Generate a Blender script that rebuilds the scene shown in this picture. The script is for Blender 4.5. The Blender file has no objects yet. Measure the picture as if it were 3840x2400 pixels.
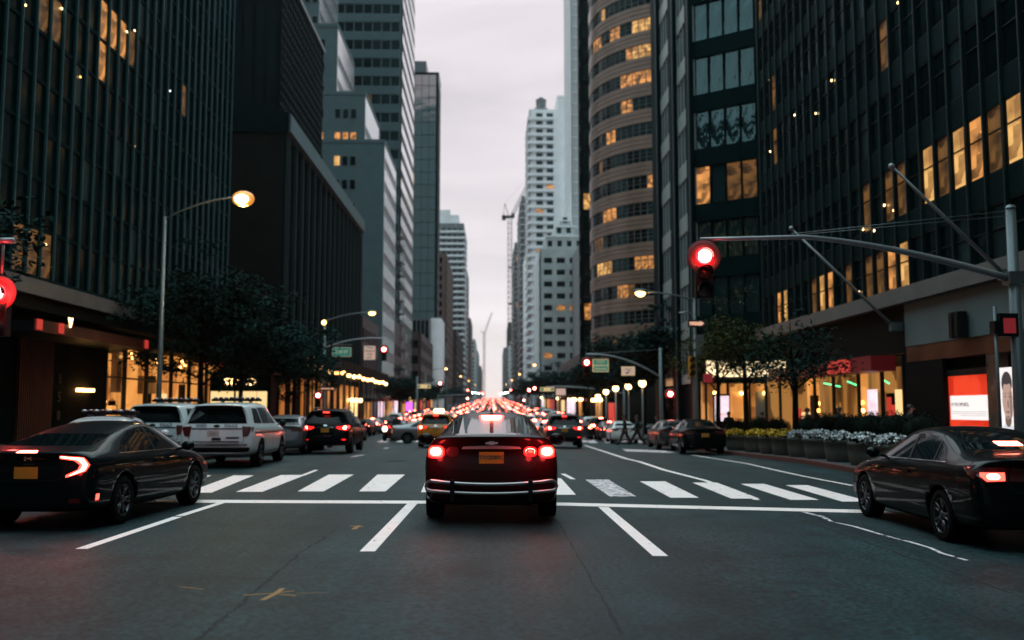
import bpy, bmesh, math, random
from mathutils import Vector, Matrix, Euler
from mathutils.bvhtree import BVHTree
from mathutils.geometry import delaunay_2d_cdt
R = math.radians
sc = bpy.context.scene
C = bpy.data.collections.new('street'); sc.collection.children.link(C)
random.seed(7)

# ---------------------------------------------------------------- camera
F, CX, CY = 2250.0, 1210.0, 756.25          # focal length and centre on a 2420 x 1512.5 frame
CAMZ = 1.6
cam_d = bpy.data.cameras.new('camera'); cam = bpy.data.objects.new('camera', cam_d); C.objects.link(cam)
cam_d.sensor_width = 36; cam_d.lens = F / 2420 * 36; cam_d.clip_end = 9000; cam_d.clip_start = .05
cam.location = (0, 0, CAMZ)
cam.rotation_euler = (R(90) + math.atan(209 / F), 0, -math.atan(45 / F))
cam_d.dof.use_dof = True; cam_d.dof.focus_distance = 13.5; cam_d.dof.aperture_fstop = .9
sc.camera = cam
CM = cam.rotation_euler.to_matrix()
def ray(x, y):
    return CM @ Vector(((x - CX) / F, (CY - y) / F, -1))
def P(x, y, Y):                               # world point at depth Y seen at (x, y)
    d = ray(x, y); return Vector((0, 0, CAMZ)) + d * (Y / d.y)
def PX(x, y, X):
    d = ray(x, y); return Vector((0, 0, CAMZ)) + d * (X / d.x)
def proj(p):
    q = CM.transposed() @ (Vector(p) - Vector((0, 0, CAMZ)))
    if q.z > -.01: return (-9999, -9999)
    return (CX + F * q.x / -q.z, CY - F * q.y / -q.z)

HP = [(-999, 0), (30, 0), (40, -.18), (50, -.36), (60, -.54), (80, -.68), (110, -.55), (150, -.1), (250, 1.3), (400, 3.4), (600, 6.2), (800, 9.0), (1000, 11.8), (1200, 14.0), (1450, 15.8), (9999, 15.8)]
def hill(Y):                                  # the avenue dips a little, then climbs
    for (a, b), (c, d) in zip(HP, HP[1:]):
        if Y <= c: return b + (d - b) * (Y - a) / (c - a)
def gz(X, Y): return .02 - (.018 * min(X, 8) if X > 0 else .002 * min(-X, 12)) + hill(Y)
def swz(Y): return .0 + hill(Y)              # top of both sidewalks
KR, KL, WR, WL = 9.7, -12.0, 14.5, -17.0      # kerb and facade lines

# ---------------------------------------------------------------- materials
M = {}
def mat(name, col, rough=.6, metal=0, spec=.5, var=0, vscale=4, bump=0, bscale=20, emit=None, est=1, coat=0, ecol2=None, escale=1.5, stretch=(1, 1, 1), coord='Object', ior=1.5, tint=None):
    m = bpy.data.materials.new(name); m.use_nodes = True
    nt = m.node_tree; N = nt.nodes; L = nt.links; b = N['Principled BSDF']
    b.inputs['Base Color'].default_value = (*col, 1); b.inputs['Roughness'].default_value = rough
    b.inputs['Metallic'].default_value = metal; b.inputs['Specular IOR Level'].default_value = spec
    b.inputs['IOR'].default_value = ior
    if tint: b.inputs['Specular Tint'].default_value = (*tint, 1)
    b.inputs['Coat Weight'].default_value = coat; b.inputs['Coat Roughness'].default_value = .04
    tc = None
    def mapping(st):
        nonlocal tc
        if tc is None: tc = N.new('ShaderNodeTexCoord')
        mp = N.new('ShaderNodeMapping'); mp.inputs['Scale'].default_value = st; L.new(tc.outputs[coord], mp.inputs[0]); return mp
    if var:
        n = N.new('ShaderNodeTexNoise'); n.inputs['Scale'].default_value = vscale; n.inputs['Detail'].default_value = 5
        L.new(mapping(stretch).outputs[0], n.inputs['Vector'])
        r = N.new('ShaderNodeMapRange'); r.inputs[1].default_value = .3; r.inputs[2].default_value = .7
        r.inputs[3].default_value = 1 - var; r.inputs[4].default_value = 1 + var
        L.new(n.outputs['Fac'], r.inputs[0])
        mx = N.new('ShaderNodeVectorMath'); mx.operation = 'SCALE'; mx.inputs[0].default_value = col
        L.new(r.outputs[0], mx.inputs['Scale']); L.new(mx.outputs[0], b.inputs['Base Color'])
        r2 = N.new('ShaderNodeMapRange'); r2.inputs[3].default_value = max(0, rough - var * .25); r2.inputs[4].default_value = min(1, rough + var * .25)
        L.new(n.outputs['Fac'], r2.inputs[0]); L.new(r2.outputs[0], b.inputs['Roughness'])
    if bump:
        n = N.new('ShaderNodeTexNoise'); n.inputs['Scale'].default_value = bscale; n.inputs['Detail'].default_value = 3
        L.new(mapping(stretch).outputs[0], n.inputs['Vector'])
        bp = N.new('ShaderNodeBump'); bp.inputs['Strength'].default_value = 1; bp.inputs['Distance'].default_value = bump
        L.new(n.outputs['Fac'], bp.inputs['Height']); L.new(bp.outputs[0], b.inputs['Normal'])
    if emit:
        b.inputs['Emission Color'].default_value = (*emit, 1); b.inputs['Emission Strength'].default_value = est
        if ecol2:
            n = N.new('ShaderNodeTexNoise'); n.inputs['Scale'].default_value = escale; n.inputs['Detail'].default_value = 3
            mpx = mapping(stretch); L.new(mpx.outputs[0], n.inputs['Vector'])
            vo = N.new('ShaderNodeTexVoronoi'); vo.distance = 'CHEBYCHEV'; vo.inputs['Scale'].default_value = escale * 1.7; L.new(mpx.outputs[0], vo.inputs['Vector'])
            sx_ = N.new('ShaderNodeSeparateColor'); L.new(vo.outputs['Color'], sx_.inputs[0]); ma = N.new('ShaderNodeMath'); ma.operation = 'MULTIPLY_ADD'; ma.inputs[1].default_value = .42
            ms = N.new('ShaderNodeMath'); ms.operation = 'MULTIPLY'; ms.inputs[1].default_value = .62; L.new(n.outputs['Fac'], ms.inputs[0]); L.new(sx_.outputs[0], ma.inputs[0]); L.new(ms.outputs[0], ma.inputs[2]); n = ma
            cr = N.new('ShaderNodeValToRGB'); cr.color_ramp.elements[0].position = .38; cr.color_ramp.elements[1].position = .62
            cr.color_ramp.elements[0].color = (*ecol2, 1); cr.color_ramp.elements[1].color = (*emit, 1)
            L.new(n.outputs[0], cr.inputs[0]); L.new(cr.outputs[0], b.inputs['Emission Color'])
    M[name] = m
    return m

mat('grey_stone', (.055, .10, .112), .8, var=.12, vscale=.6, bump=.01, bscale=3)
mat('white_panel', (.90, .92, .93), .16, .85, var=.05, vscale=.8)
mat('pale_concrete', (.80, .82, .84), .7, var=.08, vscale=.3)
mat('cream_stone', (.38, .42, .42), .8, var=.15, vscale=.3)
mat('brown_granite', (.17, .115, .085), .35, var=.12, vscale=.7, spec=.5, coat=.15)
mat('brown_brick', (.13, .075, .065), .85, var=.25, vscale=.5)
mat('dark_brick', (.055, .04, .042), .85, var=.25, vscale=.5)
mat('grey_brick', (.16, .17, .18), .85, var=.25, vscale=.5)
mat('bronze_dark', (.0012, .009, .010), .6, var=.2, vscale=.8, spec=0.04, tint=(.25, .95, 1))
mat('dark_wall', (.0010, .006, .0065), .7, var=.3, vscale=.5, spec=0.04, tint=(.25, .95, 1))
mat('dark_brown_wall', (.006, .006, .0055), .7, var=.3, vscale=.5, spec=0.05)
mat('teal_mullion', (.020, .060, .066), .45, spec=.4, tint=(.25, .95, 1))
mat('silver_mullion', (.28, .30, .31), .4, .3)
mat('ledge_stone', (.10, .088, .085), .7, var=.2, vscale=1)
mat('fascia_grey', (.09, .12, .125), .6, var=.1, vscale=.8)
mat('black_glass', (.0006, .006, .007), .1, spec=.28, bump=.02, bscale=.5, tint=(.25, .95, 1))
mat('tower_glass', (.012, .02, .022), .06, spec=.9, ior=3.6, bump=.12, bscale=.25, stretch=(.5, .5, 2))
mat('wavy_glass', (.010, .025, .027), .05, spec=.9, ior=1.95, bump=.15, bscale=.8, stretch=(1.6, 1.6, .45), tint=(.45, .95, 1))
mat('clear_glass', (.05, .07, .075), .06, spec=.9, ior=2.0, bump=.03, bscale=.4)
mat('pale_glass', (.42, .46, .48), .25, spec=.8)
mat('bar_chrome', (.36, .34, .35), .28, .9)
mat('silver_trim', (.62, .60, .62), .3, .4)
mat('grey_glass', (.014, .024, .026), .2, spec=.6, var=.3, vscale=.8, tint=(.25, .95, 1))
mat('blind_glass', (.09, .10, .10), .3, spec=.6, var=.3, vscale=1)
mat('lit_amber', (.2, .1, .04), .4, emit=(1, .40, .10), ecol2=(.12, .045, .012), est=.85, escale=1.2)
mat('lit_gold', (.2, .13, .05), .4, emit=(1, .55, .17), ecol2=(.30, .12, .03), est=.95, escale=.9)
mat('lit_dim', (.1, .05, .02), .3, emit=(.5, .22, .06), ecol2=(.05, .02, .01), est=.30, escale=1.5)
mat('lit_spot', (.02, .02, .02), .3, emit=(1, .75, .4), est=6)
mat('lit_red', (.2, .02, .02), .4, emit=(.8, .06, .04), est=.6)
mat('steel_grey', (.10, .125, .135), .45, .5, var=.1, vscale=3)
mat('steel_light', (.24, .26, .28), .4, .5, var=.1, vscale=3)
mat('dark_metal', (.006, .011, .012), .5, spec=.15)
mat('black_rubber', (.0035, .004, .0045), .9, var=.2, spec=.08)
mat('rim_silver', (.08, .09, .10), .3, .8)
mat('rim_dark', (.06, .065, .07), .35, .8)
mat('chrome', (.75, .75, .77), .12, 1)
mat('black_plastic', (.004, .006, .007), .5, spec=.15)
mat('lamp_amber', (.8, .5, .2), .4, emit=(1, .50, .14), est=150)
mat('lamp_warm', (.8, .6, .3), .4, emit=(1, .50, .15), est=9)
mat('halo_amber', (.6, .3, .1), .4, emit=(1, .38, .07), est=1.6)
mat('fin_glass', (.10, .16, .16), .12, spec=.9, ior=2.4, bump=.06, bscale=1.2)
mat('fin_spandrel', (.22, .27, .25), .35, spec=.6)
mat('lamp_globe', (.8, .6, .3), .4, emit=(1, .62, .26), est=8)
mat('lamp_white', (.8, .8, .7), .4, emit=(.95, 1, .9), est=4)
mat('signal_red', (.5, .02, .02), .3, emit=(1, .16, .10), est=30)
mat('signal_rim', (.5, .02, .02), .3, emit=(1, .02, .03), est=6)
mat('signal_off', (.03, .012, .01), .3)
mat('signal_yellow_case', (.45, .25, .02), .5)
mat('tail_hot', (.5, .02, .02), .3, emit=(1, .20, .12), est=30)
mat('tail_mid', (.5, .02, .02), .3, emit=(1, .045, .03), est=7)
mat('tail_glow', (.35, .01, .012), .25, emit=(1, .012, .012), est=2.6, coat=.5)
mat('tail_off', (.06, .004, .005), .3, coat=.4)
mat('red_lamp_far', (.5, .02, .02), .3, emit=(1, .085, .05), est=95)
mat('head_white', (.8, .8, .7), .3, emit=(1, .85, .6), est=7)
mat('clear_lamp', (.35, .35, .36), .15, .3, coat=.6)
mat('amber_spot', (.6, .3, .05), .3, emit=(1, .5, .1), est=4)
mat('plate_yellow', (.52, .22, .02), .5, var=.08, vscale=30)
mat('plate_white', (.55, .45, .42), .5)
mat('plate_ink', (.02, .02, .08), .5)
mat('paint_black', (.002, .004, .005), .4, spec=.02, coat=.30)
mat('paint_navy', (.001, .005, .007), .4, spec=.02, coat=.30)
mat('body_maroon', (.015, .0015, .003), .35, spec=.05, coat=.2)  # on the push bar sedan the red stands for its lamps' bloom
mat('paint_white', (.62, .66, .68), .3, coat=.6)
mat('paint_silver', (.15, .155, .17), .3, .5, coat=.6)
mat('paint_grey', (.014, .019, .022), .35, .2, coat=.35)
mat('paint_taxi', (.50, .17, .012), .3, coat=.6)
mat('car_glass', (.002, .005, .006), .05, spec=.16, ior=1.55)
mat('car_glass_rear', (.02, .023, .026), .03, spec=1, ior=3.0)
mat('stripe_blue', (.01, .03, .07), .4)
mat('sign_white', (.75, .62, .55), .5, emit=(.9, .55, .42), est=.35)
mat('sign_green', (.02, .16, .12), .5, emit=(.03, .22, .16), est=.5)
mat('sign_gold', (.6, .45, .2), .5, emit=(.85, .6, .3), est=.7)
mat('sign_ink', (.03, .03, .03), .6)
mat('sign_black', (.012, .012, .012), .6)
mat('sign_red', (.3, .02, .03), .5, emit=(.5, .04, .05), est=.25)
mat('one_way', (.8, .5, .4), .5, emit=(1, .5, .32), est=.7)
mat('leaf_dark', (.008, .030, .026), .9, var=.5, vscale=1.2, spec=.05)
mat('leaf_olive', (.050, .056, .018), .9, var=.5, vscale=1.2, spec=.05)
mat('bark', (.010, .009, .008), .95, var=.3, spec=.1)
mat('hedge', (.006, .012, .009), .9, var=.4, vscale=3, spec=.05)
mat('planter', (.075, .075, .066), .8, var=.15, vscale=4, bump=.004)
mat('soil', (.02, .015, .01), .9)
mat('flower_white', (.68, .70, .72), .6, var=.2, vscale=8)
mat('flower_yellow', (.75, .50, .02), .6, var=.2, vscale=8)
mat('skin', (.30, .17, .12), .5)
mat('cloth_black', (.012, .013, .016), .85)
mat('cloth_blue', (.03, .045, .07), .85)
mat('cloth_grey', (.05, .055, .06), .85)
mat('hair_dark', (.012, .009, .008), .6)
mat('red_screen', (.5, .02, .01), .3, emit=(1, .065, .022), ecol2=(.7, .03, .01), est=0.8, escale=1.0)
mat('white_screen', (.8, .8, .8), .3, emit=(1, .90, .86), est=0.85)
mat('pink_screen', (.8, .7, .8), .3, emit=(1, .86, .97), ecol2=(.95, .62, .75), est=1.0, escale=2.5)
mat('screen_grey', (.3, .3, .3), .4, emit=(.32, .30, .31), est=1)
mat('screen_dark', (.05, .05, .05), .4, emit=(.03, .03, .035), est=1)
mat('purple_screen', (.3, .05, .4), .4, emit=(.6, .1, .9), est=2)
mat('green_tube', (.1, .6, .3), .4, emit=(.1, 1, .35), est=2.5)
mat('red_canopy', (.16, .008, .014), .45, emit=(.5, .012, .02), est=.035)
mat('marble_brown', (.10, .06, .045), .25, var=.4, vscale=1.3, coat=.4)
mat('copper_panel', (.10, .035, .018), .4, .3, var=.4, vscale=1.2)
mat('shop_back', (.3, .2, .1), .6, emit=(1, .42, .10), ecol2=(.22, .07, .015), est=.7, escale=.9, stretch=(1, 1, .35))  # lamplight on the shop interiors put into the emission
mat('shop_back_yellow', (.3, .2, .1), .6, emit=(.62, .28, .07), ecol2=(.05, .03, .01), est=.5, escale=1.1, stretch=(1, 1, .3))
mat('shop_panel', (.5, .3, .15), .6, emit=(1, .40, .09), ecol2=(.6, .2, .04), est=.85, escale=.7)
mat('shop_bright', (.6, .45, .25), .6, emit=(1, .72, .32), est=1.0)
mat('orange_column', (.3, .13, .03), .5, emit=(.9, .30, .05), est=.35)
mat('utility_orange', (.34, .17, .06), .8)
mat('crack', (.010, .011, .012), .9)
mat('kerb_stone', (.13, .13, .13), .8, var=.2)
mat('kerb_red', (.10, .022, .016), .8, var=.2)

def noise_mix(name, c1, c2, scale, rough, rmin=.4, rmax=.6, fine=None, bump=0, bscale=60, spec=.5):
    m = bpy.data.materials.new(name); m.use_nodes = True; nt = m.node_tree; N = nt.nodes; L = nt.links; b = N['Principled BSDF']
    tc = N.new('ShaderNodeTexCoord')
    n = N.new('ShaderNodeTexNoise'); n.inputs['Scale'].default_value = scale; n.inputs['Detail'].default_value = 6; L.new(tc.outputs['Object'], n.inputs['Vector'])
    cr = N.new('ShaderNodeValToRGB'); cr.color_ramp.elements[0].position = rmin; cr.color_ramp.elements[1].position = rmax
    cr.color_ramp.elements[0].color = (*c1, 1); cr.color_ramp.elements[1].color = (*c2, 1); L.new(n.outputs['Fac'], cr.inputs[0])
    out = cr.outputs[0]
    if fine:
        f = N.new('ShaderNodeTexNoise'); f.inputs['Scale'].default_value = fine; f.inputs['Detail'].default_value = 4; L.new(tc.outputs['Object'], f.inputs['Vector'])
        r = N.new('ShaderNodeMapRange'); r.inputs[1].default_value = .35; r.inputs[2].default_value = .68; r.inputs[3].default_value = .35; r.inputs[4].default_value = 1.9
        L.new(f.outputs['Fac'], r.inputs[0])
        mx = N.new('ShaderNodeVectorMath'); mx.operation = 'SCALE'; L.new(out, mx.inputs[0]); L.new(r.outputs[0], mx.inputs['Scale']); out = mx.outputs[0]
    if name == 'asphalt':                                  # tyre-darkened lanes, long faint streaks and stains
        mp_ = N.new('ShaderNodeMapping'); mp_.inputs['Scale'].default_value = (.9, .035, 1); L.new(tc.outputs['Object'], mp_.inputs[0])
        f3 = N.new('ShaderNodeTexNoise'); f3.inputs['Scale'].default_value = 1.3; f3.inputs['Detail'].default_value = 6; f3.inputs['Roughness'].default_value = .6; L.new(mp_.outputs[0], f3.inputs['Vector'])
        r3 = N.new('ShaderNodeMapRange'); r3.inputs[1].default_value = .32; r3.inputs[2].default_value = .68; r3.inputs[3].default_value = .62; r3.inputs[4].default_value = 1.38; L.new(f3.outputs['Fac'], r3.inputs[0])
        f4 = N.new('ShaderNodeTexNoise'); f4.inputs['Scale'].default_value = .9; f4.inputs['Detail'].default_value = 8; f4.inputs['Roughness'].default_value = .7; L.new(tc.outputs['Object'], f4.inputs['Vector'])
        r4 = N.new('ShaderNodeMapRange'); r4.inputs[1].default_value = .36; r4.inputs[2].default_value = .5; r4.inputs[3].default_value = .55; r4.inputs[4].default_value = 1.05; L.new(f4.outputs['Fac'], r4.inputs[0])
        m3 = N.new('ShaderNodeMath'); m3.operation = 'MULTIPLY'; L.new(r3.outputs[0], m3.inputs[0]); L.new(r4.outputs[0], m3.inputs[1])
        mx3 = N.new('ShaderNodeVectorMath'); mx3.operation = 'SCALE'; L.new(out, mx3.inputs[0]); L.new(m3.outputs[0], mx3.inputs['Scale']); out = mx3.outputs[0]
    L.new(out, b.inputs['Base Color']); b.inputs['Roughness'].default_value = rough; b.inputs['Specular IOR Level'].default_value = spec
    if bump:
        f2 = N.new('ShaderNodeTexNoise'); f2.inputs['Scale'].default_value = bscale; L.new(tc.outputs['Object'], f2.inputs['Vector'])
        bp = N.new('ShaderNodeBump'); bp.inputs['Distance'].default_value = bump; L.new(f2.outputs['Fac'], bp.inputs['Height']); L.new(bp.outputs[0], b.inputs['Normal'])
    M[name] = m; return m
mat('lamp_core', (.8, .6, .3), .4, emit=(1, .72, .34), est=150)
mat('ring_a', (.5, .02, .02), .3, emit=(1, .22, .17), est=60)
mat('halo_b', (.5, .02, .02), .3, emit=(1, .045, .05), est=4)
mat('halo_c', (.4, .01, .01), .4, emit=(1, .012, .02), est=.9)
mat('halo_d', (.2, .01, .01), .5, emit=(1, .01, .018), est=.28)
mat('halo_orange', (.6, .3, .1), .4, emit=(1, .36, .06), est=.7)
noise_mix('asphalt', (.0055, .0165, .0195), (.0115, .029, .033), .35, .6, .35, .65, fine=20, bump=.004, bscale=45, spec=.14)
noise_mix('asphalt_patch', (.004, .011, .0125), (.008, .018, .020), .8, .6, .35, .65, fine=26, spec=.14)
noise_mix('sidewalk', (.016, .023, .025), (.030, .038, .040), .6, .7, .35, .65, fine=12)
# worn road paint: chips let the asphalt below show
m = noise_mix('road_paint', (.95, .75, .72), (1.0, .82, .79), 3, .6, .3, .6, fine=None)
def paint_wear(m, thr):
    nt = m.node_tree; N = nt.nodes; L = nt.links
    tc = [n for n in N if n.type == 'TEX_COORD'][0]
    n = N.new('ShaderNodeTexNoise'); n.inputs['Scale'].default_value = 7; n.inputs['Detail'].default_value = 8; n.inputs['Roughness'].default_value = .75; L.new(tc.outputs['Object'], n.inputs['Vector'])
    r = N.new('ShaderNodeMapRange'); r.inputs[1].default_value = thr; r.inputs[2].default_value = thr + .05; L.new(n.outputs['Fac'], r.inputs[0])
    L.new(r.outputs[0], N['Principled BSDF'].inputs['Alpha'])
paint_wear(m, .345)
m = noise_mix('road_paint_worn', (.60, .50, .52), (.80, .68, .70), 3, .6, .3, .6); paint_wear(m, .43)

# ---------------------------------------------------------------- mesh builder
class MB:
    def __init__(s): s.v = []; s.f = []; s.m = []; s.mats = []; s.sm = []
    def mi(s, name):
        if name not in s.mats: s.mats.append(name)
        return s.mats.index(name)
    def add(s, vs, fs, mt, smooth=False, T=None):
        o = len(s.v)
        for v in vs:
            v = Vector(v); s.v.append(T @ v if T is not None else v)
        k = s.mi(mt)
        for f in fs: s.f.append([i + o for i in f]); s.m.append(k); s.sm.append(smooth)
        return s
    def box(s, x0, x1, y0, y1, z0, z1, mt, T=None):
        vs = [(x0, y0, z0), (x1, y0, z0), (x1, y1, z0), (x0, y1, z0), (x0, y0, z1), (x1, y0, z1), (x1, y1, z1), (x0, y1, z1)]
        return s.add(vs, [(3, 2, 1, 0), (4, 5, 6, 7), (0, 1, 5, 4), (1, 2, 6, 5), (2, 3, 7, 6), (3, 0, 4, 7)], mt, T=T)
    def tube(s, pts, r, mt, n=8, caps=True, T=None, smooth=True):
        pts = [Vector(p) for p in pts]; rr = r if isinstance(r, (list, tuple)) else [r] * len(pts)
        vs = []; fs = []; up = None
        for i, p in enumerate(pts):
            d = (pts[min(i + 1, len(pts) - 1)] - pts[max(i - 1, 0)]).normalized()
            if up is None: up = Vector((0, 0, 1)) if abs(d.z) < .9 else Vector((1, 0, 0))
            a = d.cross(up).normalized(); b = a.cross(d).normalized(); up = b
            for k in range(n):
                t = 2 * math.pi * k / n; vs.append(p + (a * math.cos(t) + b * math.sin(t)) * rr[i])
        for i in range(len(pts) - 1):
            for k in range(n):
                fs.append((i * n + k, i * n + (k + 1) % n, (i + 1) * n + (k + 1) % n, (i + 1) * n + k))
        if caps: fs.append(tuple(range(n))[::-1]); fs.append(tuple(range((len(pts) - 1) * n, len(pts) * n)))
        return s.add(vs, fs, mt, smooth, T)
    def lathe(s, prof, mt, n=16, T=None, smooth=True):   # (r, z) profile round z
        vs = []; fs = []
        for r, z in prof:
            for k in range(n):
                t = 2 * math.pi * k / n; vs.append((r * math.cos(t), r * math.sin(t), z))
        for i in range(len(prof) - 1):
            for k in range(n): fs.append((i * n + k, i * n + (k + 1) % n, (i + 1) * n + (k + 1) % n, (i + 1) * n + k))
        return s.add(vs, fs, mt, smooth, T)
    def ball(s, c, r, mt, n=12, sc3=(1, 1, 1)):
        prof = [(math.sin(math.pi * i / (n // 2)) * r, -math.cos(math.pi * i / (n // 2)) * r) for i in range(n // 2 + 1)]
        return s.lathe(prof, mt, n, T=Matrix.Translation(c) @ Matrix.Diagonal((*sc3, 1)))
    def prism(s, poly, h0, h1, mt, T=None):  # poly in xz, extruded along y
        n = len(poly); vs = [(x, h0, z) for x, z in poly] + [(x, h1, z) for x, z in poly]
        fs = [tuple(range(n)), tuple(range(n, 2 * n))[::-1]] + [(i, (i + 1) % n, n + (i + 1) % n, n + i) for i in range(n)]
        return s.add(vs, fs, mt, T=T)
    def text(s, body, size, mt, T, ext=.004, align='CENTER'):
        cu = bpy.data.curves.new('t', 'FONT'); cu.body = body; cu.size = size; cu.extrude = ext; cu.align_x = align; cu.align_y = 'CENTER'; cu.resolution_u = 2
        ob = bpy.data.objects.new('t', cu); me = bpy.data.meshes.new_from_object(ob)
        s.add([v.co for v in me.vertices], [tuple(p.vertices) for p in me.polygons], mt, T=T)
        bpy.data.objects.remove(ob); bpy.data.curves.remove(cu); bpy.data.meshes.remove(me); return s
    def mesh(s, name):
        me = bpy.data.meshes.new(name); me.from_pydata([tuple(v) for v in s.v], [], s.f)
        for q in s.mats: me.materials.append(M[q])
        me.polygons.foreach_set('material_index', s.m); me.polygons.foreach_set('use_smooth', s.sm); me.update()
        return me
    def build(s, name, parent=None, loc=None):
        return link(name, s.mesh(name), parent, loc)
def link(name, me, parent=None, loc=None):
    o = bpy.data.objects.new(name, me); C.objects.link(o)
    if parent is not None: o.parent = parent
    if loc is not None: o.location = loc
    return o
XZ = Matrix(((1, 0, 0, 0), (0, 0, -1, 0), (0, 1, 0, 0), (0, 0, 0, 1)))    # text plane facing -Y
def tag(o, label=None, cat=None, group=None, kind=None):
    if label: o['label'] = label
    if cat: o['category'] = cat
    if group: o['group'] = group
    if kind: o['kind'] = kind
    return o
def thing(name, label, cat, loc=(0, 0, 0), rz=0, group=None):
    o = bpy.data.objects.new(name, None); C.objects.link(o); o.location = loc; o.rotation_euler = (0, 0, rz); o.empty_display_size = .3
    return tag(o, label, cat, group)
def copy_tree(o, loc=None, rz=None, label=None, group=None, scale=None, parent=None):
    c = o.copy(); C.objects.link(c)
    if parent is not None: c.parent = parent
    if loc is not None: c.location = loc
    if rz is not None: c.rotation_euler = (0, 0, rz)
    if scale is not None: c.scale = (scale,) * 3 if not isinstance(scale, tuple) else scale
    if label: c['label'] = label
    if group: c['group'] = group
    for ch in list(o.children): copy_tree(ch, parent=c)
    return c
def struct(o): o['kind'] = 'structure'; return o
# ---------------------------------------------------------------- world
w = bpy.data.worlds.new('World'); sc.world = w; w.use_nodes = True
N = w.node_tree.nodes; L = w.node_tree.links; bg = N['Background']
tc = N.new('ShaderNodeTexCoord'); sep = N.new('ShaderNodeSeparateXYZ'); L.new(tc.outputs['Generated'], sep.inputs[0])
sky = N.new('ShaderNodeTexSky'); sky.sky_type = 'NISHITA'; sky.sun_disc = False; sky.sun_elevation = R(4); sky.sun_rotation = R(-60)
cr = N.new('ShaderNodeValToRGB'); L.new(sep.outputs['Z'], cr.inputs[0])
e = cr.color_ramp.elements; e[0].position = 0; e[0].color = (1.15, .98, .92, 1); e[1].position = 1; e[1].color = (3.3, 4.5, 4.7, 1)
for p, c in ((.045, (1.0, .90, .92)), (.12, (.84, .77, .81)), (.40, (.80, .735, .775)), (.6, (1.5, 2.1, 2.25))):
    q = e.new(p); q.color = (*c, 1)
mp = N.new('ShaderNodeMapping'); mp.inputs['Scale'].default_value = (1.6, 1.6, 7); L.new(tc.outputs['Generated'], mp.inputs[0])
ns = N.new('ShaderNodeTexNoise'); ns.inputs['Scale'].default_value = 2.1; ns.inputs['Detail'].default_value = 5; ns.inputs['Distortion'].default_value = .6; L.new(mp.outputs[0], ns.inputs['Vector'])
mr = N.new('ShaderNodeMapRange'); mr.inputs[1].default_value = .3; mr.inputs[2].default_value = .7; mr.inputs[3].default_value = .85; mr.inputs[4].default_value = 1.1; L.new(ns.outputs['Fac'], mr.inputs[0])
dr = N.new('ShaderNodeMapRange'); dr.inputs[1].default_value = -1; dr.inputs[2].default_value = 1; dr.inputs[3].default_value = .34; dr.inputs[4].default_value = 1.0; L.new(sep.outputs['Y'], dr.inputs[0])
m1 = N.new('ShaderNodeMath'); m1.operation = 'MULTIPLY'; L.new(mr.outputs[0], m1.inputs[0]); L.new(dr.outputs[0], m1.inputs[1])
v1 = N.new('ShaderNodeVectorMath'); v1.operation = 'SCALE'; L.new(cr.outputs[0], v1.inputs[0]); L.new(m1.outputs[0], v1.inputs['Scale'])
v2 = N.new('ShaderNodeVectorMath'); v2.operation = 'MULTIPLY_ADD'; v2.inputs[1].default_value = (.02, .02, .02); L.new(sky.outputs[0], v2.inputs[0]); L.new(v1.outputs[0], v2.inputs[2])
L.new(v2.outputs[0], bg.inputs['Color']); bg.inputs['Strength'].default_value = 1.0
sun = bpy.data.lights.new('sun', 'SUN'); sun.energy = .25; sun.angle = R(40); sun.color = (1, .93, .88)
so = bpy.data.objects.new('sun', sun); C.objects.link(so); so.rotation_euler = Vector((.35, -1, -.9)).to_track_quat('-Z', 'Y').to_euler()
sc.view_settings.view_transform = 'Standard'; sc.view_settings.look = 'None'; sc.view_settings.exposure = 0; sc.view_settings.gamma = 1
sc.cycles.use_denoising = True; sc.cycles.sample_clamp_indirect = 4; sc.cycles.max_bounces = 6; sc.cycles.transparent_max_bounces = 6

def lamp(name, loc, col, power, size=.1, parent=None, typ='POINT', spot=None, aim=None):
    l = bpy.data.lights.new(name, typ); l.energy = power; l.color = col; l.shadow_soft_size = size
    o = bpy.data.objects.new(name, l); C.objects.link(o); o.location = loc
    if spot: l.spot_size = R(spot); l.spot_blend = .6
    if aim: o.rotation_euler = Vector(aim).to_track_quat('-Z', 'Y').to_euler()
    if parent is not None: o.parent = parent
    return o

# ---------------------------------------------------------------- ground sheets
ys = [-60, -20] + list(range(0, 260, 10)) + list(range(260, 1000, 20)) + list(range(1000, 1500, 50)) + [1800, 2500, 4500]
xs = [-900, -200, -60, -20, -8, 0, 8, 20, 60, 200, 900]
vs = [(x, y, gz(x, y)) for y in ys for x in xs]; n = len(xs)
fs = [(j * n + i, j * n + i + 1, (j + 1) * n + i + 1, (j + 1) * n + i) for j in range(len(ys) - 1) for i in range(n - 1)]
g = MB().add(vs, fs, 'asphalt', True).build('road'); struct(g)
def strip(name, x0, x1, ranges, dz, mt, kerb=None):
    s = MB()
    for a, b in ranges:
        yy = sorted({a, b} | {q for q in range(-60, 1500, 10) if a < q < b})
        v = []; 
        for y in yy: v += [(x0, y, gz(x0, y) - .3), (x0, y, swz(y) + dz), (x1, y, swz(y) + dz), (x1, y, gz(x1, y) - .3)]
        f = []
        for j in range(len(yy) - 1):
            o = j * 4
            for k in range(3): f.append((o + k, o + k + 1, o + 4 + k + 1, o + 4 + k))
        f += [(0, 1, 2, 3), tuple(len(v) - 4 + k for k in (3, 2, 1, 0))]
        s.add(v, f, mt)
    return struct(s.build(name))
blocksR = [(-30, 12), (24, 62), (72, 128), (142, 210), (224, 292), (306, 520), (534, 800), (814, 1500)]
blocksL = [(-30, 12), (24, 62), (74, 128), (142, 210), (224, 292), (306, 520), (534, 800), (814, 1500)]
strip('sidewalk_right', KR + .18, 60, blocksR, 0, 'sidewalk')
strip('sidewalk_left', -60, KL - .18, blocksL, 0, 'sidewalk')
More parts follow.
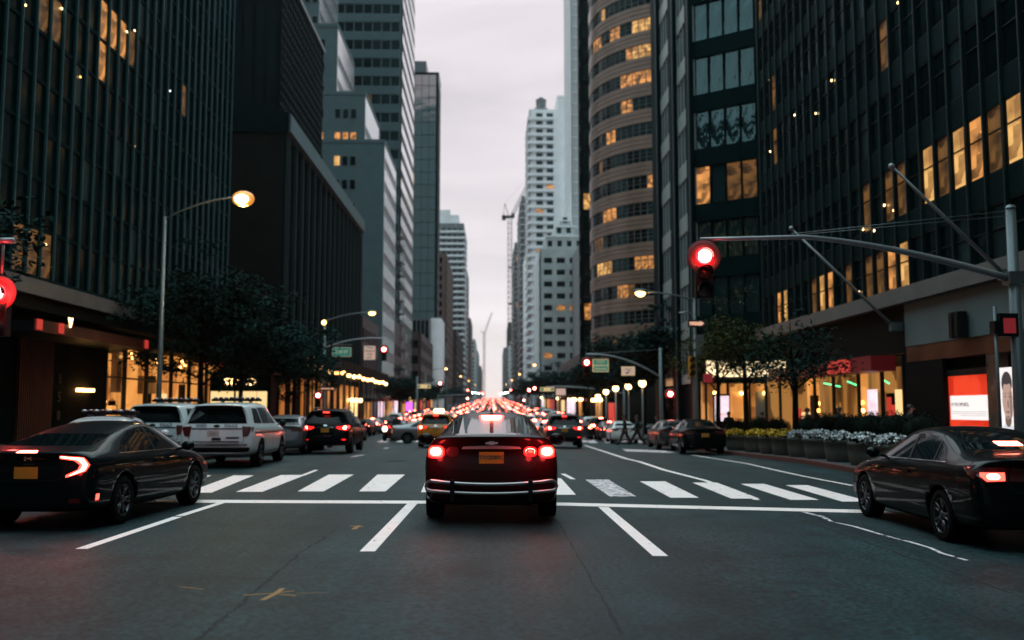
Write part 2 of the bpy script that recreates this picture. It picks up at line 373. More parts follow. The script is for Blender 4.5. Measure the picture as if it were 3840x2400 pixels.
strip('kerb_right', KR, KR + .18, blocksR[2:], .012, 'kerb_stone')
strip('kerb_red', KR, KR + .18, blocksR[:2], .012, 'kerb_red')
strip('kerb_left', KL - .18, KL, blocksL, .012, 'kerb_stone')

# ---------------------------------------------------------------- road markings (sheets 4 mm above the road)
def quadmark(s, c, mt, h=.006, nx=6, ny=6):      # c: four (X, Y) corners, in order
    a, b, c2, d = [Vector(p) for p in c]
    cuts = [i / nx for i in range(nx + 1)]
    v = []; 
    for j in range(ny + 1):
        p = a.lerp(d, j / ny); q = b.lerp(c2, j / ny)
        for t in cuts:
            r = p.lerp(q, t); v.append((r.x, r.y, gz(r.x, r.y) + h))
    f = [(j * (nx + 1) + i, j * (nx + 1) + i + 1, (j + 1) * (nx + 1) + i + 1, (j + 1) * (nx + 1) + i) for j in range(ny) for i in range(nx)]
    s.add(v, f, mt)
def gp(x, y, it=4):                               # road point seen at (x, y)
    z = 0.0
    for _ in range(it):
        d = ray(x, y); t = (z - CAMZ) / d.z; X, Y = d.x * t, d.y * t; z = gz(X, Y)
    return (X, Y)
def polymark(s, pts, w, mt, h=.005):
    pts = [Vector(p) for p in pts]; v = []; f = []
    if not isinstance(w, list): w = [w] * len(pts)
    q2 = [pts[0]]; w2 = [w[0]]                      # short steps, so the paint follows the dip of the road
    for i in range(len(pts) - 1):
        n = max(1, int((pts[i + 1] - pts[i]).length / .5))
        for k in range(1, n + 1): q2.append(pts[i].lerp(pts[i + 1], k / n)); w2.append(w[i] + (w[i + 1] - w[i]) * k / n)
    pts, w = q2, w2
    for i, p in enumerate(pts):
        d = (pts[min(i + 1, len(pts) - 1)] - pts[max(i - 1, 0)]).normalized(); nrm = Vector((-d.y, d.x)) * (w[i] if isinstance(w, list) else w) / 2
        for q in (p + nrm, p - nrm): v.append((q.x, q.y, gz(q.x, q.y) + h))
    for i in range(len(pts) - 1): f.append((2 * i, 2 * i + 1, 2 * i + 3, 2 * i + 2))
    s.add(v, f, mt)
# stop line
s = MB(); L0 = gp(380, 1185); R0 = gp(2030, 1209)
sk = (R0[1] - L0[1]) / (R0[0] - L0[0])
def sline(X, off): return (X, L0[1] + sk * (X - L0[0]) + off)
quadmark(s, [sline(-6.6, -.26), sline(6.5, -.26), sline(6.5, .26), sline(-6.6, .26)], 'road_paint', nx=24)
struct(s.build('stop_line'))
# zebra crossing
s = MB()
bars = []
for (bx0, bx1, by, tx0, tx1, ty, worn) in ((330, 390, 1165, 440, 500, 1124, 0), (440, 500, 1165, 552, 600, 1124, 0), (557, 620, 1163, 664, 722, 1123, 0), (703, 765, 1162, 777, 836, 1122, 0), (848, 911, 1162, 892, 957, 1122, 0),
    (995, 1058, 1164, 1012, 1070, 1124, 0), (1140, 1200, 1166, 1140, 1195, 1127, 0), (1296, 1361, 1170, 1268, 1326, 1131, 0), (1441, 1504, 1174, 1383, 1438, 1134, 1), (1585, 1652, 1177, 1512, 1572, 1138, 0), (1728, 1795, 1179, 1636, 1694, 1141, 0),
    (1868, 1936, 1182, 1750, 1806, 1144, 0), (1990, 2056, 1186, 1856, 1908, 1147, 0)):
    quadmark(s, [gp(bx0, by), gp(bx1, by), gp(tx1, ty), gp(tx0, ty)], 'road_paint_worn' if worn else 'road_paint')
struct(s.build('zebra_crossing'))
s = MB()
polymark(s, [gp(192, 1298), gp(420, 1222)], .14, 'road_paint'); polymark(s, [gp(424, 1220), gp(522, 1189)], .14, 'road_paint')
polymark(s, [gp(868, 1304), gp(975, 1190)], .17, 'road_paint'); polymark(s, [gp(1561, 1315), gp(1426, 1199)], .17, 'road_paint')
polymark(s, [gp(715, 1124), gp(748, 1111)], .12, 'road_paint'); polymark(s, [gp(1330, 1120), gp(1355, 1133)], .12, 'road_paint')
polymark(s, [gp(1382, 1051), gp(1480, 1084), gp(1570, 1111), gp(1667, 1136), gp(1790, 1182)], [.14, .16, .17, .15, .11], 'road_paint')
polymark(s, [gp(x, y) for x, y in ((1585, 1067), (1700, 1085), (1827, 1110), (1900, 1126), (2015, 1148))], .11, 'road_paint')
random.seed(3)
pp = [(1900, 1211), (1945, 1222), (1965, 1233), (2020, 1245), (2090, 1266), (2150, 1281), (2200, 1296), (2225, 1308), (2285, 1325)]
polymark(s, [gp(*q) for q in pp], [.10, .09, .05, .07, .06, .07, .05, .06, .05], 'road_paint_worn')
for (x, y, x2, y2) in ((832, 1080, 858, 1075), (908, 1060, 918, 1057)): polymark(s, [gp(x, y), gp(x2, y2)], .16, 'road_paint_worn')
struct(s.build('lane_lines'))
# second crossing, further on
s = MB()
for x in [890 + 44 * i for i in range(12)] + [1393, 1432, 1465, 1500]:
    if x < 1380: quadmark(s, [gp(x, 1044), gp(x + 22, 1044), gp(x + 30 + (1165 - x) * .06, 1036), gp(x + 8 + (1165 - x) * .06, 1036)], 'road_paint_worn')
    else: quadmark(s, [gp(x, 1046), gp(x + 20, 1046), gp(x + 8, 1037), gp(x - 10, 1037)], 'road_paint_worn')
quadmark(s, [gp(1385, 1033), gp(1640, 1037), gp(1640, 1033), gp(1385, 1029)], 'road_paint_worn')
quadmark(s, [gp(1480, 1066), gp(1600, 1070), gp(1570, 1064), gp(1470, 1060)], 'road_paint_worn')
struct(s.build('far_crossing'))
# crack and spray marks
s = MB(); random.seed(5)
cp = [(790, 1252), (750, 1283), (715, 1303), (680, 1332), (648, 1362), (600, 1398), (575, 1426), (540, 1452), (505, 1480), (470, 1512), (430, 1560)]
pts = []
for a, b in zip(cp, cp[1:]):
    for t in range(6): pts.append((a[0] + (b[0] - a[0]) * t / 6 + random.uniform(-4, 4), a[1] + (b[1] - a[1]) * t / 6 + random.uniform(-1.5, 1.5)))
polymark(s, [gp(*q) for q in pts], [random.uniform(.008, .05) for _ in pts], 'crack', h=.004)
for pl_, w_ in (([(1165 + (1480 - 1165) * t, 970 + (1512 - 970) * t) for t in (.42, .55, .7, .85, 1.0)], .03), ([(1165 + (2700 - 1165) * t, 970 + (1512 - 970) * t) for t in (.5, .6, .7, .85)], .025)):
    pts = []
    for a, b in zip(pl_, pl_[1:]):
        for t in range(7): pts.append((a[0] + (b[0] - a[0]) * t / 7 + random.uniform(-3, 3), a[1] + (b[1] - a[1]) * t / 7))
    polymark(s, [gp(*q) for q in pts], [w_ * random.uniform(.3, 1.3) for _ in pts], 'crack', h=.004)
struct(s.build('road_crack'))
s = MB(); quadmark(s, [(-1.1, 24.5), (1.1, 24.4), (1.1, 31), (-1.1, 31)], 'asphalt_patch', h=.004)
struct(s.build('road_patch'))
for mx_, my_ in ((-2.9, 29.2),):
    MB().lathe([(0, gz(mx_, my_) + .006), (.29, gz(mx_, my_) + .006), (.30, gz(mx_, my_) + .002), (.34, gz(mx_, my_) + .005)], 'crack', 28, Matrix.Translation((mx_, my_, 0))).build('manhole_cover')['kind'] = 'structure'
s = MB()
for pl, wd in (([(575, 1408), (640, 1404), (700, 1409)], .028), ([(620, 1420), (650, 1405), (668, 1392)], .05), ([(655, 1402), (696, 1398)], .03), ([(425, 1388), (480, 1394)], .018), ([(828, 1244), (858, 1246)], .05), ([(836, 1252), (848, 1243)], .07), ([(700, 1404), (776, 1402)], .012)):
    polymark(s, [gp(*q) for q in pl], wd, 'utility_orange', h=.006)
struct(s.build('spray_marks'))
# ---------------------------------------------------------------- vehicles
def lerp_tab(tab, z):
    if z <= tab[0][0]: return tab[0][1]
    for (a, b), (c, d) in zip(tab, tab[1:]):
        if z <= c: return b + (d - b) * (z - a) / (c - a)
    return tab[-1][1]
def body_mesh(st, rear, front, axles, rw, paint, lvl=2, arches=True, name='body'):
    """lofted closed body; st rows: y, zb, wm, zsh, wsh, zr, wr, zt"""
    ring = []
    for (y, zb, wm, zs, ws, zr, wr, zt) in st:
        h = zs - zb
        ring.append([(0, zb), (.75 * wm, zb), (wm - .035, zb + .05), (wm - .005, zb + .30 * h), (wm, zb + .62 * h), (wm - .012, zs - .07), (ws, zs), ((ws + wr) / 2 + .012, (zs + zr) / 2), (wr, zr), (wr * .86, zr + (zt - zr) * .55), (wr * .5, zt - .008), (0, zt)])
    K = len(ring[0]); v = []; idx = []
    for i, (s, r) in enumerate(zip(st, ring)):
        row = []
        for k in range(K):
            x, z = r[k]; dy = 0
            if i == 0: dy = lerp_tab(rear, z)
            if i == len(st) - 1: dy = lerp_tab(front, z)
            cv = .06 if i in (0, len(st) - 1) else 0   # plan curvature of the end caps
            sg = 1 if i == 0 else -1
            row.append((len(v), None if k in (0, K - 1) else len(v) + 1))
            v.append((x, s[0] + dy + sg * cv * (x / 1.0) ** 2, z))
            if k not in (0, K - 1): v.append((-x, s[0] + dy + sg * cv * x * x, z))
        idx.append(row)
    f = []
    def R_(i, k): return idx[i][k][0]
    def L_(i, k): return idx[i][k][1] if idx[i][k][1] is not None else idx[i][k][0]
    for i in range(len(st) - 1):
        for k in range(K - 1):
            f.append((R_(i, k), R_(i, k + 1), R_(i + 1, k + 1), R_(i + 1, k)))
            f.append((L_(i, k + 1), L_(i, k), L_(i + 1, k), L_(i + 1, k + 1)))
    for i, sg in ((0, 1), (len(st) - 1, -1)):
        cen = []
        for k in range(K):
            if k in (0, K - 1): cen.append(R_(i, k)); continue
            x, z = ring[i][k]; dy = lerp_tab(rear if i == 0 else front, z)
            cen.append(len(v)); v.append((0, st[i][0] + dy, z))
        for k in range(K - 1):
            a = [R_(i, k), cen[k], cen[k + 1], R_(i, k + 1)]; b = [cen[k], L_(i, k), L_(i, k + 1), cen[k + 1]]
            for q in (a, b):
                u = []
                for t in q:
                    if t not in u: u.append(t)
                if len(u) > 2: f.append(tuple(u if sg > 0 else u[::-1]))
    me = bpy.data.meshes.new(name); me.from_pydata(v, [], f)
    for q in (paint, 'black_rubber'): me.materials.append(M[q])
    bm = bmesh.new(); bm.from_mesh(me); bmesh.ops.recalc_face_normals(bm, faces=bm.faces); bm.to_mesh(me); bm.free()
    ob = bpy.data.objects.new('tmp', me); C.objects.link(ob)
    md = ob.modifiers.new('s', 'SUBSURF'); md.levels = lvl; md.render_levels = lvl
    cut = None
    if arches:
        mb = MB(); wmax = max(s[2] for s in st)
        for ay in axles:
            for sg in (-1, 1):
                x0, x1 = sorted((sg * (wmax - .30), sg * (wmax + .2)))
                T = Matrix.Translation((x0, ay, rw)) @ Matrix.Rotation(R(90), 4, 'Y')
                n = 28; rr = rw + .055
                vv = [(rr * math.cos(2 * math.pi * k / n), rr * math.sin(2 * math.pi * k / n), z) for z in (0, x1 - x0) for k in range(n)]
                mb.add(vv, [tuple(range(n))[::-1], tuple(range(n, 2 * n))] + [(k, (k + 1) % n, n + (k + 1) % n, n + k) for k in range(n)], 'black_rubber', T=T)
        cm = bpy.data.meshes.new('cut'); cm.from_pydata([tuple(q) for q in mb.v], [], mb.f); cm.materials.append(M[paint]); cm.materials.append(M['black_rubber'])
        cm.polygons.foreach_set('material_index', [1] * len(mb.f))
        cut = bpy.data.objects.new('cut', cm); C.objects.link(cut)
        md = ob.modifiers.new('b', 'BOOLEAN'); md.operation = 'DIFFERENCE'; md.object = cut; md.solver = 'EXACT'
    dg = bpy.context.evaluated_depsgraph_get(); dg.update()
    out = bpy.data.meshes.new_from_object(ob.evaluated_get(dg)); out.name = name
    for p in out.polygons: p.use_smooth = p.material_index == 0
    # raycast surface without arches
    if cut: ob.modifiers.remove(ob.modifiers['b'])
    dg = bpy.context.evaluated_depsgraph_get(); dg.update()
    em = ob.evaluated_get(dg).to_mesh(); bvh = BVHTree.FromPolygons([q.co.copy() for q in em.vertices], [tuple(p.vertices) for p in em.polygons])
    bpy.data.objects.remove(ob)
    if cut: bpy.data.objects.remove(cut)
    return out, bvh
AX = {'rear': (lambda a, b: Vector((a, -3, b)), Vector((0, 1, 0))), 'front': (lambda a, b: Vector((a, 9, b)), Vector((0, -1, 0))),
      'right': (lambda a, b: Vector((3, a, b)), Vector((-1, 0, 0))), 'left': (lambda a, b: Vector((-3, a, b)), Vector((1, 0, 0))),
      'top': (lambda a, b: Vector((a, b, 4)), Vector((0, 0, -1)))}
def patch(mb, bvh, poly, ax, mt, off=.006, step=.07, rim=True):
    """lay a polygon onto the body along an axis, as a thin raised panel"""
    org, d = AX[ax]; pv = [Vector(p) for p in poly]; pts = []
    for a, b in zip(pv, pv[1:] + pv[:1]):
        n = max(1, int((b - a).length / step))
        for i in range(n): pts.append(a.lerp(b, i / n))
    nb = len(pts); ed = [(i, (i + 1) % nb) for i in range(nb)]
    x0 = min(p.x for p in pts); x1 = max(p.x for p in pts); y0 = min(p.y for p in pts); y1 = max(p.y for p in pts)
    for i in range(1, int((x1 - x0) / step)):
        for j in range(1, int((y1 - y0) / step)): pts.append(Vector((x0 + i * step, y0 + j * step)))
    vs, es, fs, *_ = delaunay_2d_cdt([p.to_2d() for p in pts], ed, [list(range(nb))], 1, 1e-6)
    out = []; nrm = []
    for p in vs:
        h = bvh.ray_cast(org(p.x, p.y), d)
        if h[0] is None:
            o = org(p.x, p.y); c = Vector((0, 2.3, .8)); q = bvh.find_nearest(o + d * 2.6 if ax in ('left', 'right') else o + d * 3.1)
            out.append(Vector(q[0]) - d * off)
        else: out.append(h[0] - d * off)
    fs = [tuple(f) for f in fs]
    n0 = len(out); allv = out + [q + d * (off + .01) for q in out]; ff = list(fs)
    if rim:
        cnt = {}
        for f in fs:
            for a, b in zip(f, f[1:] + f[:1]): cnt[(a, b)] = 1
        for (a, b) in cnt:
            if (b, a) not in cnt: ff.append((b, a, a + n0, b + n0))
    k0 = len(mb.f); mb.add(allv if rim else out, ff, mt, smooth=True)
    for i in range(k0 + len(fs), len(mb.f)): mb.sm[i] = False
    if rim:                                             # own vertices for the rim, so the top shades smoothly
        base = len(mb.v) - len(allv)
        for i in range(k0 + len(fs), len(mb.f)):
            nf = []
            for j in mb.f[i]: mb.v.append(mb.v[j].copy()); nf.append(len(mb.v) - 1)
            mb.f[i] = nf
def gaps(root, bvh, items, name='panel_gap'):
    for pts, ax in items:
        s = MB(); seam(s, bvh, pts, ax); s.build(name, root)
def rpoly(cx, cz, rx, rz, n=16, p=.75):
    o = []
    for i in range(n):
        t = 2 * math.pi * i / n; c, s_ = math.cos(t), math.sin(t)
        o.append((cx + rx * math.copysign(abs(c) ** p, c), cz + rz * math.copysign(abs(s_) ** p, s_)))
    return o
def wheel_meshes(r, w, style, dark=False):
    t = MB(); T = Matrix.Rotation(R(90), 4, 'Y')   # axis along x, outer face at +x
    t.lathe([(r * .62, -w / 2), (r * .93, -w / 2), (r, -w / 2 + .03), (r, w / 2 - .03), (r * .93, w / 2), (r * .66, w / 2 - .005), (r * .62, w / 2 - .03)], 'black_rubber', 32, T)
    m = MB(); rm = 'rim_dark' if dark else 'rim_silver'
    m.lathe([(r * .68, w / 2 - .012), (r * .65, w / 2 + .002), (r * .62, w / 2 - .01), (r * .60, -w / 2 + .03)], rm, 32, T)
    m.lathe([(r * .61, 0.0), (.001, 0.0)], 'black_plastic', 24, T)
    for k in range(style):
        for s_ in ((-1, 1) if style < 8 else (0,)):
            a = 2 * math.pi * k / style + s_ * .16
            p0 = Vector((w / 2 - .035, .05 * math.cos(a), .05 * math.sin(a))); a2 = a + s_ * .04
            p1 = Vector((w / 2 - .012, r * .63 * math.cos(a2), r * .63 * math.sin(a2)))
            m.tube([p0, p1], [.022, .014], rm, 6)
    m.lathe([(.07, w / 2 - .05), (.065, w / 2 - .015), (.001, w / 2 - .008)], rm, 12, T)
    return t.mesh('wheel'), m.mesh('rim')
def add_wheels(root, axles, r, hw, w=.22, style=5, dark=False):
    tm, rmh = wheel_meshes(r, w, style, dark)
    for ay in axles:
        for sg in (-1, 1):
            o = link('wheel', tm, root, (sg * (hw - w / 2), ay, r))
            if sg < 0: o.rotation_euler = (0, 0, math.pi)
            link('rim', rmh, o)
def sym(poly): return [(-x, z) for x, z in poly][::-1]
def plate(root, bvh, x, z, wd, ht, mt, txt=None, name='licence_plate'):
    h = bvh.ray_cast(Vector((x, -3, z)), Vector((0, 1, 0))); y = (h[0].y if h[0] else 0) - .02
    s = MB().box(x - wd / 2, x + wd / 2, y - .008, y, z - ht / 2, z + ht / 2, mt)
    if txt: s.text(txt, ht * .50, 'plate_ink', Matrix.Translation((x, y - .012, z)) @ XZ, .002)
    return s.build(name, root)
def mirror(root, x, y, z, paint, w=.24, h=.16):
    for sg in (-1, 1):
        s = MB().ball((sg * (x + w / 2 + .03), y, z), .5, paint, 12, (w, .16, h))
        s.tube([(sg * (x - .06), y + .02, z - .06), (sg * (x + .07), y + .01, z - .03)], .022, 'black_plastic', 6)
        s.build('mirror', root)
def seam(mb, bvh, pts, ax, wd=.012):
    for a, b in zip(pts, pts[1:]):
        a = Vector(a); b = Vector(b); n = Vector((-(b - a).y, (b - a).x)).normalized() * wd / 2
        patch(mb, bvh, [a - n, b - n, b + n, a + n], ax, 'black_plastic', off=.002, rim=False, step=.1)

# --- dark sedan with push bar (main subject); lamp glow put into its body colour
def malibu():
    st = [(.00, .30, .84, .96, .81, 1.12, .75, 1.17), (.08, .26, .89, .97, .86, 1.15, .78, 1.205), (.45, .22, .918, .98, .875, 1.14, .78, 1.20), (.78, .20, .925, .98, .885, 1.14, .76, 1.20), (.95, .20, .927, .98, .885, 1.17, .71, 1.22),
          (1.6, .18, .927, .965, .885, 1.38, .575, 1.455), (2.2, .18, .927, .96, .88, 1.43, .58, 1.51), (2.8, .18, .927, .95, .88, 1.38, .58, 1.465), (3.6, .18, .925, .94, .87, 1.0, .72, 1.06),
          (4.1, .19, .91, .88, .84, .93, .70, .985), (4.55, .22, .88, .78, .78, .82, .62, .87), (4.78, .28, .78, .64, .66, .69, .5, .72)]
    me, bvh = body_mesh(st, [(.28, .05), (.5, 0), (.75, .02), (.95, .09), (1.02, .06), (1.17, -.02)], [(.3, 0), (.5, .06), (.72, -.02)], (1.02, 3.76), .335, 'body_maroon')
    r = thing('sedan', 'dark sedan with a chrome push bar, body reddened by its brake light glow, middle lane', 'car')
    link('body', me, r)
    s = MB(); patch(s, bvh, [(-.64, 1.215), (.64, 1.215), (.54, 1.43), (.46, 1.478), (.28, 1.499), (-.28, 1.499), (-.46, 1.478), (-.54, 1.43)], 'rear', 'car_glass_rear', .004); s.build('rear_window', r)
    for ax in ('left', 'right'):
        s = MB(); patch(s, bvh, [(1.35, 1.02), (3.45, 1.0), (3.15, 1.17), (2.7, 1.34), (2.2, 1.37), (1.75, 1.33)], ax, 'car_glass', .004); s.build('side_window', r)
    s = MB(); patch(s, bvh, [(-.66, 1.07), (.66, 1.07), (.52, 1.38), (-.52, 1.38)], 'front', 'car_glass', .004); s.build('windshield', r)
    # lamps: an outer pair wrapping the corners and an inner pair on the lid
    for sg in (1, -1):
        f = (lambda q: q) if sg > 0 else sym
        s = MB(); patch(s, bvh, f(rpoly(.75, .963, .125, .088)), 'rear', 'tail_glow', .012, step=.05)
        o = s.build('tail_light', r)
        k = MB(); patch(k, bvh, f(rpoly(.745, .965, .10, .072)), 'rear', 'tail_mid', .020, step=.04); patch(k, bvh, f(rpoly(.745, .968, .070, .052)), 'rear', 'tail_hot', .028, step=.04); k.build('bulb', o)  # nested patches step the emission down to paint a halo
        s = MB(); patch(s, bvh, f(rpoly(.52, .963, .088, .068)), 'rear', 'tail_glow' if sg > 0 else 'tail_off', .012)
        o = s.build('tail_light', r)
        if sg > 0:
            k = MB(); patch(k, bvh, rpoly(.52, .965, .062, .042), 'rear', 'tail_hot', .02, step=.04)
            patch(k, bvh, [(.49, .955), (.55, .95), (.55, .98), (.49, .98)], 'rear', 'tail_mid', .026); k.build('bulb', o)
    s = MB()
    patch(s, bvh, rpoly(0, 1.415, .19, .030, 20, .5), 'rear', 'tail_mid', .010, step=.05); patch(s, bvh, rpoly(0, 1.415, .155, .018, 20, .5), 'rear', 'tail_hot', .016, step=.05); s.build('brake_light', r)
    s = MB(); patch(s, bvh, [(-.40, 1.00), (.40, 1.00), (.38, 1.03), (.05, 1.045), (-.05, 1.045), (-.38, 1.03)], 'rear', 'silver_trim', .022); s.build('chrome_trim', r)
    y0 = bvh.ray_cast(Vector((0, -3, 1.085)), Vector((0, 1, 0)))[0].y - .02
    s = MB().prism([(-.085, 1.068), (-.035, 1.068), (-.03, 1.058), (.035, 1.058), (.04, 1.068), (.075, 1.068), (.09, 1.092), (.038, 1.092), (.033, 1.104), (-.03, 1.104), (-.035, 1.092), (-.07, 1.092)], y0 - .012, y0 + .01, 'silver_trim'); s.build('badge', r)
    plate(r, bvh, 0, .885, .33, .155, 'plate_yellow', 'T712787C')
    gaps(r, bvh, [([(-.62, 1.04), (-.60, .82), (-.5, .735), (.5, .735), (.60, .82), (.62, 1.04)], 'rear')], 'lid_gap')
    for ax in ('left', 'right'):
        gaps(r, bvh, [([(1.45, 1.0), (1.4, .7), (1.75, .35)], ax), ([(2.35, .98), (2.35, .3)], ax), ([(3.4, .98), (3.35, .35)], ax)])
    s = MB(); patch(s, bvh, [(-.72, .28), (.72, .28), (.66, .36), (-.66, .36)], 'rear', 'black_plastic', .01); s.build('bumper_insert', r)
    # push bar: closed chrome loop with two black clamps
    yb = -.11; s = MB()
    pts = []
    for i in range(17):
        t = -1 + 2 * i / 16; pts.append((t * .80, yb + .05 * t * t, .545 + .045 * t * t))
    low = [(t[0], t[1], .425 + .035 * (t[0] / .8) ** 2) for t in pts][::-1]
    e1 = [(.85, yb + .07, .565), (.865, yb + .08, .52), (.85, yb + .07, .475)]; e2 = [(-x, y, z) for x, y, z in e1][::-1]
    loop = pts + e1 + low + e2; loop.append(loop[0])
    s.tube(loop, .024, 'bar_chrome', 10, caps=False); s.build('push_bar', r)
    for sg in (-1, 1):
        MB().box(sg * .515 - .028, sg * .515 + .028, yb - .035, .12, .33, .60, 'black_plastic').build('push_bar_clamp', r)
    for x in (-.10, .0, .10): pass
    s = MB().prism([(-.03, 0), (.03, 0), (.012, .055), (-.012, .05)], 0, .14, 'body_maroon'); s.build('antenna', r, (0, 1.85, 1.488))
    mirror(r, .91, 3.0, 1.04, 'body_maroon', .27, .20)
    add_wheels(r, (1.02, 3.76), .335, .915, .235)
    for sg in (-1, 1): lamp('tail_lamp_glow', (sg * .72, -.12, .97), (1, .04, .04), 6, .05, r)
    lamp('tail_lamp_glow', (.52, -.12, .97), (1, .04, .04), 4, .04, r)
    return r
# --- fastback sedan with bracket shaped lamps
def civic():
    st = [(.00, .30, .80, .90, .76, .985, .66, 1.02), (.12, .25, .87, .93, .83, 1.02, .70, 1.06), (.45, .22, .89, .95, .84, 1.05, .70, 1.10), (.95, .20, .90, .95, .84, 1.15, .63, 1.20),
          (1.6, .18, .90, .94, .84, 1.29, .57, 1.345), (2.2, .17, .90, .93, .83, 1.365, .55, 1.425), (2.75, .17, .90, .92, .83, 1.33, .56, 1.40), (3.55, .18, .90, .91, .83, .98, .68, 1.02),
          (4.0, .19, .89, .86, .80, .90, .66, .94), (4.45, .22, .85, .74, .72, .78, .58, .82), (4.65, .28, .74, .60, .6, .66, .45, .68)]
    me, bvh = body_mesh(st, [(.28, .06), (.45, 0), (.7, .02), (.9, .10), (1.02, .03)], [(.3, 0), (.5, .05), (.7, -.02)], (.98, 3.68), .335, 'paint_navy')
    r = thing('sedan', 'black fastback sedan with bracket shaped red tail lights at the left', 'car')
    link('body', me, r)
    s = MB(); patch(s, bvh, [(-.60, 1.095), (.60, 1.095), (.54, 1.25), (.47, 1.365), (-.47, 1.365), (-.54, 1.25)], 'rear', 'car_glass', .004); s.build('rear_window', r)
    for ax in ('left', 'right'):
        s = MB(); patch(s, bvh, [(.95, .985), (3.42, .965), (3.1, 1.13), (2.72, 1.285), (2.2, 1.325), (1.7, 1.27), (1.25, 1.13)], ax, 'car_glass', .004)
        patch(s, bvh, [(2.12, .98), (2.18, .98), (2.24, 1.32), (2.18, 1.32)], ax, 'black_plastic', .008, rim=False); s.build('side_window', r)
        s = MB(); patch(s, bvh, [(.93, .972), (3.45, .95), (3.45, .964), (.93, .985)], ax, 'chrome', .006, rim=False); s.build('window_trim', r)
        s = MB(); patch(s, bvh, [(2.0, .80), (2.22, .80), (2.22, .83), (2.0, .83)], ax, 'paint_navy', .03); s.build('door_handle', r)
        s = MB(); patch(s, bvh, [(3.0, .80), (3.22, .80), (3.22, .83), (3.0, .83)], ax, 'paint_navy', .03); s.build('door_handle', r)
        gaps(r, bvh, [([(1.25, .96), (1.3, .72), (1.6, .45), (1.62, .3)], ax), ([(2.25, .95), (2.3, .3)], ax), ([(3.3, .94), (3.25, .35)], ax)])
        s = MB(); patch(s, bvh, [(.20, .40), (.26, .40), (.26, .48), (.20, .48)], ax, 'tail_mid', .01); s.build('side_reflector', r)
    for sg in (1, -1):
        f = (lambda q: q) if sg > 0 else sym; ax = 'right' if sg > 0 else 'left'
        s = MB(); patch(s, bvh, f([(.42, .975), (.72, .955), (.80, .86), (.76, .78), (.52, .70), (.52, .73), (.66, .80), (.68, .86), (.60, .915), (.42, .94)]), 'rear', 'tail_mid', .014, step=.035)
        o = s.build('tail_light', r)
        k = MB(); patch(k, bvh, f([(.44, .968), (.71, .945), (.775, .86), (.745, .79), (.56, .72), (.70, .80), (.725, .86), (.65, .925), (.44, .955)]), 'rear', 'tail_hot', .024, step=.03)
        k.build('bulb', o)
        patch_s = MB(); patch(patch_s, bvh, f([(.56, .37), (.72, .37), (.70, .43), (.58, .43)]), 'rear', 'tail_off', .01); patch_s.build('rear_reflector', r)
    s = MB(); patch(s, bvh, [(-.13, 1.02), (.13, 1.02), (.11, 1.045), (-.11, 1.045)], 'rear', 'tail_hot', .03); s.build('brake_light', r)
    plate(r, bvh, 0, .76, .31, .15, 'plate_yellow')
    s = MB(); patch(s, bvh, [(-.07, .86), (.07, .86), (.06, .875), (-.06, .875)], 'rear', 'chrome', .02); patch(s, bvh, [(-.05, .915), (-.03, .915), (-.03, .965), (-.05, .965)], 'rear', 'chrome', .015); patch(s, bvh, [(.03, .915), (.05, .915), (.05, .965), (.03, .965)], 'rear', 'chrome', .015); patch(s, bvh, [(-.03, .932), (.03, .932), (.03, .945), (-.03, .945)], 'rear', 'chrome', .013); s.build('badge', r)
    s = MB(); seam(s, bvh, [(-.5, .95), (-.48, .72), (-.4, .66), (.4, .66), (.48, .72), (.5, .95)], 'rear'); s.build('lid_gap', r)
    mirror(r, .86, 3.02, 1.0, 'paint_navy', .22, .15)
    add_wheels(r, (.98, 3.68), .33, .89, .22, 5)
    lamp('tail_lamp_glow', (.65, -.12, .84), (1, .04, .04), 4, .05, r)
    return r
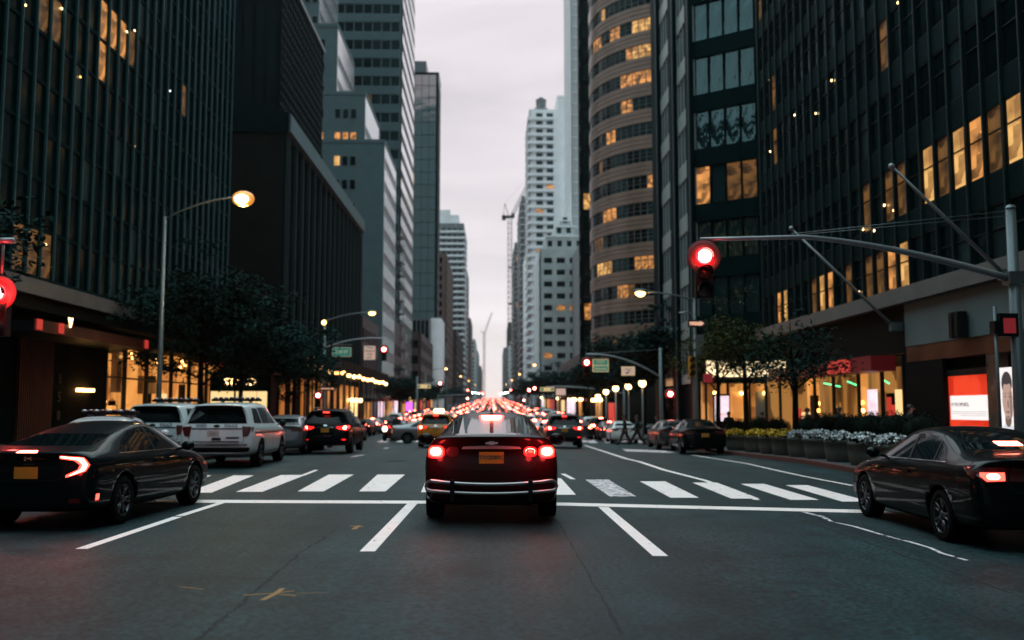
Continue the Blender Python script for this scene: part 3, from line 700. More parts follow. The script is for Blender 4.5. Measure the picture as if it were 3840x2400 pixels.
# --- notchback sedan on the right
def camry():
    st = [(.00, .30, .82, .95, .78, 1.06, .68, 1.09), (.12, .26, .89, .97, .84, 1.08, .72, 1.12), (.5, .22, .91, .98, .86, 1.10, .72, 1.145), (.85, .20, .912, .98, .86, 1.13, .70, 1.17), (1.5, .18, .912, .97, .86, 1.36, .57, 1.41),
          (2.15, .18, .912, .96, .85, 1.415, .57, 1.47), (2.75, .18, .912, .95, .85, 1.37, .57, 1.44), (3.55, .18, .912, .94, .85, .99, .70, 1.04), (4.05, .19, .90, .88, .82, .92, .68, .96), (4.55, .22, .86, .78, .75, .82, .6, .85), (4.82, .28, .74, .62, .62, .68, .48, .70)]
    me, bvh = body_mesh(st, [(.28, .06), (.5, 0), (.75, .03), (.95, .12), (1.06, .05), (1.1, .03)], [(.3, 0), (.5, .05), (.72, -.02)], (1.05, 3.83), .335, 'paint_black')
    r = thing('sedan', 'black notchback sedan cut by the right photo edge, front wheel at the stop line', 'car')
    link('body', me, r)
    s = MB(); patch(s, bvh, [(-.62, 1.185), (.62, 1.185), (.50, 1.385), (-.50, 1.385)], 'rear', 'car_glass', .004); s.build('rear_window', r)
    for ax in ('left', 'right'):
        s = MB(); patch(s, bvh, [(1.02, 1.04), (1.25, 1.015), (3.42, .985), (3.05, 1.16), (2.7, 1.31), (2.15, 1.355), (1.65, 1.32), (1.3, 1.2)], ax, 'car_glass', .004); s.build('side_window', r)
        s = MB(); patch(s, bvh, [(2.12, 1.0), (2.19, 1.0), (2.32, 1.34), (2.25, 1.345)], ax, 'black_plastic', .010, rim=False); patch(s, bvh, [(1.33, 1.02), (1.36, 1.02), (1.5, 1.28), (1.47, 1.27)], ax, 'black_plastic', .010, rim=False); s.build('window_pillar', r)
        s = MB(); patch(s, bvh, [(1.0, 1.012), (3.45, .972), (3.45, .985), (1.0, 1.028)], ax, 'chrome', .006, rim=False); s.build('window_trim', r)
        for y in (2.0, 3.0):
            s = MB(); patch(s, bvh, [(y, .82), (y + .22, .82), (y + .22, .85), (y, .85)], ax, 'paint_black', .03); s.build('door_handle', r)
        gaps(r, bvh, [([(1.25, 1.0), (1.3, .72), (1.6, .45), (1.62, .3)], ax), ([(2.25, .98), (2.3, .3)], ax), ([(3.3, .96), (3.25, .35)], ax)])
    for sg in (1, -1):
        f = (lambda q: q) if sg > 0 else sym; ax = 'right' if sg > 0 else 'left'
        s = MB(); patch(s, bvh, f([(.50, .83), (.76, .82), (.84, .90), (.84, 1.0), (.46, 1.0)]), 'rear', 'tail_off', .012, step=.05)
        patch(s, bvh, [(.10, .95), (.45, .99), (.16, .86)], ax, 'tail_off', .012, step=.05)
        o = s.build('tail_light', r)
        k = MB(); patch(k, bvh, f([(.53, .845), (.74, .835), (.81, .90), (.80, .94), (.52, .94)]), 'rear', 'tail_hot' if 0 else 'tail_mid', .02, step=.05)
        patch(k, bvh, f(rpoly(.66, .893, .075, .034)), 'rear', 'tail_hot', .026, step=.05); k.build('bulb', o)
        s = MB(); patch(s, bvh, f([(.28, .83), (.48, .84), (.44, 1.0), (.26, .97)]), 'rear', 'tail_off', .012, step=.05); s.build('tail_light', r)
        s = MB(); patch(s, bvh, f([(.24, .86), (.30, .97), (.33, .97), (.27, .855)]), 'rear', 'chrome', .02); s.build('chrome_trim', r)
    s = MB(); patch(s, bvh, [(-.15, 1.23), (.15, 1.23), (.15, 1.275), (-.15, 1.275)], 'rear', 'tail_hot', .03); s.build('brake_light', r)
    plate(r, bvh, 0, .80, .31, .15, 'plate_yellow')
    s = MB(); seam(s, bvh, [(-.5, 1.03), (-.48, .78), (-.4, .70), (.4, .70), (.48, .78), (.5, 1.03)], 'rear'); s.build('lid_gap', r)
    s = MB(); patch(s, bvh, [(-.45, 1.09), (.45, 1.09), (.45, 1.10), (-.45, 1.10)], 'rear', 'chrome', .01, rim=False); s.build('lid_edge', r)
    mirror(r, .88, 3.05, 1.05, 'paint_black', .22, .16)
    add_wheels(r, (1.05, 3.83), .335, .90, .22, 5)
    return r
# --- sport utility vehicle, two looks
def suv(kind):
    pol = kind == 'police'
    L_, H, W = (5.0, 1.78, 1.0) if pol else (4.6, 1.70, .92) if kind != 'taxi' else (4.6, 1.68, .90)
    paint = {'police': 'paint_white', 'black': 'paint_black', 'grey': 'paint_grey', 'taxi': 'paint_taxi', 'red': 'body_maroon'}[kind]
    k = H / 1.78; q = L_ / 5.0
    st = [(0, .40 * k, .90 * W, 1.12 * k, .86 * W, 1.55 * k, .66 * W, 1.60 * k), (.10, .36 * k, .97 * W, 1.14 * k, .92 * W, 1.64 * k, .69 * W, 1.70 * k), (.5, .32 * k, .99 * W, 1.14 * k, .93 * W, 1.68 * k, .70 * W, 1.745 * k), (1.4 * q, .27 * k, W, 1.12 * k, .93 * W, 1.71 * k, .70 * W, 1.775 * k),
          (2.5 * q, .26 * k, W, 1.10 * k, .93 * W, 1.71 * k, .69 * W, 1.78 * k), (3.0 * q, .26 * k, W, 1.09 * k, .93 * W, 1.66 * k, .67 * W, 1.74 * k), (3.75 * q, .27 * k, W, 1.08 * k, .93 * W, 1.17 * k, .80 * W, 1.23 * k), (4.3 * q, .28 * k, .97 * W, 1.02 * k, .90 * W, 1.08 * k, .76 * W, 1.13 * k),
          (4.75 * q, .30 * k, .93 * W, .90 * k, .84 * W, .96 * k, .70 * W, 1.0 * k), (4.97 * q, .36 * k, .82 * W, .72 * k, .72 * W, .80 * k, .55 * W, .82 * k)]
    rw = .37 if pol else .35
    ax_ = (1.02 * q, 3.87 * q)
    me, bvh = body_mesh(st, [(.35 * k, .04), (.6 * k, -.04), (.8 * k, -.02), (1.1 * k, .04), (1.4 * k, .22), (1.6 * k, .38)], [(.3, 0), (.6, .04), (.82, -.02)], ax_, rw, paint)
    r = thing('police_suv' if pol else 'suv', 'x', 'police car' if pol else 'car')
    link('body', me, r)
    s = MB(); patch(s, bvh, [(-.78 * W, 1.20 * k), (.78 * W, 1.20 * k), (.72 * W, 1.40 * k), (.62 * W, 1.58 * k), (-.62 * W, 1.58 * k), (-.72 * W, 1.40 * k)], 'rear', 'car_glass', .005); s.build('rear_window', r)
    for ax in ('left', 'right'):
        for pl in ([(.42, 1.20 * k), (1.32 * q, 1.18 * k), (1.32 * q, 1.60 * k), (.75, 1.60 * k)], [(1.42 * q, 1.18 * k), (2.45 * q, 1.17 * k), (2.45 * q, 1.62 * k), (1.42 * q, 1.62 * k)], [(2.52 * q, 1.17 * k), (3.5 * q, 1.16 * k), (3.0 * q, 1.55 * k), (2.85 * q, 1.61 * k), (2.52 * q, 1.62 * k)]):
            s = MB(); patch(s, bvh, pl, ax, 'car_glass', .004); s.build('side_window', r)
        gaps(r, bvh, [([(1.37 * q, 1.12 * k), (1.4 * q, .72 * k), (1.6 * q, .45 * k)], ax), ([(2.48 * q, 1.12 * k), (2.5 * q, .42 * k)], ax), ([(3.55 * q, 1.1 * k), (3.5 * q, .42 * k)], ax)])
        s = MB(); patch(s, bvh, [(.05, .42 * k), (4.9 * q, .40 * k), (4.9 * q, .30 * k), (.05, .33 * k)][::-1], ax, 'black_plastic', .008, rim=False); s.build('sill_cladding', r)
        if pol:
            s = MB(); patch(s, bvh, [(.3, .92 * k), (4.5 * q, .88 * k), (4.5 * q, .94 * k), (.3, .98 * k)], ax, 'stripe_blue', .005, rim=False); s.build('side_stripe', r)
    s = MB(); patch(s, bvh, [(-.86 * W, .30 * k), (.86 * W, .30 * k), (.88 * W, .56 * k), (-.88 * W, .56 * k)], 'rear', 'black_plastic', .01); s.build('lower_bumper', r)
    s = MB(); patch(s, bvh, [(-.80 * W, 1.20 * k), (.80 * W, 1.20 * k), (.80 * W, 1.19 * k), (-.80 * W, 1.19 * k)][::-1], 'rear', 'black_plastic', .004, rim=False)
    seam(s, bvh, [(-.70 * W, 1.15 * k), (-.72 * W, .70 * k), (.72 * W, .70 * k), (.70 * W, 1.15 * k)], 'rear'); s.build('tailgate_gap', r)
    for sg in (1, -1):
        f = (lambda u: u) if sg > 0 else sym; a2 = 'right' if sg > 0 else 'left'
        if pol:
            pl = [(.70 * W, .84 * k), (.84 * W, .86 * k), (.93 * W, 1.11 * k), (.66 * W, 1.12 * k)]
            s = MB(); patch(s, bvh, f(pl), 'rear', 'tail_off', .012, step=.05); patch(s, bvh, [(.04, .9 * k), (.22, 1.11 * k), (.04, 1.11 * k)], a2, 'tail_off', .01); s.build('tail_light', r)
        else:
            pl = [(.62 * W, .96 * k), (.90 * W, .92 * k), (.95 * W, 1.12 * k), (.78 * W, 1.10 * k), (.46 * W, 1.06 * k), (.46 * W, 1.02 * k)]
            s = MB(); patch(s, bvh, f(pl), 'rear', 'tail_glow', .012, step=.05); patch(s, bvh, [(.04, .95 * k), (.28, 1.10 * k), (.04, 1.12 * k)], a2, 'tail_mid', .01); o = s.build('tail_light', r)
            s = MB(); patch(s, bvh, f([(.72 * W, .985 * k), (.84 * W, .965 * k), (.86 * W, 1.09 * k), (.74 * W, 1.08 * k)]), 'rear', 'tail_hot', .022, step=.05); s.build('bulb', o)
            s = MB(); patch(s, bvh, f([(.68 * W, .55 * k), (.84 * W, .55 * k), (.84 * W, .585 * k), (.68 * W, .585 * k)]), 'rear', 'tail_glow', .016); s.build('rear_reflector', r)
    if pol:
        s = MB(); patch(s, bvh, [(-.66 * W, 1.035 * k), (.66 * W, 1.035 * k), (.66 * W, 1.07 * k), (-.66 * W, 1.07 * k)], 'rear', 'stripe_blue', .006, rim=False); s.build('rear_stripe', r)
        y = bvh.ray_cast(Vector((0, -3, 1.12 * k)), Vector((0, 1, 0)))[0].y - .02
        s = MB().text('NYPD', .105, 'stripe_blue', Matrix.Translation((-.40, y - .005, 1.135)) @ XZ, .012).text('POLICE', .105, 'stripe_blue', Matrix.Translation((.38, y - .005, 1.135)) @ XZ, .012)
        s.build('lettering', r)
        MB().ball((0, y, 1.13), .5, 'black_plastic', 14, (.17, .04, .07)).build('badge', r)
        plate(r, bvh, -.08, .93, .31, .15, 'plate_white', '5616')
        s = MB(); patch(s, bvh, [(-.8, .60), (.8, .60), (.82, .66), (-.82, .66)], 'rear', 'paint_silver', .03); patch(s, bvh, [(-.74, .70), (.60, .70), (.60, .735), (-.74, .735)], 'rear', 'paint_silver', .03)
        patch(s, bvh, [(-.12, .75), (.14, .75), (.11, .82), (-.09, .82)], 'rear', 'black_plastic', .02); patch(s, bvh, [(.26, .79), (.6, .79), (.6, .84), (.26, .84)], 'rear', 'stripe_blue', .006, rim=False); s.build('step_bumper', r)
        s = MB(); patch(s, bvh, [(-.62, 1.56), (.62, 1.56), (.68, 1.66), (-.68, 1.66)], 'rear', 'black_plastic', .05); s.build('roof_spoiler', r)
        lightbar(r, 2.15, 1.80, .68)
    else:
        s = MB(); patch(s, bvh, [(-.62 * W, 1.60 * k), (.62 * W, 1.60 * k), (.64 * W, 1.67 * k), (-.64 * W, 1.67 * k)], 'rear', paint, .05); s.build('roof_spoiler', r)
        s = MB(); patch(s, bvh, [(-.12, 1.61 * k), (.12, 1.61 * k), (.12, 1.64 * k), (-.12, 1.64 * k)], 'rear', 'tail_mid', .06); s.build('brake_light', r)
        plate(r, bvh, 0, .93 * k, .31, .15, 'plate_yellow')
        s = MB(); patch(s, bvh, [(-.32, 1.03 * k), (.32, 1.03 * k), (.30, 1.06 * k), (-.30, 1.06 * k)], 'rear', 'chrome', .015); patch(s, bvh, [(-.06, 1.09 * k), (.06, 1.09 * k), (.06, 1.14 * k), (-.06, 1.14 * k)], 'rear', 'chrome', .012); s.build('chrome_trim', r)
        s = MB()
        for sg in (-1, 1): s.tube([(sg * .62 * W, .75, 1.76 * k), (sg * .64 * W, .9, 1.80 * k), (sg * .64 * W, 2.5, 1.81 * k), (sg * .62 * W, 2.7, 1.77 * k)], .018, 'steel_light', 6)
        s.build('roof_rail', r)
    if kind == 'taxi':
        MB().prism([(-.3, 0), (.3, 0), (.22, .17), (-.22, .17)], -.1, .1, 'lamp_globe').build('roof_sign', r, (0, 2.2, 1.69))
    mirror(r, .94 * W, 3.4 * q, 1.16 * k, 'black_plastic', .22, .2)
    add_wheels(r, ax_, rw, .985 * W, .24, 5, dark=pol)
    return r
def lightbar(r, y, z, hw):
    s = MB().box(-hw, hw, y - .16, y + .16, z, z + .07, 'black_plastic')
    for x in (-.4, .4): s.box(x - .03, x + .03, y - .1, y + .1, z - .06, z, 'steel_light')
    o = s.build('light_bar', r)
    n = 9
    for i in range(n):
        x = -hw + .08 + (2 * hw - .16) * i / (n - 1)
        MB().ball((x, y, z + .085), .5, 'clear_lamp' if i % 2 == 0 else 'tail_off', 10, (.13, .2, .09)).build('lamp_dome', o)
# --- generic parked / moving sedan for the middle distance
def sedan(paint, lit, name='sedan', cat='car', white=False):
    st = [(.00, .30, .82, .92, .78, 1.03, .68, 1.06), (.12, .26, .88, .95, .84, 1.05, .72, 1.09), (.5, .22, .90, .96, .85, 1.07, .72, 1.11), (.85, .20, .90, .96, .85, 1.10, .69, 1.14), (1.5, .18, .90, .95, .85, 1.34, .57, 1.39),
          (2.15, .18, .90, .94, .84, 1.39, .57, 1.45), (2.75, .18, .90, .93, .84, 1.34, .57, 1.42), (3.5, .18, .90, .92, .84, .97, .70, 1.02), (4.0, .19, .89, .86, .81, .90, .68, .94), (4.45, .22, .85, .76, .74, .80, .6, .83), (4.7, .28, .74, .60, .62, .66, .48, .68)]
    me, bvh = body_mesh(st, [(.28, .06), (.5, 0), (.75, .03), (.95, .10), (1.06, .04)], [(.3, 0), (.5, .05), (.7, -.02)], (1.0, 3.7), .33, paint)
    r = thing(name, 'x', cat); link('body', me, r)
    s = MB(); patch(s, bvh, [(-.60, 1.15), (.60, 1.15), (.49, 1.37), (-.49, 1.37)], 'rear', 'car_glass', .004); s.build('rear_window', r)
    s = MB(); patch(s, bvh, [(-.64, 1.04), (.64, 1.04), (.5, 1.36), (-.5, 1.36)], 'front', 'car_glass', .004); s.build('windshield', r)
    for ax in ('left', 'right'):
        s = MB(); patch(s, bvh, [(1.15, 1.0), (3.35, .97), (3.0, 1.14), (2.7, 1.29), (2.15, 1.335), (1.65, 1.30), (1.35, 1.17)], ax, 'car_glass', .004); s.build('side_window', r)
        gaps(r, bvh, [([(2.25, .96), (2.3, .3)], ax), ([(3.3, .94), (3.25, .35)], ax)])
    for sg in (1, -1):
        f = (lambda q: q) if sg > 0 else sym; ax = 'right' if sg > 0 else 'left'
        s = MB(); patch(s, bvh, f([(.48, .84), (.80, .83), (.84, .98), (.46, .97)]), 'rear', 'tail_glow' if lit else 'tail_off', .012, step=.06)
        patch(s, bvh, [(.08, .84), (.3, .95), (.08, .98)], ax, 'tail_mid' if lit else 'tail_off', .012, step=.06); o = s.build('tail_light', r)
        if lit:
            k = MB(); patch(k, bvh, f([(.60, .86), (.76, .86), (.78, .96), (.60, .955)]), 'rear', 'tail_hot', .02, step=.06); k.build('bulb', o)
    plate(r, bvh, 0, .80, .31, .15, 'plate_yellow')
    mirror(r, .86, 3.0, 1.02, paint, .22, .15)
    add_wheels(r, (1.0, 3.7), .33, .89, .22, 5)
    return r
# --- distant car: one mesh, its parts too small to show
def far_car(paint, tall, seed):
    W, H, Lc = (.92, 1.72, 4.6) if tall else (.90, 1.46, 4.7)
    st = ([(0, .35, .84, 1.08, .8, 1.5, .62, 1.55), (.3, .3, .91, 1.1, .86, 1.62, .66, 1.68), (2.4, .25, W, 1.08, .86, 1.66, .65, 1.72), (3.5, .26, W, 1.05, .86, 1.13, .72, 1.18), (4.4, .3, .85, .85, .78, .92, .6, .95), (4.6, .35, .75, .7, .65, .78, .5, .8)] if tall else
          [(0, .3, .82, .92, .78, 1.03, .68, 1.06), (.6, .22, .9, .96, .85, 1.07, .72, 1.11), (1.5, .18, .9, .95, .85, 1.34, .57, 1.39), (2.4, .18, .9, .94, .84, 1.39, .57, 1.45), (3.5, .18, .9, .92, .84, .97, .7, 1.02), (4.5, .25, .83, .7, .7, .76, .55, .8)])
    me, bvh = body_mesh(st, [(.28, .06), (.9, 0), (1.1, .05), (1.55, .3 if tall else .05)], [(.3, 0), (.7, 0)], (), .33, paint, lvl=1, arches=False)
    s = MB(); s.add([v.co for v in me.vertices], [tuple(p.vertices) for p in me.polygons], paint, True)
    if tall:
        patch(s, bvh, [(-.7, 1.15), (.7, 1.15), (.58, 1.52), (-.58, 1.52)], 'rear', 'car_glass', .01, step=.2)
        zl = 1.0
        for ax in ('left', 'right'): patch(s, bvh, [(.4, 1.15), (3.3, 1.12), (2.8, 1.55), (.6, 1.56)], ax, 'car_glass', .01, step=.3)
    else:
        patch(s, bvh, [(-.6, 1.15), (.6, 1.15), (.49, 1.36), (-.49, 1.36)], 'rear', 'car_glass', .01, step=.2); zl = .9
        for ax in ('left', 'right'): patch(s, bvh, [(1.2, 1.0), (3.3, .97), (2.7, 1.29), (1.65, 1.30)], ax, 'car_glass', .01, step=.3)
    for sg in (-1, 1):
        f = (lambda q: q) if sg > 0 else sym
        patch(s, bvh, f([(.52, zl - .06), (.80, zl - .06), (.80, zl + .09), (.52, zl + .09)]), 'rear', 'tail_glow', .02, step=.2)
        patch(s, bvh, f([(.54, zl - .06), (.80, zl - .06), (.80, zl + .11), (.54, zl + .11)]), 'rear', 'red_lamp_far', .035, step=.2)
        for ay in (1.0, 3.6):
            s.lathe([(.001, -.11), (.32, -.11), (.33, .11), (.001, .11)], 'black_rubber', 14, Matrix.Translation((sg * .80, ay, .33)) @ Matrix.Rotation(R(90), 4, 'Y'))
    if seed % 4 != 3: patch(s, bvh, [(-.14, H - .13), (.14, H - .13), (.14, H - .08), (-.14, H - .08)], 'rear', 'red_lamp_far', .05, step=.2)
    patch(s, bvh, [(-.15, zl - .15), (.15, zl - .15), (.15, zl), (-.15, zl)], 'rear', 'plate_yellow', .02, step=.2)
    return s.mesh('distant_car')

def put(root, X, Y, yaw=0, label=None, group=None, sc_=1):
    root.location = (X, Y, gz(X, Y) - .015 * 0); root.rotation_euler = (0, 0, R(yaw)); root.scale = (sc_,) * 3
    if label: root['label'] = label
    if group: root['group'] = group
    return root
# ---------------------------------------------------------------- buildings
WIN = {}
def win_mesh(w, h, glass, frame='dark_metal', mull=1, rail=0, fr=.05):
    key = (round(w, 2), round(h, 2), glass, frame, mull, rail)
    if key in WIN: return WIN[key]
    s = MB()
    s.add([(-w / 2, 0, 0), (w / 2, 0, 0), (w / 2, 0, h), (-w / 2, 0, h)], [(0, 1, 2, 3)], glass)
    y0, y1 = -.05, .012
    s.box(-w / 2, w / 2, y0, y1, 0, fr, frame); s.box(-w / 2, w / 2, y0, y1, h - fr, h, frame)
    s.box(-w / 2, -w / 2 + fr, y0 + .004, y1, fr, h - fr, frame); s.box(w / 2 - fr, w / 2, y0 + .004, y1, fr, h - fr, frame)
    for i in range(1, mull + 1):
        x = -w / 2 + w * i / (mull + 1); s.box(x - fr * .4, x + fr * .4, y0 + .006, y1, fr, h - fr, frame)
    if rail: s.box(-w / 2 + fr, w / 2 - fr, y0 + .008, y1, h * rail - fr * .4, h * rail + fr * .4, frame)
    WIN[key] = s; s.me = s.mesh('window'); return s
def onscreen(p, m=60):
    x, y = proj(p); return -m < x < 2420 + m and -m < y < 1512 + m
class Bld:
    def __init__(s, name, label, cat='building', loc=(0, 0, 0)):
        s.root = thing(name, label, cat, loc); s.loc = Vector(loc); s.wall = MB(); s.wins = []; s.extra = MB()
    def face(s, p0, p1, z0, z1, floor, bay, ww, wh, wall, glass, sill=.9, depth=.25, lit=(), p_lit=0, litmat='lit_amber', frame='dark_metal', mull=0, rail=0, pier=None, pierout=0, edge=0, spand=None, rnd=1, skip=None, blind=0, glass2=None, litfn=None):
        """outward normal lies to the right of p0 -> p1. piers and spandrels stand proud of recessed panes"""
        rn = random.Random(rnd)
        p0 = Vector((p0[0], p0[1])); p1 = Vector((p1[0], p1[1])); d = p1 - p0; ln = d.length; u = d / ln; n = Vector((u.y, -u.x)); a = math.atan2(u.y, u.x)
        T = Matrix.Translation((p0.x, p0.y, 0)) @ Matrix.Rotation(a, 4, 'Z')        # local: x along, -y outward
        nb = max(1, int((ln - 2 * edge) / bay + .001)); e = (ln - nb * bay) / 2
        nf = max(1, int((z1 - z0) / floor + .001))
        W = s.wall; pm = pier or wall; sm = spand or wall
        if e > .01: W.box(0, e, 0, depth, z0, z1, wall, T); W.box(ln - e, ln, 0, depth, z0, z1, wall, T)
        for j in range(nf + 1):
            za = z0 if j == 0 else z0 + (j - 1) * floor + sill + wh; zb = z0 + j * floor + sill if j < nf else z1
            if zb > za: W.box(e, ln - e, .002, depth, za, zb, sm, T)
        if bay - ww > .02:
            for i in range(nb + 1):
                xa = e + i * bay - (bay - ww) / 2 if i else e; xb = e + i * bay + (bay - ww) / 2 if i < nb else ln - e
                W.box(xa, xb, -pierout, depth - .002, z0, z1, pm, T)
        for i in range(nb):
            for j in range(nf):
                if skip and skip(i, j, nb, nf): continue
                xc = e + (i + .5) * bay; zc = z0 + j * floor + sill
                c = T @ Vector((xc, depth - .03, zc + wh / 2)); px, py = proj(c); g = glass
                if glass2 and rn.random() < blind: g = glass2
                for (x0, y0, x1, y1, mt) in lit:
                    if x0 <= px <= x1 and y0 <= py <= y1: g = mt
                if rn.random() < p_lit: g = litmat
                if litfn: g = litfn(i, j, px, py, rn) or g
                s.wins.append((T @ Matrix.Translation((xc, depth - .03, zc)), ww, wh, g, frame, mull, rail, c, px, py, n))
    def core(s, x0, x1, y0, y1, z0, z1, mt): s.wall.box(x0, x1, y0, y1, z0, z1, mt); return s
    def done(s, nmax=100, wallname='wall'):
        inv = Matrix.Translation(-s.loc)
        def key(q):
            c, px, py = q[7], q[8], q[9]; vis = -30 < px < 2450 and -30 < py < 1500
            face = (Vector((0, 0)) - c.to_2d()).dot(q[10]) > 0
            return (0 if (vis and face) else 1, c.length)
        ws = sorted(s.wins, key=key); st = MB()
        for i, (T, w, h, g, fr, mu, ra, c, px, py, n) in enumerate(ws):
            wm = win_mesh(w, h, g, fr, mu, ra)
            if i < nmax and key(ws[i])[0] == 0:
                o = link('window', wm.me, s.root); o.matrix_local = inv @ T
                if g.startswith('lit'): o['label'] = 'lit window'
            else:
                o = len(st.v); st.v += [inv @ T @ v for v in wm.v]; st.f += [[k + o for k in f] for f in wm.f]
                st.m += [st.mi(wm.mats[k]) for k in wm.m]; st.sm += wm.sm
        if st.v: st.build('windows', s.root)['kind'] = 'stuff'
        for v in s.wall.v: v -= s.loc
        if s.wall.v: s.wall.build(wallname, s.root)
        return s.root
def part(b, mb, name):
    for v in mb.v: v -= b.loc
    return mb.build(name, b.root)

mat('sign_dim', (.10, .06, .035), .5)
# === left 1: curtain wall office block over shops ==========================
b = Bld('office_building', 'dark glass block with thin vertical mullions over a lit shop, nearest on the left', loc=(WL, 33, 0))
Y0, Y1, ZL = 14.0, 60.5, 5.55
lit = [(95, -20, 145, 60, 'lit_dim'), (135, 0, 215, 45, 'lit_dim'), (235, 45, 300, 150, 'lit_amber'), (300, 60, 330, 120, 'lit_dim'), (30, 570, 120, 620, 'lit_dim'), (420, 200, 440, 250, 'lit_dim'), (520, 480, 545, 520, 'lit_dim')]
b.core(WL - 25, WL - .01, 29, Y1, -1.2, -.02, 'dark_wall')
b.face((WL, Y0), (WL, Y1), ZL + .9, ZL + .9 + 13 * 1.85, 1.85, 1.08, 1.02, 1.80, 'bronze_dark', 'black_glass', sill=.025, depth=.08, lit=lit, frame='bronze_dark', glass2='grey_glass', blind=.10)
b.core(WL - 25, WL - .081, Y0, Y1, ZL - .5, 30.6, 'dark_wall').core(WL - 25, WL - 4.2, 42, Y1, 0, ZL - .5, 'dark_wall').core(WL - 25, WL - .13, Y0, 42.1, 0, ZL - .5, 'dark_wall')
s = MB()
k = 0; y = Y0 + .02
while y <= Y1 + .1:
    s.box(WL + .01, WL + .10, y - .035, y + .035, ZL + .75, 30.6, 'teal_mullion'); y += 1.08
part(b, s, 'mullions')
s = MB().box(WL + .0, WL + 1.05, Y0, Y1 + .3, ZL, ZL + .55, 'ledge_stone').box(WL + .01, WL + .7, Y0, Y1 + .2, ZL + .55, ZL + .75, 'bronze_dark').box(WL + .0, WL + .9, Y0, Y1 + .25, ZL - .5, ZL, 'dark_brown_wall'); part(b, s, 'ledge')
for x_, y_, mt in ((60, 12, 'lamp_globe'), (146, 20, 'lamp_globe'), (402, 215, 'lamp_white'), (35, 575, 'amber_spot'), (62, 580, 'lamp_globe'), (108, 578, 'lamp_globe'), (190, 182, 'amber_spot'), (318, 345, 'amber_spot'), (485, 756, 'lamp_globe'), (300, 75, 'lamp_globe'), (318, 72, 'lamp_globe')):
    q = PX(x_, y_, WL + .0); part(b, MB().ball(q, .045, mt, 8, (.5, 1.6, 1)), 'lamp_glint')  # reflections of lamps in the glass, painted as small glowing balls
s = MB()   # street level: piers, soffit, recessed dark entrance, lit shop
for ya, yb, mt in ((Y0, 32.2, 'dark_brown_wall'), (36.9, 38.4, 'dark_wall'), (38.4, 42.2, 'dark_brown_wall')):
    s.box(WL - .1, WL + .02, ya, yb, 0, ZL - .5, mt)
for i in range(16): s.box(WL + .02, WL + .16, 34.3 + i * .165, 34.36 + i * .165, 0, ZL - 1.0, 'copper_panel')
s.box(WL - .12, WL + .01, 32.2, 36.9, 0, ZL - .5, 'dark_wall')
part(b, s, 'street_level_wall')
s = MB().box(WL, WL + 1.9, 31.5, 42.0, 4.15, 4.5, 'dark_metal').box(WL + 1.9, WL + 1.93, 31.5, 42.0, 4.15, 4.55, 'copper_panel')
cano = part(b, s, 'entrance_canopy')
TL = Matrix.Rotation(R(90), 4, 'Z') @ XZ      # text facing +X
s = MB()
for ch, yy in (('8', 0), ('5', -1), ('0', -2)): s = MB().text(ch, .55, 'sign_dim', Matrix.Translation((WL + .04, 37.7, 2.75 + yy * .72)) @ TL, .012); part(b, s, 'address_digit')
s = MB().text('V', .5, 'lamp_globe', Matrix.Translation((WL + 1.95, 34.1, 4.62)) @ TL, .02); part(b, s, 'sign_letter')
s = MB().box(WL + .03, WL + .25, 39.2, 40.5, 2.28, 2.42, 'lamp_warm'); part(b, s, 'entrance_light')
s = MB().box(WL + .0, WL + .1, 30.9, 32.4, 0, 2.9, 'dark_metal').box(WL + .1, WL + .12, 31.0, 31.6, .3, 2.6, 'lit_dim').box(WL + .1, WL + .12, 31.75, 32.3, .3, 2.6, 'lit_dim'); d = part(b, s, 'entrance_door')
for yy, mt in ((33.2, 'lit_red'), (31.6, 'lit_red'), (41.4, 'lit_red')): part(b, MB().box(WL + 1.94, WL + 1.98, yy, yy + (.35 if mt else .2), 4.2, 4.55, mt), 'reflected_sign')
# shop room, open behind its panes
sy0, sy1, zt = 42.2, 60.2, 4.6
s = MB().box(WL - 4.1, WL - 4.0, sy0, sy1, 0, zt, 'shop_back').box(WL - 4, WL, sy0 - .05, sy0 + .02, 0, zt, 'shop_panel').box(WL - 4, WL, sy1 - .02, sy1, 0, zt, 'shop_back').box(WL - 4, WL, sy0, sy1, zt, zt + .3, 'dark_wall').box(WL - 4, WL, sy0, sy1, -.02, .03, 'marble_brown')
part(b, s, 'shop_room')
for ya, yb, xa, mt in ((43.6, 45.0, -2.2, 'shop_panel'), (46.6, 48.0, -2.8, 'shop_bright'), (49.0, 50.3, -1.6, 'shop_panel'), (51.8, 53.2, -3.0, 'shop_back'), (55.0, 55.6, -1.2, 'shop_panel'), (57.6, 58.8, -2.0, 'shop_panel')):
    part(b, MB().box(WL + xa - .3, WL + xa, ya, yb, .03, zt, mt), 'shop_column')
part(b, MB().box(WL - 2.4, WL - 2.3, 47, 47.8, .9, 2.9, 'shop_bright'), 'shop_screen')
rq = random.Random(45)
for i in range(40):
    yy_ = rq.uniform(42.6, 59.4); xx_ = rq.uniform(.6, 3.6); h_ = rq.uniform(.4, 2.2); w_ = rq.uniform(.15, .8); z_ = rq.choice([.03, .03, .03, 1.4, 2.4])
    part(b, MB().box(WL - xx_ - .3, WL - xx_, yy_, yy_ + w_, z_, z_ + h_, rq.choice(['dark_wall', 'shop_panel', 'shop_panel', 'cloth_grey', 'marble_brown', 'shop_bright', 'cloth_black', 'cream_stone'])), 'display_item')
s = MB()
for i in range(13): s.ball((WL - .7 - (i % 3) * .6, 43 + i * 1.35, zt - .25 - (i % 2) * .25), .10, 'lamp_warm', 8)
for yy in (43.2, 44.1): s.ball((WL - .8, yy, 1.9), .14, 'lamp_globe', 8, (1, 1, 1.8))
part(b, s, 'shop_lamps')
s = MB()
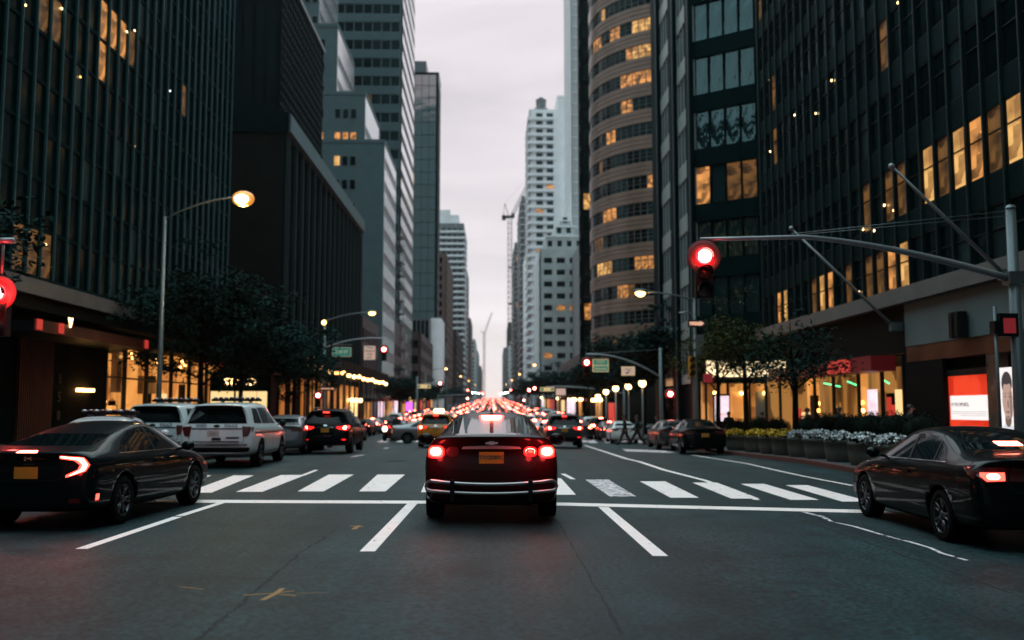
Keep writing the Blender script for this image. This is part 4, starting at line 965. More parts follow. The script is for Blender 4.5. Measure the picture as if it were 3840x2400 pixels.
for yy in (42.2, 44.4, 47.2, 50.8, 53.8, 57.0, 60.2): s.box(WL - .12, WL + .06, yy - .07, yy + .07, 0, zt, 'dark_metal')
s.box(WL - .10, WL + .04, sy0, sy1, 0, .45, 'dark_metal').box(WL - .10, WL + .03, sy0, sy1, 2.95, 3.03, 'dark_metal').box(WL - .1, WL + .05, sy0, sy1, zt, ZL - .5, 'dark_wall')
part(b, s, 'shop_window_frame')
s = MB().box(WL + .06, WL + .3, 55.2, 59.6, 4.2, 4.45, 'lit_red'); part(b, s, 'shop_sign')
b.done()
o = MB().text('STAND', .55, 'lamp_globe', Matrix.Translation((0, 0, 3.05)) @ XZ, .03)
for x0, x1 in ((-1.6, -.35), (-.2, .9), (.95, 1.5)): o.box(x0, x1, -.05, .05, 1.25, 2.55, 'shop_bright')
kk = thing('news_stand', 'glowing orange kiosk with lit panels behind the white police vehicle roof lights', 'kiosk', (-14.1, 53.5, 0))
o.build('lit_panels', kk); MB().box(-1.7, 1.7, .06, 1.5, 0, 3.5, 'dark_wall').box(-1.9, 1.9, -.2, 1.7, 3.5, 3.62, 'dark_metal').box(-1.7, 1.7, -.04, .06, 0, 1.2, 'dark_brown_wall').build('booth', kk); MB().box(-1.7, 1.7, .0, 1.5, -.8, 0, 'dark_wall').build('plinth', kk)

mat('teal_dim', (.012, .026, .028), .6, spec=.2)
# === left 2: dark slab on a podium ==========================================
b = Bld('office_building', 'nearly black office slab rising from a wide podium with a pale sloping cornice line', loc=(WL, 77, 0))
b.face((WL, 77), (WL, 123), 5.5, 24.6, 19, 2.9, 2.75, 18, 'dark_wall', 'black_glass', sill=.5, depth=.3, pier='teal_dim', pierout=.05, frame='dark_wall')
b.core(WL - 30, WL - .0, 77.3, 123, -1.2, 0, 'dark_wall'); b.core(WL - 30, WL - .31, 77, 123, 0, 25.4, 'dark_brown_wall')
b.core(WL - 30.01, WL + .12, 76.8, 77.3, 24.3, 25.9, 'dark_wall'); b.core(WL - .3, WL + .25, 77.3, 123.1, 24.4, 25.9, 'grey_stone'); b.core(WL - .31, WL + .02, 77.3, 123, 0, 5.5, 'dark_wall')
b.core(-48, -22.31, 96, 120, 25.4, 47.6, 'dark_wall')
b.face((-22, 96), (-22, 120), 25.4, 47.4, 1.1, 1.2, 1.0, .95, 'bronze_dark', 'black_glass', sill=.08, frame='bronze_dark', rnd=4)
b.face((-48, 96), (-22, 96), 25.4, 47.4, 3.6, 1.2, .95, 3.2, 'dark_wall', 'black_glass', sill=.3, frame='bronze_dark', rnd=5, pier='bronze_dark', glass2='grey_glass', blind=.2)
b.core(-22.3, -21.8, 95.8, 120.3, 47.4, 47.9, 'steel_grey')
b.done(60)

# === left 3: stepped grey stone block ======================================
b = Bld('office_building', 'grey stone office block stepping up in four terraces with white panelled street side', loc=(WL, 146, 0))
lit3 = [(740, 298, 850, 335, 'lit_amber'), (780, 355, 800, 384, 'lit_gold')]
tiers = ((WL, 43.2), (-20.1, 50.9), (-24.6, 61.9), (-27.6, 96))
for i, (x, zb) in enumerate(tiers):
    za = 0 if i == 0 else tiers[i - 1][1]
    b.core(-50 + i * .01, x - .31, 146 + i * .002, 164, za, zb - .3, 'grey_stone'); b.core(x - .32, x, 146 + i * .002, 146.3, za, zb - .3, 'grey_stone')
    b.face((x, 146.3), (x, 164), za + .5 if i == 0 else za, zb - .2, 3.76, 1.55, 1.35, 1.75, 'white_panel', 'clear_glass', sill=1.0, frame='silver_mullion', rnd=i + 9)
    b.core(-50.1, x + .08, 145.92, 164.1, zb - .3, zb + .3, 'grey_stone')
for g_ in range(5):
    for q_ in range(3):
        xc = -21.9 - g_ * 5.1 - q_ * 1.24
        for j in range(22):
            zc = 1.6 + (965 - 269) * 146 / F - 3.76 * (j - 6)
            lim = [t[1] for t in tiers if xc < t[0] - .6][-1]
            if zc < 5 or zc + 1.7 > lim - .8: continue
            c = Vector((xc, 145.97, zc)); px, py = proj(c + Vector((0, 0, .8))); gl = 'black_glass'
            for (x0, y0, x1, y1, mt) in lit3:
                if x0 <= px <= x1 and y0 <= py <= y1: gl = mt
            b.wins.append((Matrix.Translation(c), .95, 1.6, gl, 'grey_brick', 0, 0, c, px, py, Vector((0, -1))))
b.done()

# === left 4: tall striped tower ============================================
b = Bld('office_tower', 'tall grey striped tower with bright white bands down its street side, top out of frame', 'tower', loc=(-18.5, 188, 0))
lit4 = [(830, 170, 900, 190, 'lit_gold'), (868, 125, 886, 142, 'lit_spot'), (858, 228, 875, 252, 'lit_dim'), (845, 275, 864, 298, 'lit_dim'), (940, 590, 968, 740, 'lit_dim')]
b.core(-44, -18.81, 188.31, 217, 0, 118, 'grey_stone')
b.face((-44, 188), (-18.5, 188), 5, 118, 3.78, 1.88, 1.72, 2.0, 'grey_stone', 'black_glass', sill=1.2, lit=lit4, frame='steel_grey', rnd=3, edge=.3, pierout=-.1)
b.face((-18.5, 188), (-18.5, 217), 5, 118, 3.78, 2.4, 2.32, 1.85, 'white_panel', 'clear_glass', sill=1.1, frame='steel_grey', rnd=8, pierout=-.1)
b.done()
# lower street side strip with scaffold
b = thing('scaffold', 'pale metal scaffold climbing the street side of the striped tower', 'scaffold', (-16.9, 176, 0))
s = MB()
for i in range(14):
    z = i * 2.4
    for y in (0, 4): s.tube([(0, y, z), (0, y, z + 2.4)], .06, 'steel_light', 5); s.tube([(-1.3, y, z), (-1.3, y, z + 2.4)], .06, 'steel_light', 5)
    s.box(-1.4, .1, -.2, 4.2, z + 2.34, z + 2.42, 'steel_grey'); s.tube([(0, 0, z), (0, 4, z + 2.4)], .04, 'steel_light', 5); s.tube([(-1.3, 0, z + 1.1), (0, 0, z + 1.1)], .05, 'steel_light', 5)
s.build('frame', b)

# === left 5: dark mirrored tower ===========================================
b = Bld('glass_tower', 'dark mirrored glass tower with a small rooftop block, wavy reflections on its front', 'tower', loc=(-17, 287, 0))
b.core(-36, -17.2, 287.21, 299, 0, 104.6, 'dark_wall')
lit5 = [(990, 546, 1020, 560, 'lit_dim')]
b.face((-36, 287), (-17, 287), 27, 105, 3.9, 2.2, 2.14, 3.82, 'bronze_dark', 'tower_glass', sill=.04, depth=.15, lit=lit5, p_lit=.008, litmat='lit_gold', frame='steel_grey')
b.face((-17, 287), (-17, 299), 5, 105, 3.9, 2.4, 2.3, 3.8, 'silver_mullion', 'clear_glass', sill=.04, depth=.15)
b.core(-34, -21, 289, 297, 104.6, 109.6, 'steel_grey'); b.core(-36, -16.9, 286.9, 299.1, 104.6, 105.3, 'bronze_dark')
b.done()
# vertical fin block with rounded corner
b = Bld('low_office', 'low block with white vertical fins and a rounded grey corner below the mirrored tower', loc=(-14.4, 262, 0))
b.core(-30, -17.5, 266, 284, 0, 26.6, 'dark_wall')
b.face((-30, 265.7), (-17.4, 265.7), .5, 26.5, 13, 1.15, 1.05, 12.6, 'steel_light', 'black_glass', sill=.2, pierout=.1, frame='steel_light')
s = MB()
for (xa, za, zb, mt) in ((0, 0, 26.8, 'pale_concrete'),):
    pl = [(-17.4, 266)] + [(-16.2 + 1.7 * math.sin(t), 267.4 - 1.7 * math.cos(t)) for t in [math.pi / 2 * i / 8 for i in range(9)]] + [(-14.5, 284), (-17.4, 284)]
    n = len(pl); s.add([(x, y, za) for x, y in pl] + [(x, y, zb) for x, y in pl], [(i, (i + 1) % n, n + (i + 1) % n, n + i) for i in range(n)] + [tuple(range(n, 2 * n)), tuple(range(n))[::-1]], mt)
part(b, s, 'rounded_corner'); b.done(40)

# generic block: front and street side
def block(side, Y, Yd, z, wall, glass, label, x_in=None, wdt=16, floor=3.5, bay=3.0, ww=1.8, wh=1.9, name='apartment_building', p_lit=.03, crown=0, balc=0, sidewall=None, rnd=1, litmat='lit_amber', mull=1, z0=None, cat='building', nmax=60):
    x = x_in if x_in is not None else (WL if side == 'L' else WR)
    z0 = hill(Y) - 1; b = Bld(name, label, cat, loc=(x, Y, z0)); sw = sidewall or wall
    if side == 'L':
        b.core(x - wdt, x - .31, Y + .31, Y + Yd, z0, z - .3, wall)
        b.face((x - wdt, Y), (x, Y), z0 + 4, z, floor, bay, ww, wh, wall, glass, p_lit=p_lit, rnd=rnd, litmat=litmat, mull=mull, depth=.3)
        b.face((x, Y), (x, Y + Yd), z0 + 4, z, floor, bay, ww, wh, sw, glass, p_lit=p_lit * .5, rnd=rnd + 1, litmat=litmat, mull=mull, depth=.3)
        b.core(x - wdt, x - .005, Y + .005, Y + Yd, z0, z0 + 4, wall)
        if crown: b.core(x - wdt - .1, x + .15, Y - .15, Y + Yd + .1, z, z + crown, wall)
    else:
        b.core(x + .31, x + wdt, Y + .31, Y + Yd, z0, z - .3, wall)
        b.face((x, Y), (x + wdt, Y), z0 + 4, z, floor, bay, ww, wh, wall, glass, p_lit=p_lit, rnd=rnd, litmat=litmat, mull=mull, depth=.3)
        b.face((x, Y + Yd), (x, Y), z0 + 4, z, floor, bay, ww, wh, sw, glass, p_lit=p_lit * .5, rnd=rnd + 1, litmat=litmat, mull=mull, depth=.3)
        b.core(x + .005, x + wdt, Y + .005, Y + Yd, z0, z0 + 4, wall)
        if crown: b.core(x - .15, x + wdt + .1, Y - .15, Y + Yd + .1, z, z + crown, wall)
    if balc:
        nf = int((z - z0 - 4) / floor); sg = 1 if side == 'L' else -1
        for j in range(nf):
            zz = z0 + 4 + j * floor; s = MB()
            ya, yb = Y - .9, Y + Yd * .95
            xa, xb = sorted((x - sg * wdt * .8, x + sg * .9))
            s.box(xa, xb, Y - 1.0, Y - .01, zz, zz + .2, 'pale_concrete'); s.box(xa, xb, Y - 1.0, Y - .93, zz + .2, zz + 1.15, balc)
            xc, xd = sorted((x + sg * .01, x + sg * .9)); s.box(xc, xd, Y, yb, zz, zz + .2, 'pale_concrete')
            xe, xf = sorted((x + sg * .84, x + sg * .9)); s.box(xe, xf, Y - .9, yb, zz + .2, zz + 1.15, balc)
            if proj((x, Y, zz))[1] > -20: part(b, s, 'balcony')
    b.done(nmax); return b
block('L', 345, 60, 58, 'brown_brick', 'black_glass', 'brown brick apartment block between the mirrored tower and the balconied tower', wdt=14, rnd=11, floor=3.2, z0=0)
b = block('L', 545, 43, 108.5, 'grey_brick', 'grey_glass', 'grey tower ringed by balconies on every floor, with blank pale rooftop blocks', wdt=20, balc='pale_concrete', rnd=12, bay=3.2, p_lit=.03, nmax=80)
for x0, x1, zt in ((-35, -25, 117), (-25.2, -20, 114)):
    s = MB().box(x0, x1, 548, 580, 108.3, zt, 'pale_concrete'); s.build('rooftop_block', b.root, (-b.loc.x, -b.loc.y, -b.loc.z))
block('L', 300, 36, 22, 'dark_brick', 'black_glass', 'low dark brick block just past the rounded grey corner', wdt=12, rnd=15, p_lit=.05, x_in=-15.6)
block('L', 415, 100, 36, 'dark_brick', 'grey_glass', 'low reddish brick block in front of the balconied tower', wdt=10, rnd=13, p_lit=.05, x_in=-16)
block('L', 615, 50, 92, 'grey_brick', 'grey_glass', 'slim grey block directly past the balconied tower on the left', wdt=16, rnd=14)
block('L', 720, 70, 70, 'brown_brick', 'grey_glass', 'brown block with a flat top, left side of the far street gap', wdt=18, rnd=16)
block('L', 860, 90, 64, 'cream_stone', 'grey_glass', 'cream stone block stepping down toward the far sky gap on the left', wdt=16, rnd=17, x_in=-16)
block('L', 1060, 120, 66, 'grey_brick', 'grey_glass', 'small grey block near the far end of the avenue on the left', wdt=20, rnd=18, bay=4, ww=2.4)
block('L', 1350, 200, 62, 'brown_brick', 'grey_glass', 'farthest brown block on the left, beside the small distant crane', wdt=20, rnd=19, bay=5, ww=3, floor=4)
# right side far
block('R', 372, 30, 121, 'pale_concrete', 'grey_glass', 'tall white apartment tower with white balcony bands and a rooftop water tank', wdt=12, balc='pale_concrete', rnd=21, bay=4.2, ww=2.6, wh=2.1, p_lit=.06, mull=2, nmax=90, floor=3.25, cat='tower', name='apartment_tower')
s = thing('water_tank', 'round rooftop water tank with conical roof on the white apartment tower', 'water tank', (19.5, 380, 120.7))
MB().box(-5, 6.5, -2, 8, 0, 2.0, 'cream_stone').box(-2.8, 2.8, -1, 6, 2.0, 3.2, 'cream_stone').build('plinth', s)
MB().lathe([(2.0, 3.2), (2.1, 6.5), (2.3, 6.6), (0.01, 8.2)], 'grey_brick', 16).build('tank', s)
b = Bld('concrete_tower', 'blank pale tower rising directly behind the white apartment tower', 'tower', loc=(29, 420, 0)); b.core(29, 40, 420, 440, 0, 142, 'pale_concrete'); b.core(28.8, 40.2, 419.8, 440.2, 142, 143, 'white_panel'); b.done()
b = Bld('glass_tower', 'very tall pale glass tower beside the dark slab, top out of frame', 'tower', loc=(25.2, 300, 0))
b.core(25.4, 44, 300.3, 330, 0, 175, 'pale_concrete'); b.face((25.2, 300), (44, 300), 0, 175, 3.7, 1.3, 1.2, 3.5, 'pale_concrete', 'pale_glass', sill=.1, frame='silver_mullion')
b.face((25.2, 330), (25.2, 300), 0, 175, 3.7, 1.3, 1.2, 3.5, 'pale_concrete', 'pale_glass', sill=.1, frame='silver_mullion', rnd=2); b.done(60)
b = Bld('office_tower', 'narrow black slab squeezed against the left edge of the curved building', 'tower', loc=(14.2, 152, 0))
b.core(14.5, 30, 152.3, 155.5, 0, 82, 'bronze_dark'); b.face((14.2, 152), (30, 152), 1, 82, 3.6, 1.5, 1.35, 2.7, 'bronze_dark', 'black_glass', sill=.4, lit=[(1376, 474, 1400, 496, 'lit_gold'), (1380, 730, 1400, 780, 'lit_amber'), (1378, 655, 1400, 670, 'lit_gold')], frame='dark_metal')
b.face((14.2, 155.5), (14.2, 152), 1, 82, 3.6, 1.5, 1.35, 2.7, 'bronze_dark', 'black_glass', sill=.4, frame='dark_metal', rnd=4); b.done(60)
b = block('R', 292, 28, 51, 'cream_stone', 'black_glass', 'cream stone apartment block with setbacks and an ornate penthouse, behind the street trees', wdt=13, rnd=23, bay=4.0, ww=2.6, wh=1.7, p_lit=.12, floor=3.7, nmax=90, mull=2)
for (x0, x1, y0, y1, za, zb) in ((16.5, 27.5, 293, 318, 50.5, 55), (19.5, 26, 295, 312, 55, 58.5), (21, 24.5, 296, 300, 58.5, 60.5)):
    s = MB().box(x0, x1, y0, y1, za, zb, 'cream_stone').box(x0 - .15, x1 + .15, y0 - .15, y1 + .15, zb - .1, zb + .35, 'pale_concrete')
    for x in range(int(x0) + 1, int(x1), 3): s.box(x, x + 1.4, y0 - .03, y0 + .05, za + 1.4, za + 3.2, 'black_glass')
    s.build('penthouse', b.root, (-b.loc.x, -b.loc.y, -b.loc.z))
s = MB()
for i in range(9):
    s.box(13.6, 14.2, 292.5 + i * 3, 293.6 + i * 3, 5, 50, 'pale_concrete')
s.build('pilasters', b.root, (-b.loc.x, -b.loc.y, -b.loc.z))
b = Bld('apartment_building', 'slanted grey block with a pale diagonal roof edge, behind the cream block', loc=(28, 240, 0)); b.core(24.3, 40, 262, 290, 0, 48, 'grey_brick'); b.core(24.2, 40.1, 261.8, 262, 30, 31, 'pale_concrete'); b.face((24.3, 261.6), (40, 261.6), 4, 47, 3.6, 3, 1.8, 1.9, 'grey_brick', 'black_glass'); b.done(30)
block('R', 412, 55, 72, 'pale_concrete', 'grey_glass', 'pale stepped block left of the white apartment tower', wdt=8, x_in=14.8, rnd=24, bay=2.6, ww=1.5)
block('R', 480, 60, 110, 'grey_brick', 'black_glass', 'dark tower with thin dark balconies left of the white apartment tower', wdt=14, balc='steel_grey', rnd=25, p_lit=.04, name='apartment_tower', cat='tower')
block('R', 640, 60, 114, 'grey_brick', 'grey_glass', 'grey tower under construction beside the large crane', wdt=16, rnd=26, balc='steel_grey', p_lit=.04, nmax=50, name='apartment_tower', cat='tower')
block('R', 560, 50, 55, 'dark_brick', 'grey_glass', 'dark brick block below the crane mast', wdt=12, rnd=27, x_in=14.2)
block('R', 830, 100, 60, 'pale_concrete', 'grey_glass', 'pale low block right of the far sky gap', wdt=16, rnd=28, x_in=14.5)
block('R', 1020, 110, 94, 'brown_brick', 'grey_glass', 'flat topped brown tower right of the far sky gap', wdt=20, rnd=29, bay=4, ww=2.4, x_in=16, p_lit=.01)
block('R', 1350, 200, 88, 'grey_brick', 'grey_glass', 'farthest grey block on the right side of the avenue', wdt=20, rnd=30, bay=5, ww=3, floor=4, x_in=15)
block('R', 150, 90, 12, 'dark_brick', 'black_glass', 'low dark row behind the street trees on the right', wdt=12, rnd=31, x_in=16.5, p_lit=.1)
block('L', 126.5, 18, 14, 'dark_brick', 'black_glass', 'low dark shop row beyond the lit sidewalk shed', wdt=10, rnd=32, p_lit=.15, x_in=-17.4)
block('L', 217.6, 44, 19, 'dark_brick', 'black_glass', 'dark brick row in front of the fin block', wdt=12, rnd=33, p_lit=.08, x_in=-16.5)
block('L', 165, 22, 17, 'dark_brick', 'black_glass', 'dark low annex at the foot of the striped tower', wdt=10, rnd=34, p_lit=.08, x_in=-17.2)

# === cranes ================================================================
def truss(s, a, b_, w, mt, n, r=.12):
    a = Vector(a); b_ = Vector(b_); d = (b_ - a).normalized(); u = d.cross(Vector((0, 1, 0))).normalized() * w / 2; v = d.cross(u).normalized() * w / 2
    cs = [u + v, u - v, -u - v, -u + v]
    for c in cs: s.tube([a + c, b_ + c], r, mt, 4)
    for i in range(n):
        p = a.lerp(b_, i / n); q = a.lerp(b_, (i + 1) / n)
        for k in range(4): s.tube([p + cs[k], q + cs[(k + 1) % 4]], r * .6, mt, 4); s.tube([p + cs[k], p + cs[(k + 1) % 4]], r * .6, mt, 4)
b0 = P(1205, 850, 700); t0 = P(1205, 515, 700)
c = thing('tower_crane', 'tall lattice tower crane with its jib raised to the right, above the right hand roofs', 'crane', (b0.x, 700, hill(700)))
s = MB(); truss(s, (0, 0, 0), (0, 0, t0.z - c.location.z), 3.0, 'dark_metal', 34, .20); s.build('mast', c)
zt = t0.z - c.location.z
s = MB().box(-5.5, 3, -1.5, 1.5, zt, zt + 1.6, 'dark_metal').box(-6, -3, -1.8, 1.8, zt - 1.5, zt + 1.8, 'dark_metal').box(1.5, 3.5, -1.5, 1.5, zt + .5, zt + 3.2, 'dark_metal'); s.build('slewing_deck', c)
j1 = P(1250, 424, 700); s = MB(); truss(s, (1.5, 0, zt + 1.5), (j1.x - c.location.x + 5, 0, j1.z - c.location.z + 8), 2.0, 'steel_grey', 14, .15); s.build('jib', c)
s = MB(); s.tube([(-1, 0, zt + 1.5), (-3.8, 0, zt + 11)], .25, 'dark_metal', 5); s.tube([(-5, 0, zt + 1.5), (-3.8, 0, zt + 11)], .2, 'dark_metal', 5); s.tube([(-3.8, 0, zt + 11), (10, 0, zt + 27)], .05, 'dark_metal', 4); s.build('a_frame', c)
for zz in (.30, .52, .72): MB().box(-1, 8, -1, 1, zt * zz + 0, zt * zz + 1.0, 'dark_metal').build('tie_collar', c)
b0 = P(1144, 930, 1500); t0 = P(1146, 790, 1500)
c = thing('tower_crane', 'tiny distant crane silhouette in the left of the far sky gap', 'crane', (b0.x, 1500, hill(1500)))
s = MB(); truss(s, (0, 0, 0), (0, 0, t0.z - c.location.z), 3, 'dark_metal', 20, .3); s.build('mast', c)
zt = t0.z - c.location.z; s = MB(); truss(s, (0, 0, zt), (12, 0, zt + 35), 2, 'dark_metal', 8, .2); s.tube([(0, 0, zt), (-5, 0, zt + 6)], .6, 'dark_metal', 5); s.build('jib', c)

# === the street behind the camera ==========================================
b = Bld('office_building', 'dark office block behind the camera on the left pavement', loc=(WL, 12, 0)); b.core(WL - 25, WL - .31, -90, 11.5, 0, 44, 'dark_wall')
b.face((WL, -90), (WL, 11.5), .5, 44, 3.8, 3.0, 2.6, 2.6, 'bronze_dark', 'black_glass', sill=.8, depth=.3); b.done(0)
b = Bld('office_building', 'dark office block behind the camera on the right pavement', loc=(WR, 10, 0)); b.core(WR + .31, WR + 25, -90, 9.5, 0, 48, 'dark_wall')
b.face((WR, 9.5), (WR, -90), .5, 48, 3.8, 3.0, 2.6, 2.6, 'bronze_dark', 'black_glass', sill=.8, depth=.3); b.done(0)
b = Bld('office_building', 'grey office block out of view far behind the camera, added to darken reflections', loc=(0, -150, 0)); b.core(-45, 45, -180, -150.31, 0, 52, 'grey_brick')
b.face((45, -150), (-45, -150), .5, 52, 3.8, 3.0, 2.2, 2.0, 'grey_brick', 'black_glass', sill=.9, depth=.3); b.done(0)  # unseen block across the avenue, added to shut out low sky
mat('teal_fin', (.006, .021, .023), .5, spec=.2)
# === right 1: bronze curtain wall over shops ================================
b = Bld('office_building', 'dark office block with some lit floors over a red canopied shop, on the right', loc=(WR, 26, 0))
Y0, Y1, ZR = 12.0, 50.8, 4.95
lit = [(2360, 240, 2440, 420, 'lit_gold'), (2275, 290, 2330, 450, 'lit_gold'), (2200, 330, 2275, 500, 'lit_amber'), (2150, 370, 2200, 520, 'lit_dim'), (2060, 450, 2110, 520, 'lit_dim'), (1830, 640, 2150, 760, 'lit_gold')]
def lf(i, j, px, py, rn):
    if j == 1 and px > 2150: return ('lit_amber', 'lit_dim', 'lit_gold', None, 'lit_gold', 'lit_dim', 'lit_gold')[i % 7]
    if j == 1 and px > 2050: return rn.choice(['lit_dim', None])
    if j == 0 and 1840 < px < 2165: return rn.choice(['lit_gold', 'lit_dim', 'lit_amber', None, 'lit_dim', None])
    if j in (3, 4, 6) and rn.random() < .03: return 'lit_dim'
b.face((WR, Y1), (WR, Y0), 5.5, 5.5 + 11 * 2.85, 2.85, 1.05, .99, 1.95, 'bronze_dark', 'black_glass', sill=.05, depth=.10, litfn=lf, frame='dark_metal', rail=.62, mull=0, glass2='grey_glass', blind=.10, rnd=5)
b.core(WR + .01, WR + 25, 29, Y1, -1.2, -.02, 'dark_wall')
b.core(WR + .105, WR + 25, Y0, Y1, ZR, 37.2, 'dark_wall')
b.face((WR, Y1 + .0), (WR + .001, Y1 + .0), 50, 50.1, 3.5, 1, 1, 1, 'dark_wall', 'black_glass') if 0 else None
s = MB(); y = Y0 + .25
yy = Y1 - ((Y1 - Y0) - int((Y1 - Y0) / 1.05) * 1.05) / 2
while yy >= Y0 - .1: s.box(WR - .075, WR + .01, yy - .03, yy + .03, ZR + .85, 37.2, 'teal_fin'); yy -= 1.05
part(b, s, 'mullions')
s = MB().box(WR - .35, WR + .3, Y0, Y1 + .1, ZR + .3, ZR + .85, 'ledge_stone'); part(b, s, 'ledge')
s = MB().box(WR, WR + .3, 33.2, 46.9, 3.55, ZR + .3, 'dark_brown_wall').box(WR - .02, WR + .3, 30.4, 33.2, 0, ZR + .3, 'dark_brown_wall').box(WR - .06, WR + .3, Y0, 33.0, 3.75, ZR + .29, 'fascia_grey').box(WR - .03, WR + .3, Y0, 33.0, 3.2, 3.75, 'copper_panel'); part(b, s, 'fascia')
s = MB().box(WR - .9, WR, 34.0, 46.8, 2.95, 3.5, 'red_canopy').box(WR - .93, WR - .9, 36.0, 38.4, 2.98, 3.48, 'lit_red'); part(b, s, 'canopy')
for x_, y_ in ((1818, 188), (1878, 272), (1928, 268), (1965, 190), (2090, 485), (2112, 497), (2040, 542), (2066, 545), (1820, 358), (2122, 6), (2030, 690), (2117, 690), (2385, 637)):
    q = PX(x_, y_, WR - .0); part(b, MB().ball(q, .05, 'lamp_globe', 8, (.5, 1.4, 1)), 'lamp_glint')  # lamp reflections painted as glowing balls on the panes
# shop room
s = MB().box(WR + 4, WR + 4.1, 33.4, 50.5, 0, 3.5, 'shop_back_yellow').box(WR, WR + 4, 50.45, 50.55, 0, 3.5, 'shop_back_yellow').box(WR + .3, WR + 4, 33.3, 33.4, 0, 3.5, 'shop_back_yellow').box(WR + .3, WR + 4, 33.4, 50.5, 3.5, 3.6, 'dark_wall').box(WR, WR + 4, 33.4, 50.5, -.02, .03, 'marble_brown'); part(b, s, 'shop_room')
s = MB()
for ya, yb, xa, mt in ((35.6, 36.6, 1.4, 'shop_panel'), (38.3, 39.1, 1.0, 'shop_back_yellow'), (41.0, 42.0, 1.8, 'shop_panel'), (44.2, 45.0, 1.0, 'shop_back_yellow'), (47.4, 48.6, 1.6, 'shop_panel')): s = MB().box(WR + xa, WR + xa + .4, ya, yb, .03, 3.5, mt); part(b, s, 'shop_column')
s = MB()
for i in range(9): s.ball((WR + 1.0 + (i % 3) * .7, 34.4 + i * 1.8, 1.5 + (i * 7 % 3) * .35), .10, 'lamp_warm' if i % 2 else 'amber_spot', 8)
for ya, yb in ((41.5, 43.5), (39.5, 40.6), (36.3, 37.0)): s.tube([(WR + .7, ya, 2.55), (WR + .7, yb, 2.75)], .03, 'green_tube', 5)
for i in range(6): s.ball((WR + .9, 34.5 + i * 2.7, 3.3), .13, 'lamp_warm', 8, (1, 3, .5))
part(b, s, 'shop_lamps')
part(b, MB().box(WR + .5, WR + .6, 37.2, 38.0, 1.1, 2.35, 'pink_screen'), 'shop_screen'); part(b, MB().box(WR + .5, WR + .6, 46.5, 47.2, .8, 1.6, 'lit_red'), 'display_item')
rq = random.Random(44)
for i in range(34):
    yy_ = rq.uniform(33.7, 50); xx_ = rq.uniform(.6, 3.5); h_ = rq.uniform(.5, 2.3); w_ = rq.uniform(.15, .7); z_ = rq.choice([.03, .03, .03, 1.2])
    part(b, MB().box(WR + xx_, WR + xx_ + .3, yy_, yy_ + w_, z_, z_ + h_, rq.choice(['dark_wall', 'dark_wall', 'shop_panel', 'cloth_grey', 'lit_red', 'marble_brown', 'cream_stone', 'cloth_black', 'shop_bright'])), 'display_item')
s = MB()
for yy in (33.4, 35.3, 37.6, 40.4, 42.8, 45.4, 48.0, 50.5): s.box(WR - .04, WR + .08, yy - .06, yy + .06, 0, 3.5, 'dark_metal')
s.box(WR - .02, WR + .06, 33.4, 50.5, 0, .35, 'dark_metal'); part(b, s, 'shop_window_frame')
# near bay: marble, lit red screen, portrait poster
s = MB().box(WR + .02, WR + .3, 30.6, 33.0, 0, 3.2, 'marble_brown').box(WR + .3, WR + .4, Y0, 30.6, 0, 3.3, 'dark_wall').box(WR - .01, WR + .3, 27.05, 27.7, 0, 3.2, 'marble_brown').box(WR, WR + .3, Y0, 24.6, 0, 3.2, 'marble_brown'); part(b, s, 'marble_piers')
b.done()
s0 = thing('screen', 'big glowing red shop screen with a white text panel reading IF YOU SMOKED', 'screen', (WR + .15, 29, 0))
A = PX(2225, 880, WR); Bq = PX(2333, 1000, WR)
ya, yb = A.y - 29, Bq.y - 29; zt, zb = 2.62, .55
MB().box(-.0, .12, yb - .0, ya, zb, zt, 'red_screen').build('display', s0)
MB().box(-.02, -.001, yb + .12, ya - .25, 1.25, 2.0, 'white_screen').build('text_panel', s0)
TR = Matrix.Rotation(R(-90), 4, 'Z') @ XZ
MB().text('IF YOU SMOKED,', .155, 'screen_dark', Matrix.Translation((-.03, ya - .34, 1.72)) @ TR @ Matrix.Diagonal((.95, 1, 1, 1)), .003, 'LEFT').build('caption', s0)
s = MB()
for i in range(3): s.box(-.03, -.022, yb + .25, ya - .36 - (0 if i < 2 else .5), 1.50 - i * .06, 1.515 - i * .06, 'screen_grey')
s.build('small_print', s0)
s = MB().box(-.06, .02, ya, ya + .07, .4, 2.85, 'dark_metal').box(-.06, .02, yb - .07, yb, .4, 2.85, 'dark_metal').box(-.055, .02, yb, ya, zt, zt + .2, 'dark_metal'); s.build('frame', s0)
s = MB()
for i in range(3): s.box(-.3, -.2, yb + .25 + i * .75, yb + .4 + i * .75, .5, .78 + .1 * (i % 2), 'white_screen')
s.build('desk_items', s0)
s0 = thing('poster', 'bright backlit portrait poster of a dark haired man, beside the signal pole', 'poster', (WR - .05, 26.0, 0))
A = PX(2360, 875, WR); Bq = PX(2408, 1000, WR); ya, yb = A.y - 26, Bq.y - 26; yc = (ya + yb) / 2; zc = 1.75
MB().box(0, .1, yb, ya, .5, 2.75, 'white_screen').build('panel', s0)
def disc(cy, cz, ry, rz, mt, x=-.004, n=20): return [(x, cy + ry * math.cos(2 * math.pi * k / n), cz + rz * math.sin(2 * math.pi * k / n)) for k in range(n)]
mat('poster_skin', (.4, .3, .28), .5, emit=(.42, .25, .20), est=1); mat('poster_shade', (.2, .15, .14), .5, emit=(.14, .08, .065), est=1); mat('poster_dim', (.3, .2, .15), .5, emit=(.22, .13, .105), est=1); mat('poster_shirt', (.6, .6, .62), .5, emit=(.62, .60, .62), est=1)
sx = (ya - yb) * .5
yc -= sx * .08; s = MB()
def pd(dy, z, ry, rz, m_, x): s.add([(x, yc + dy * sx + ry * sx * math.cos(2 * math.pi * k / 20) , z + rz * math.sin(2 * math.pi * k / 20)) for k in range(20)], [tuple(range(20))], m_)
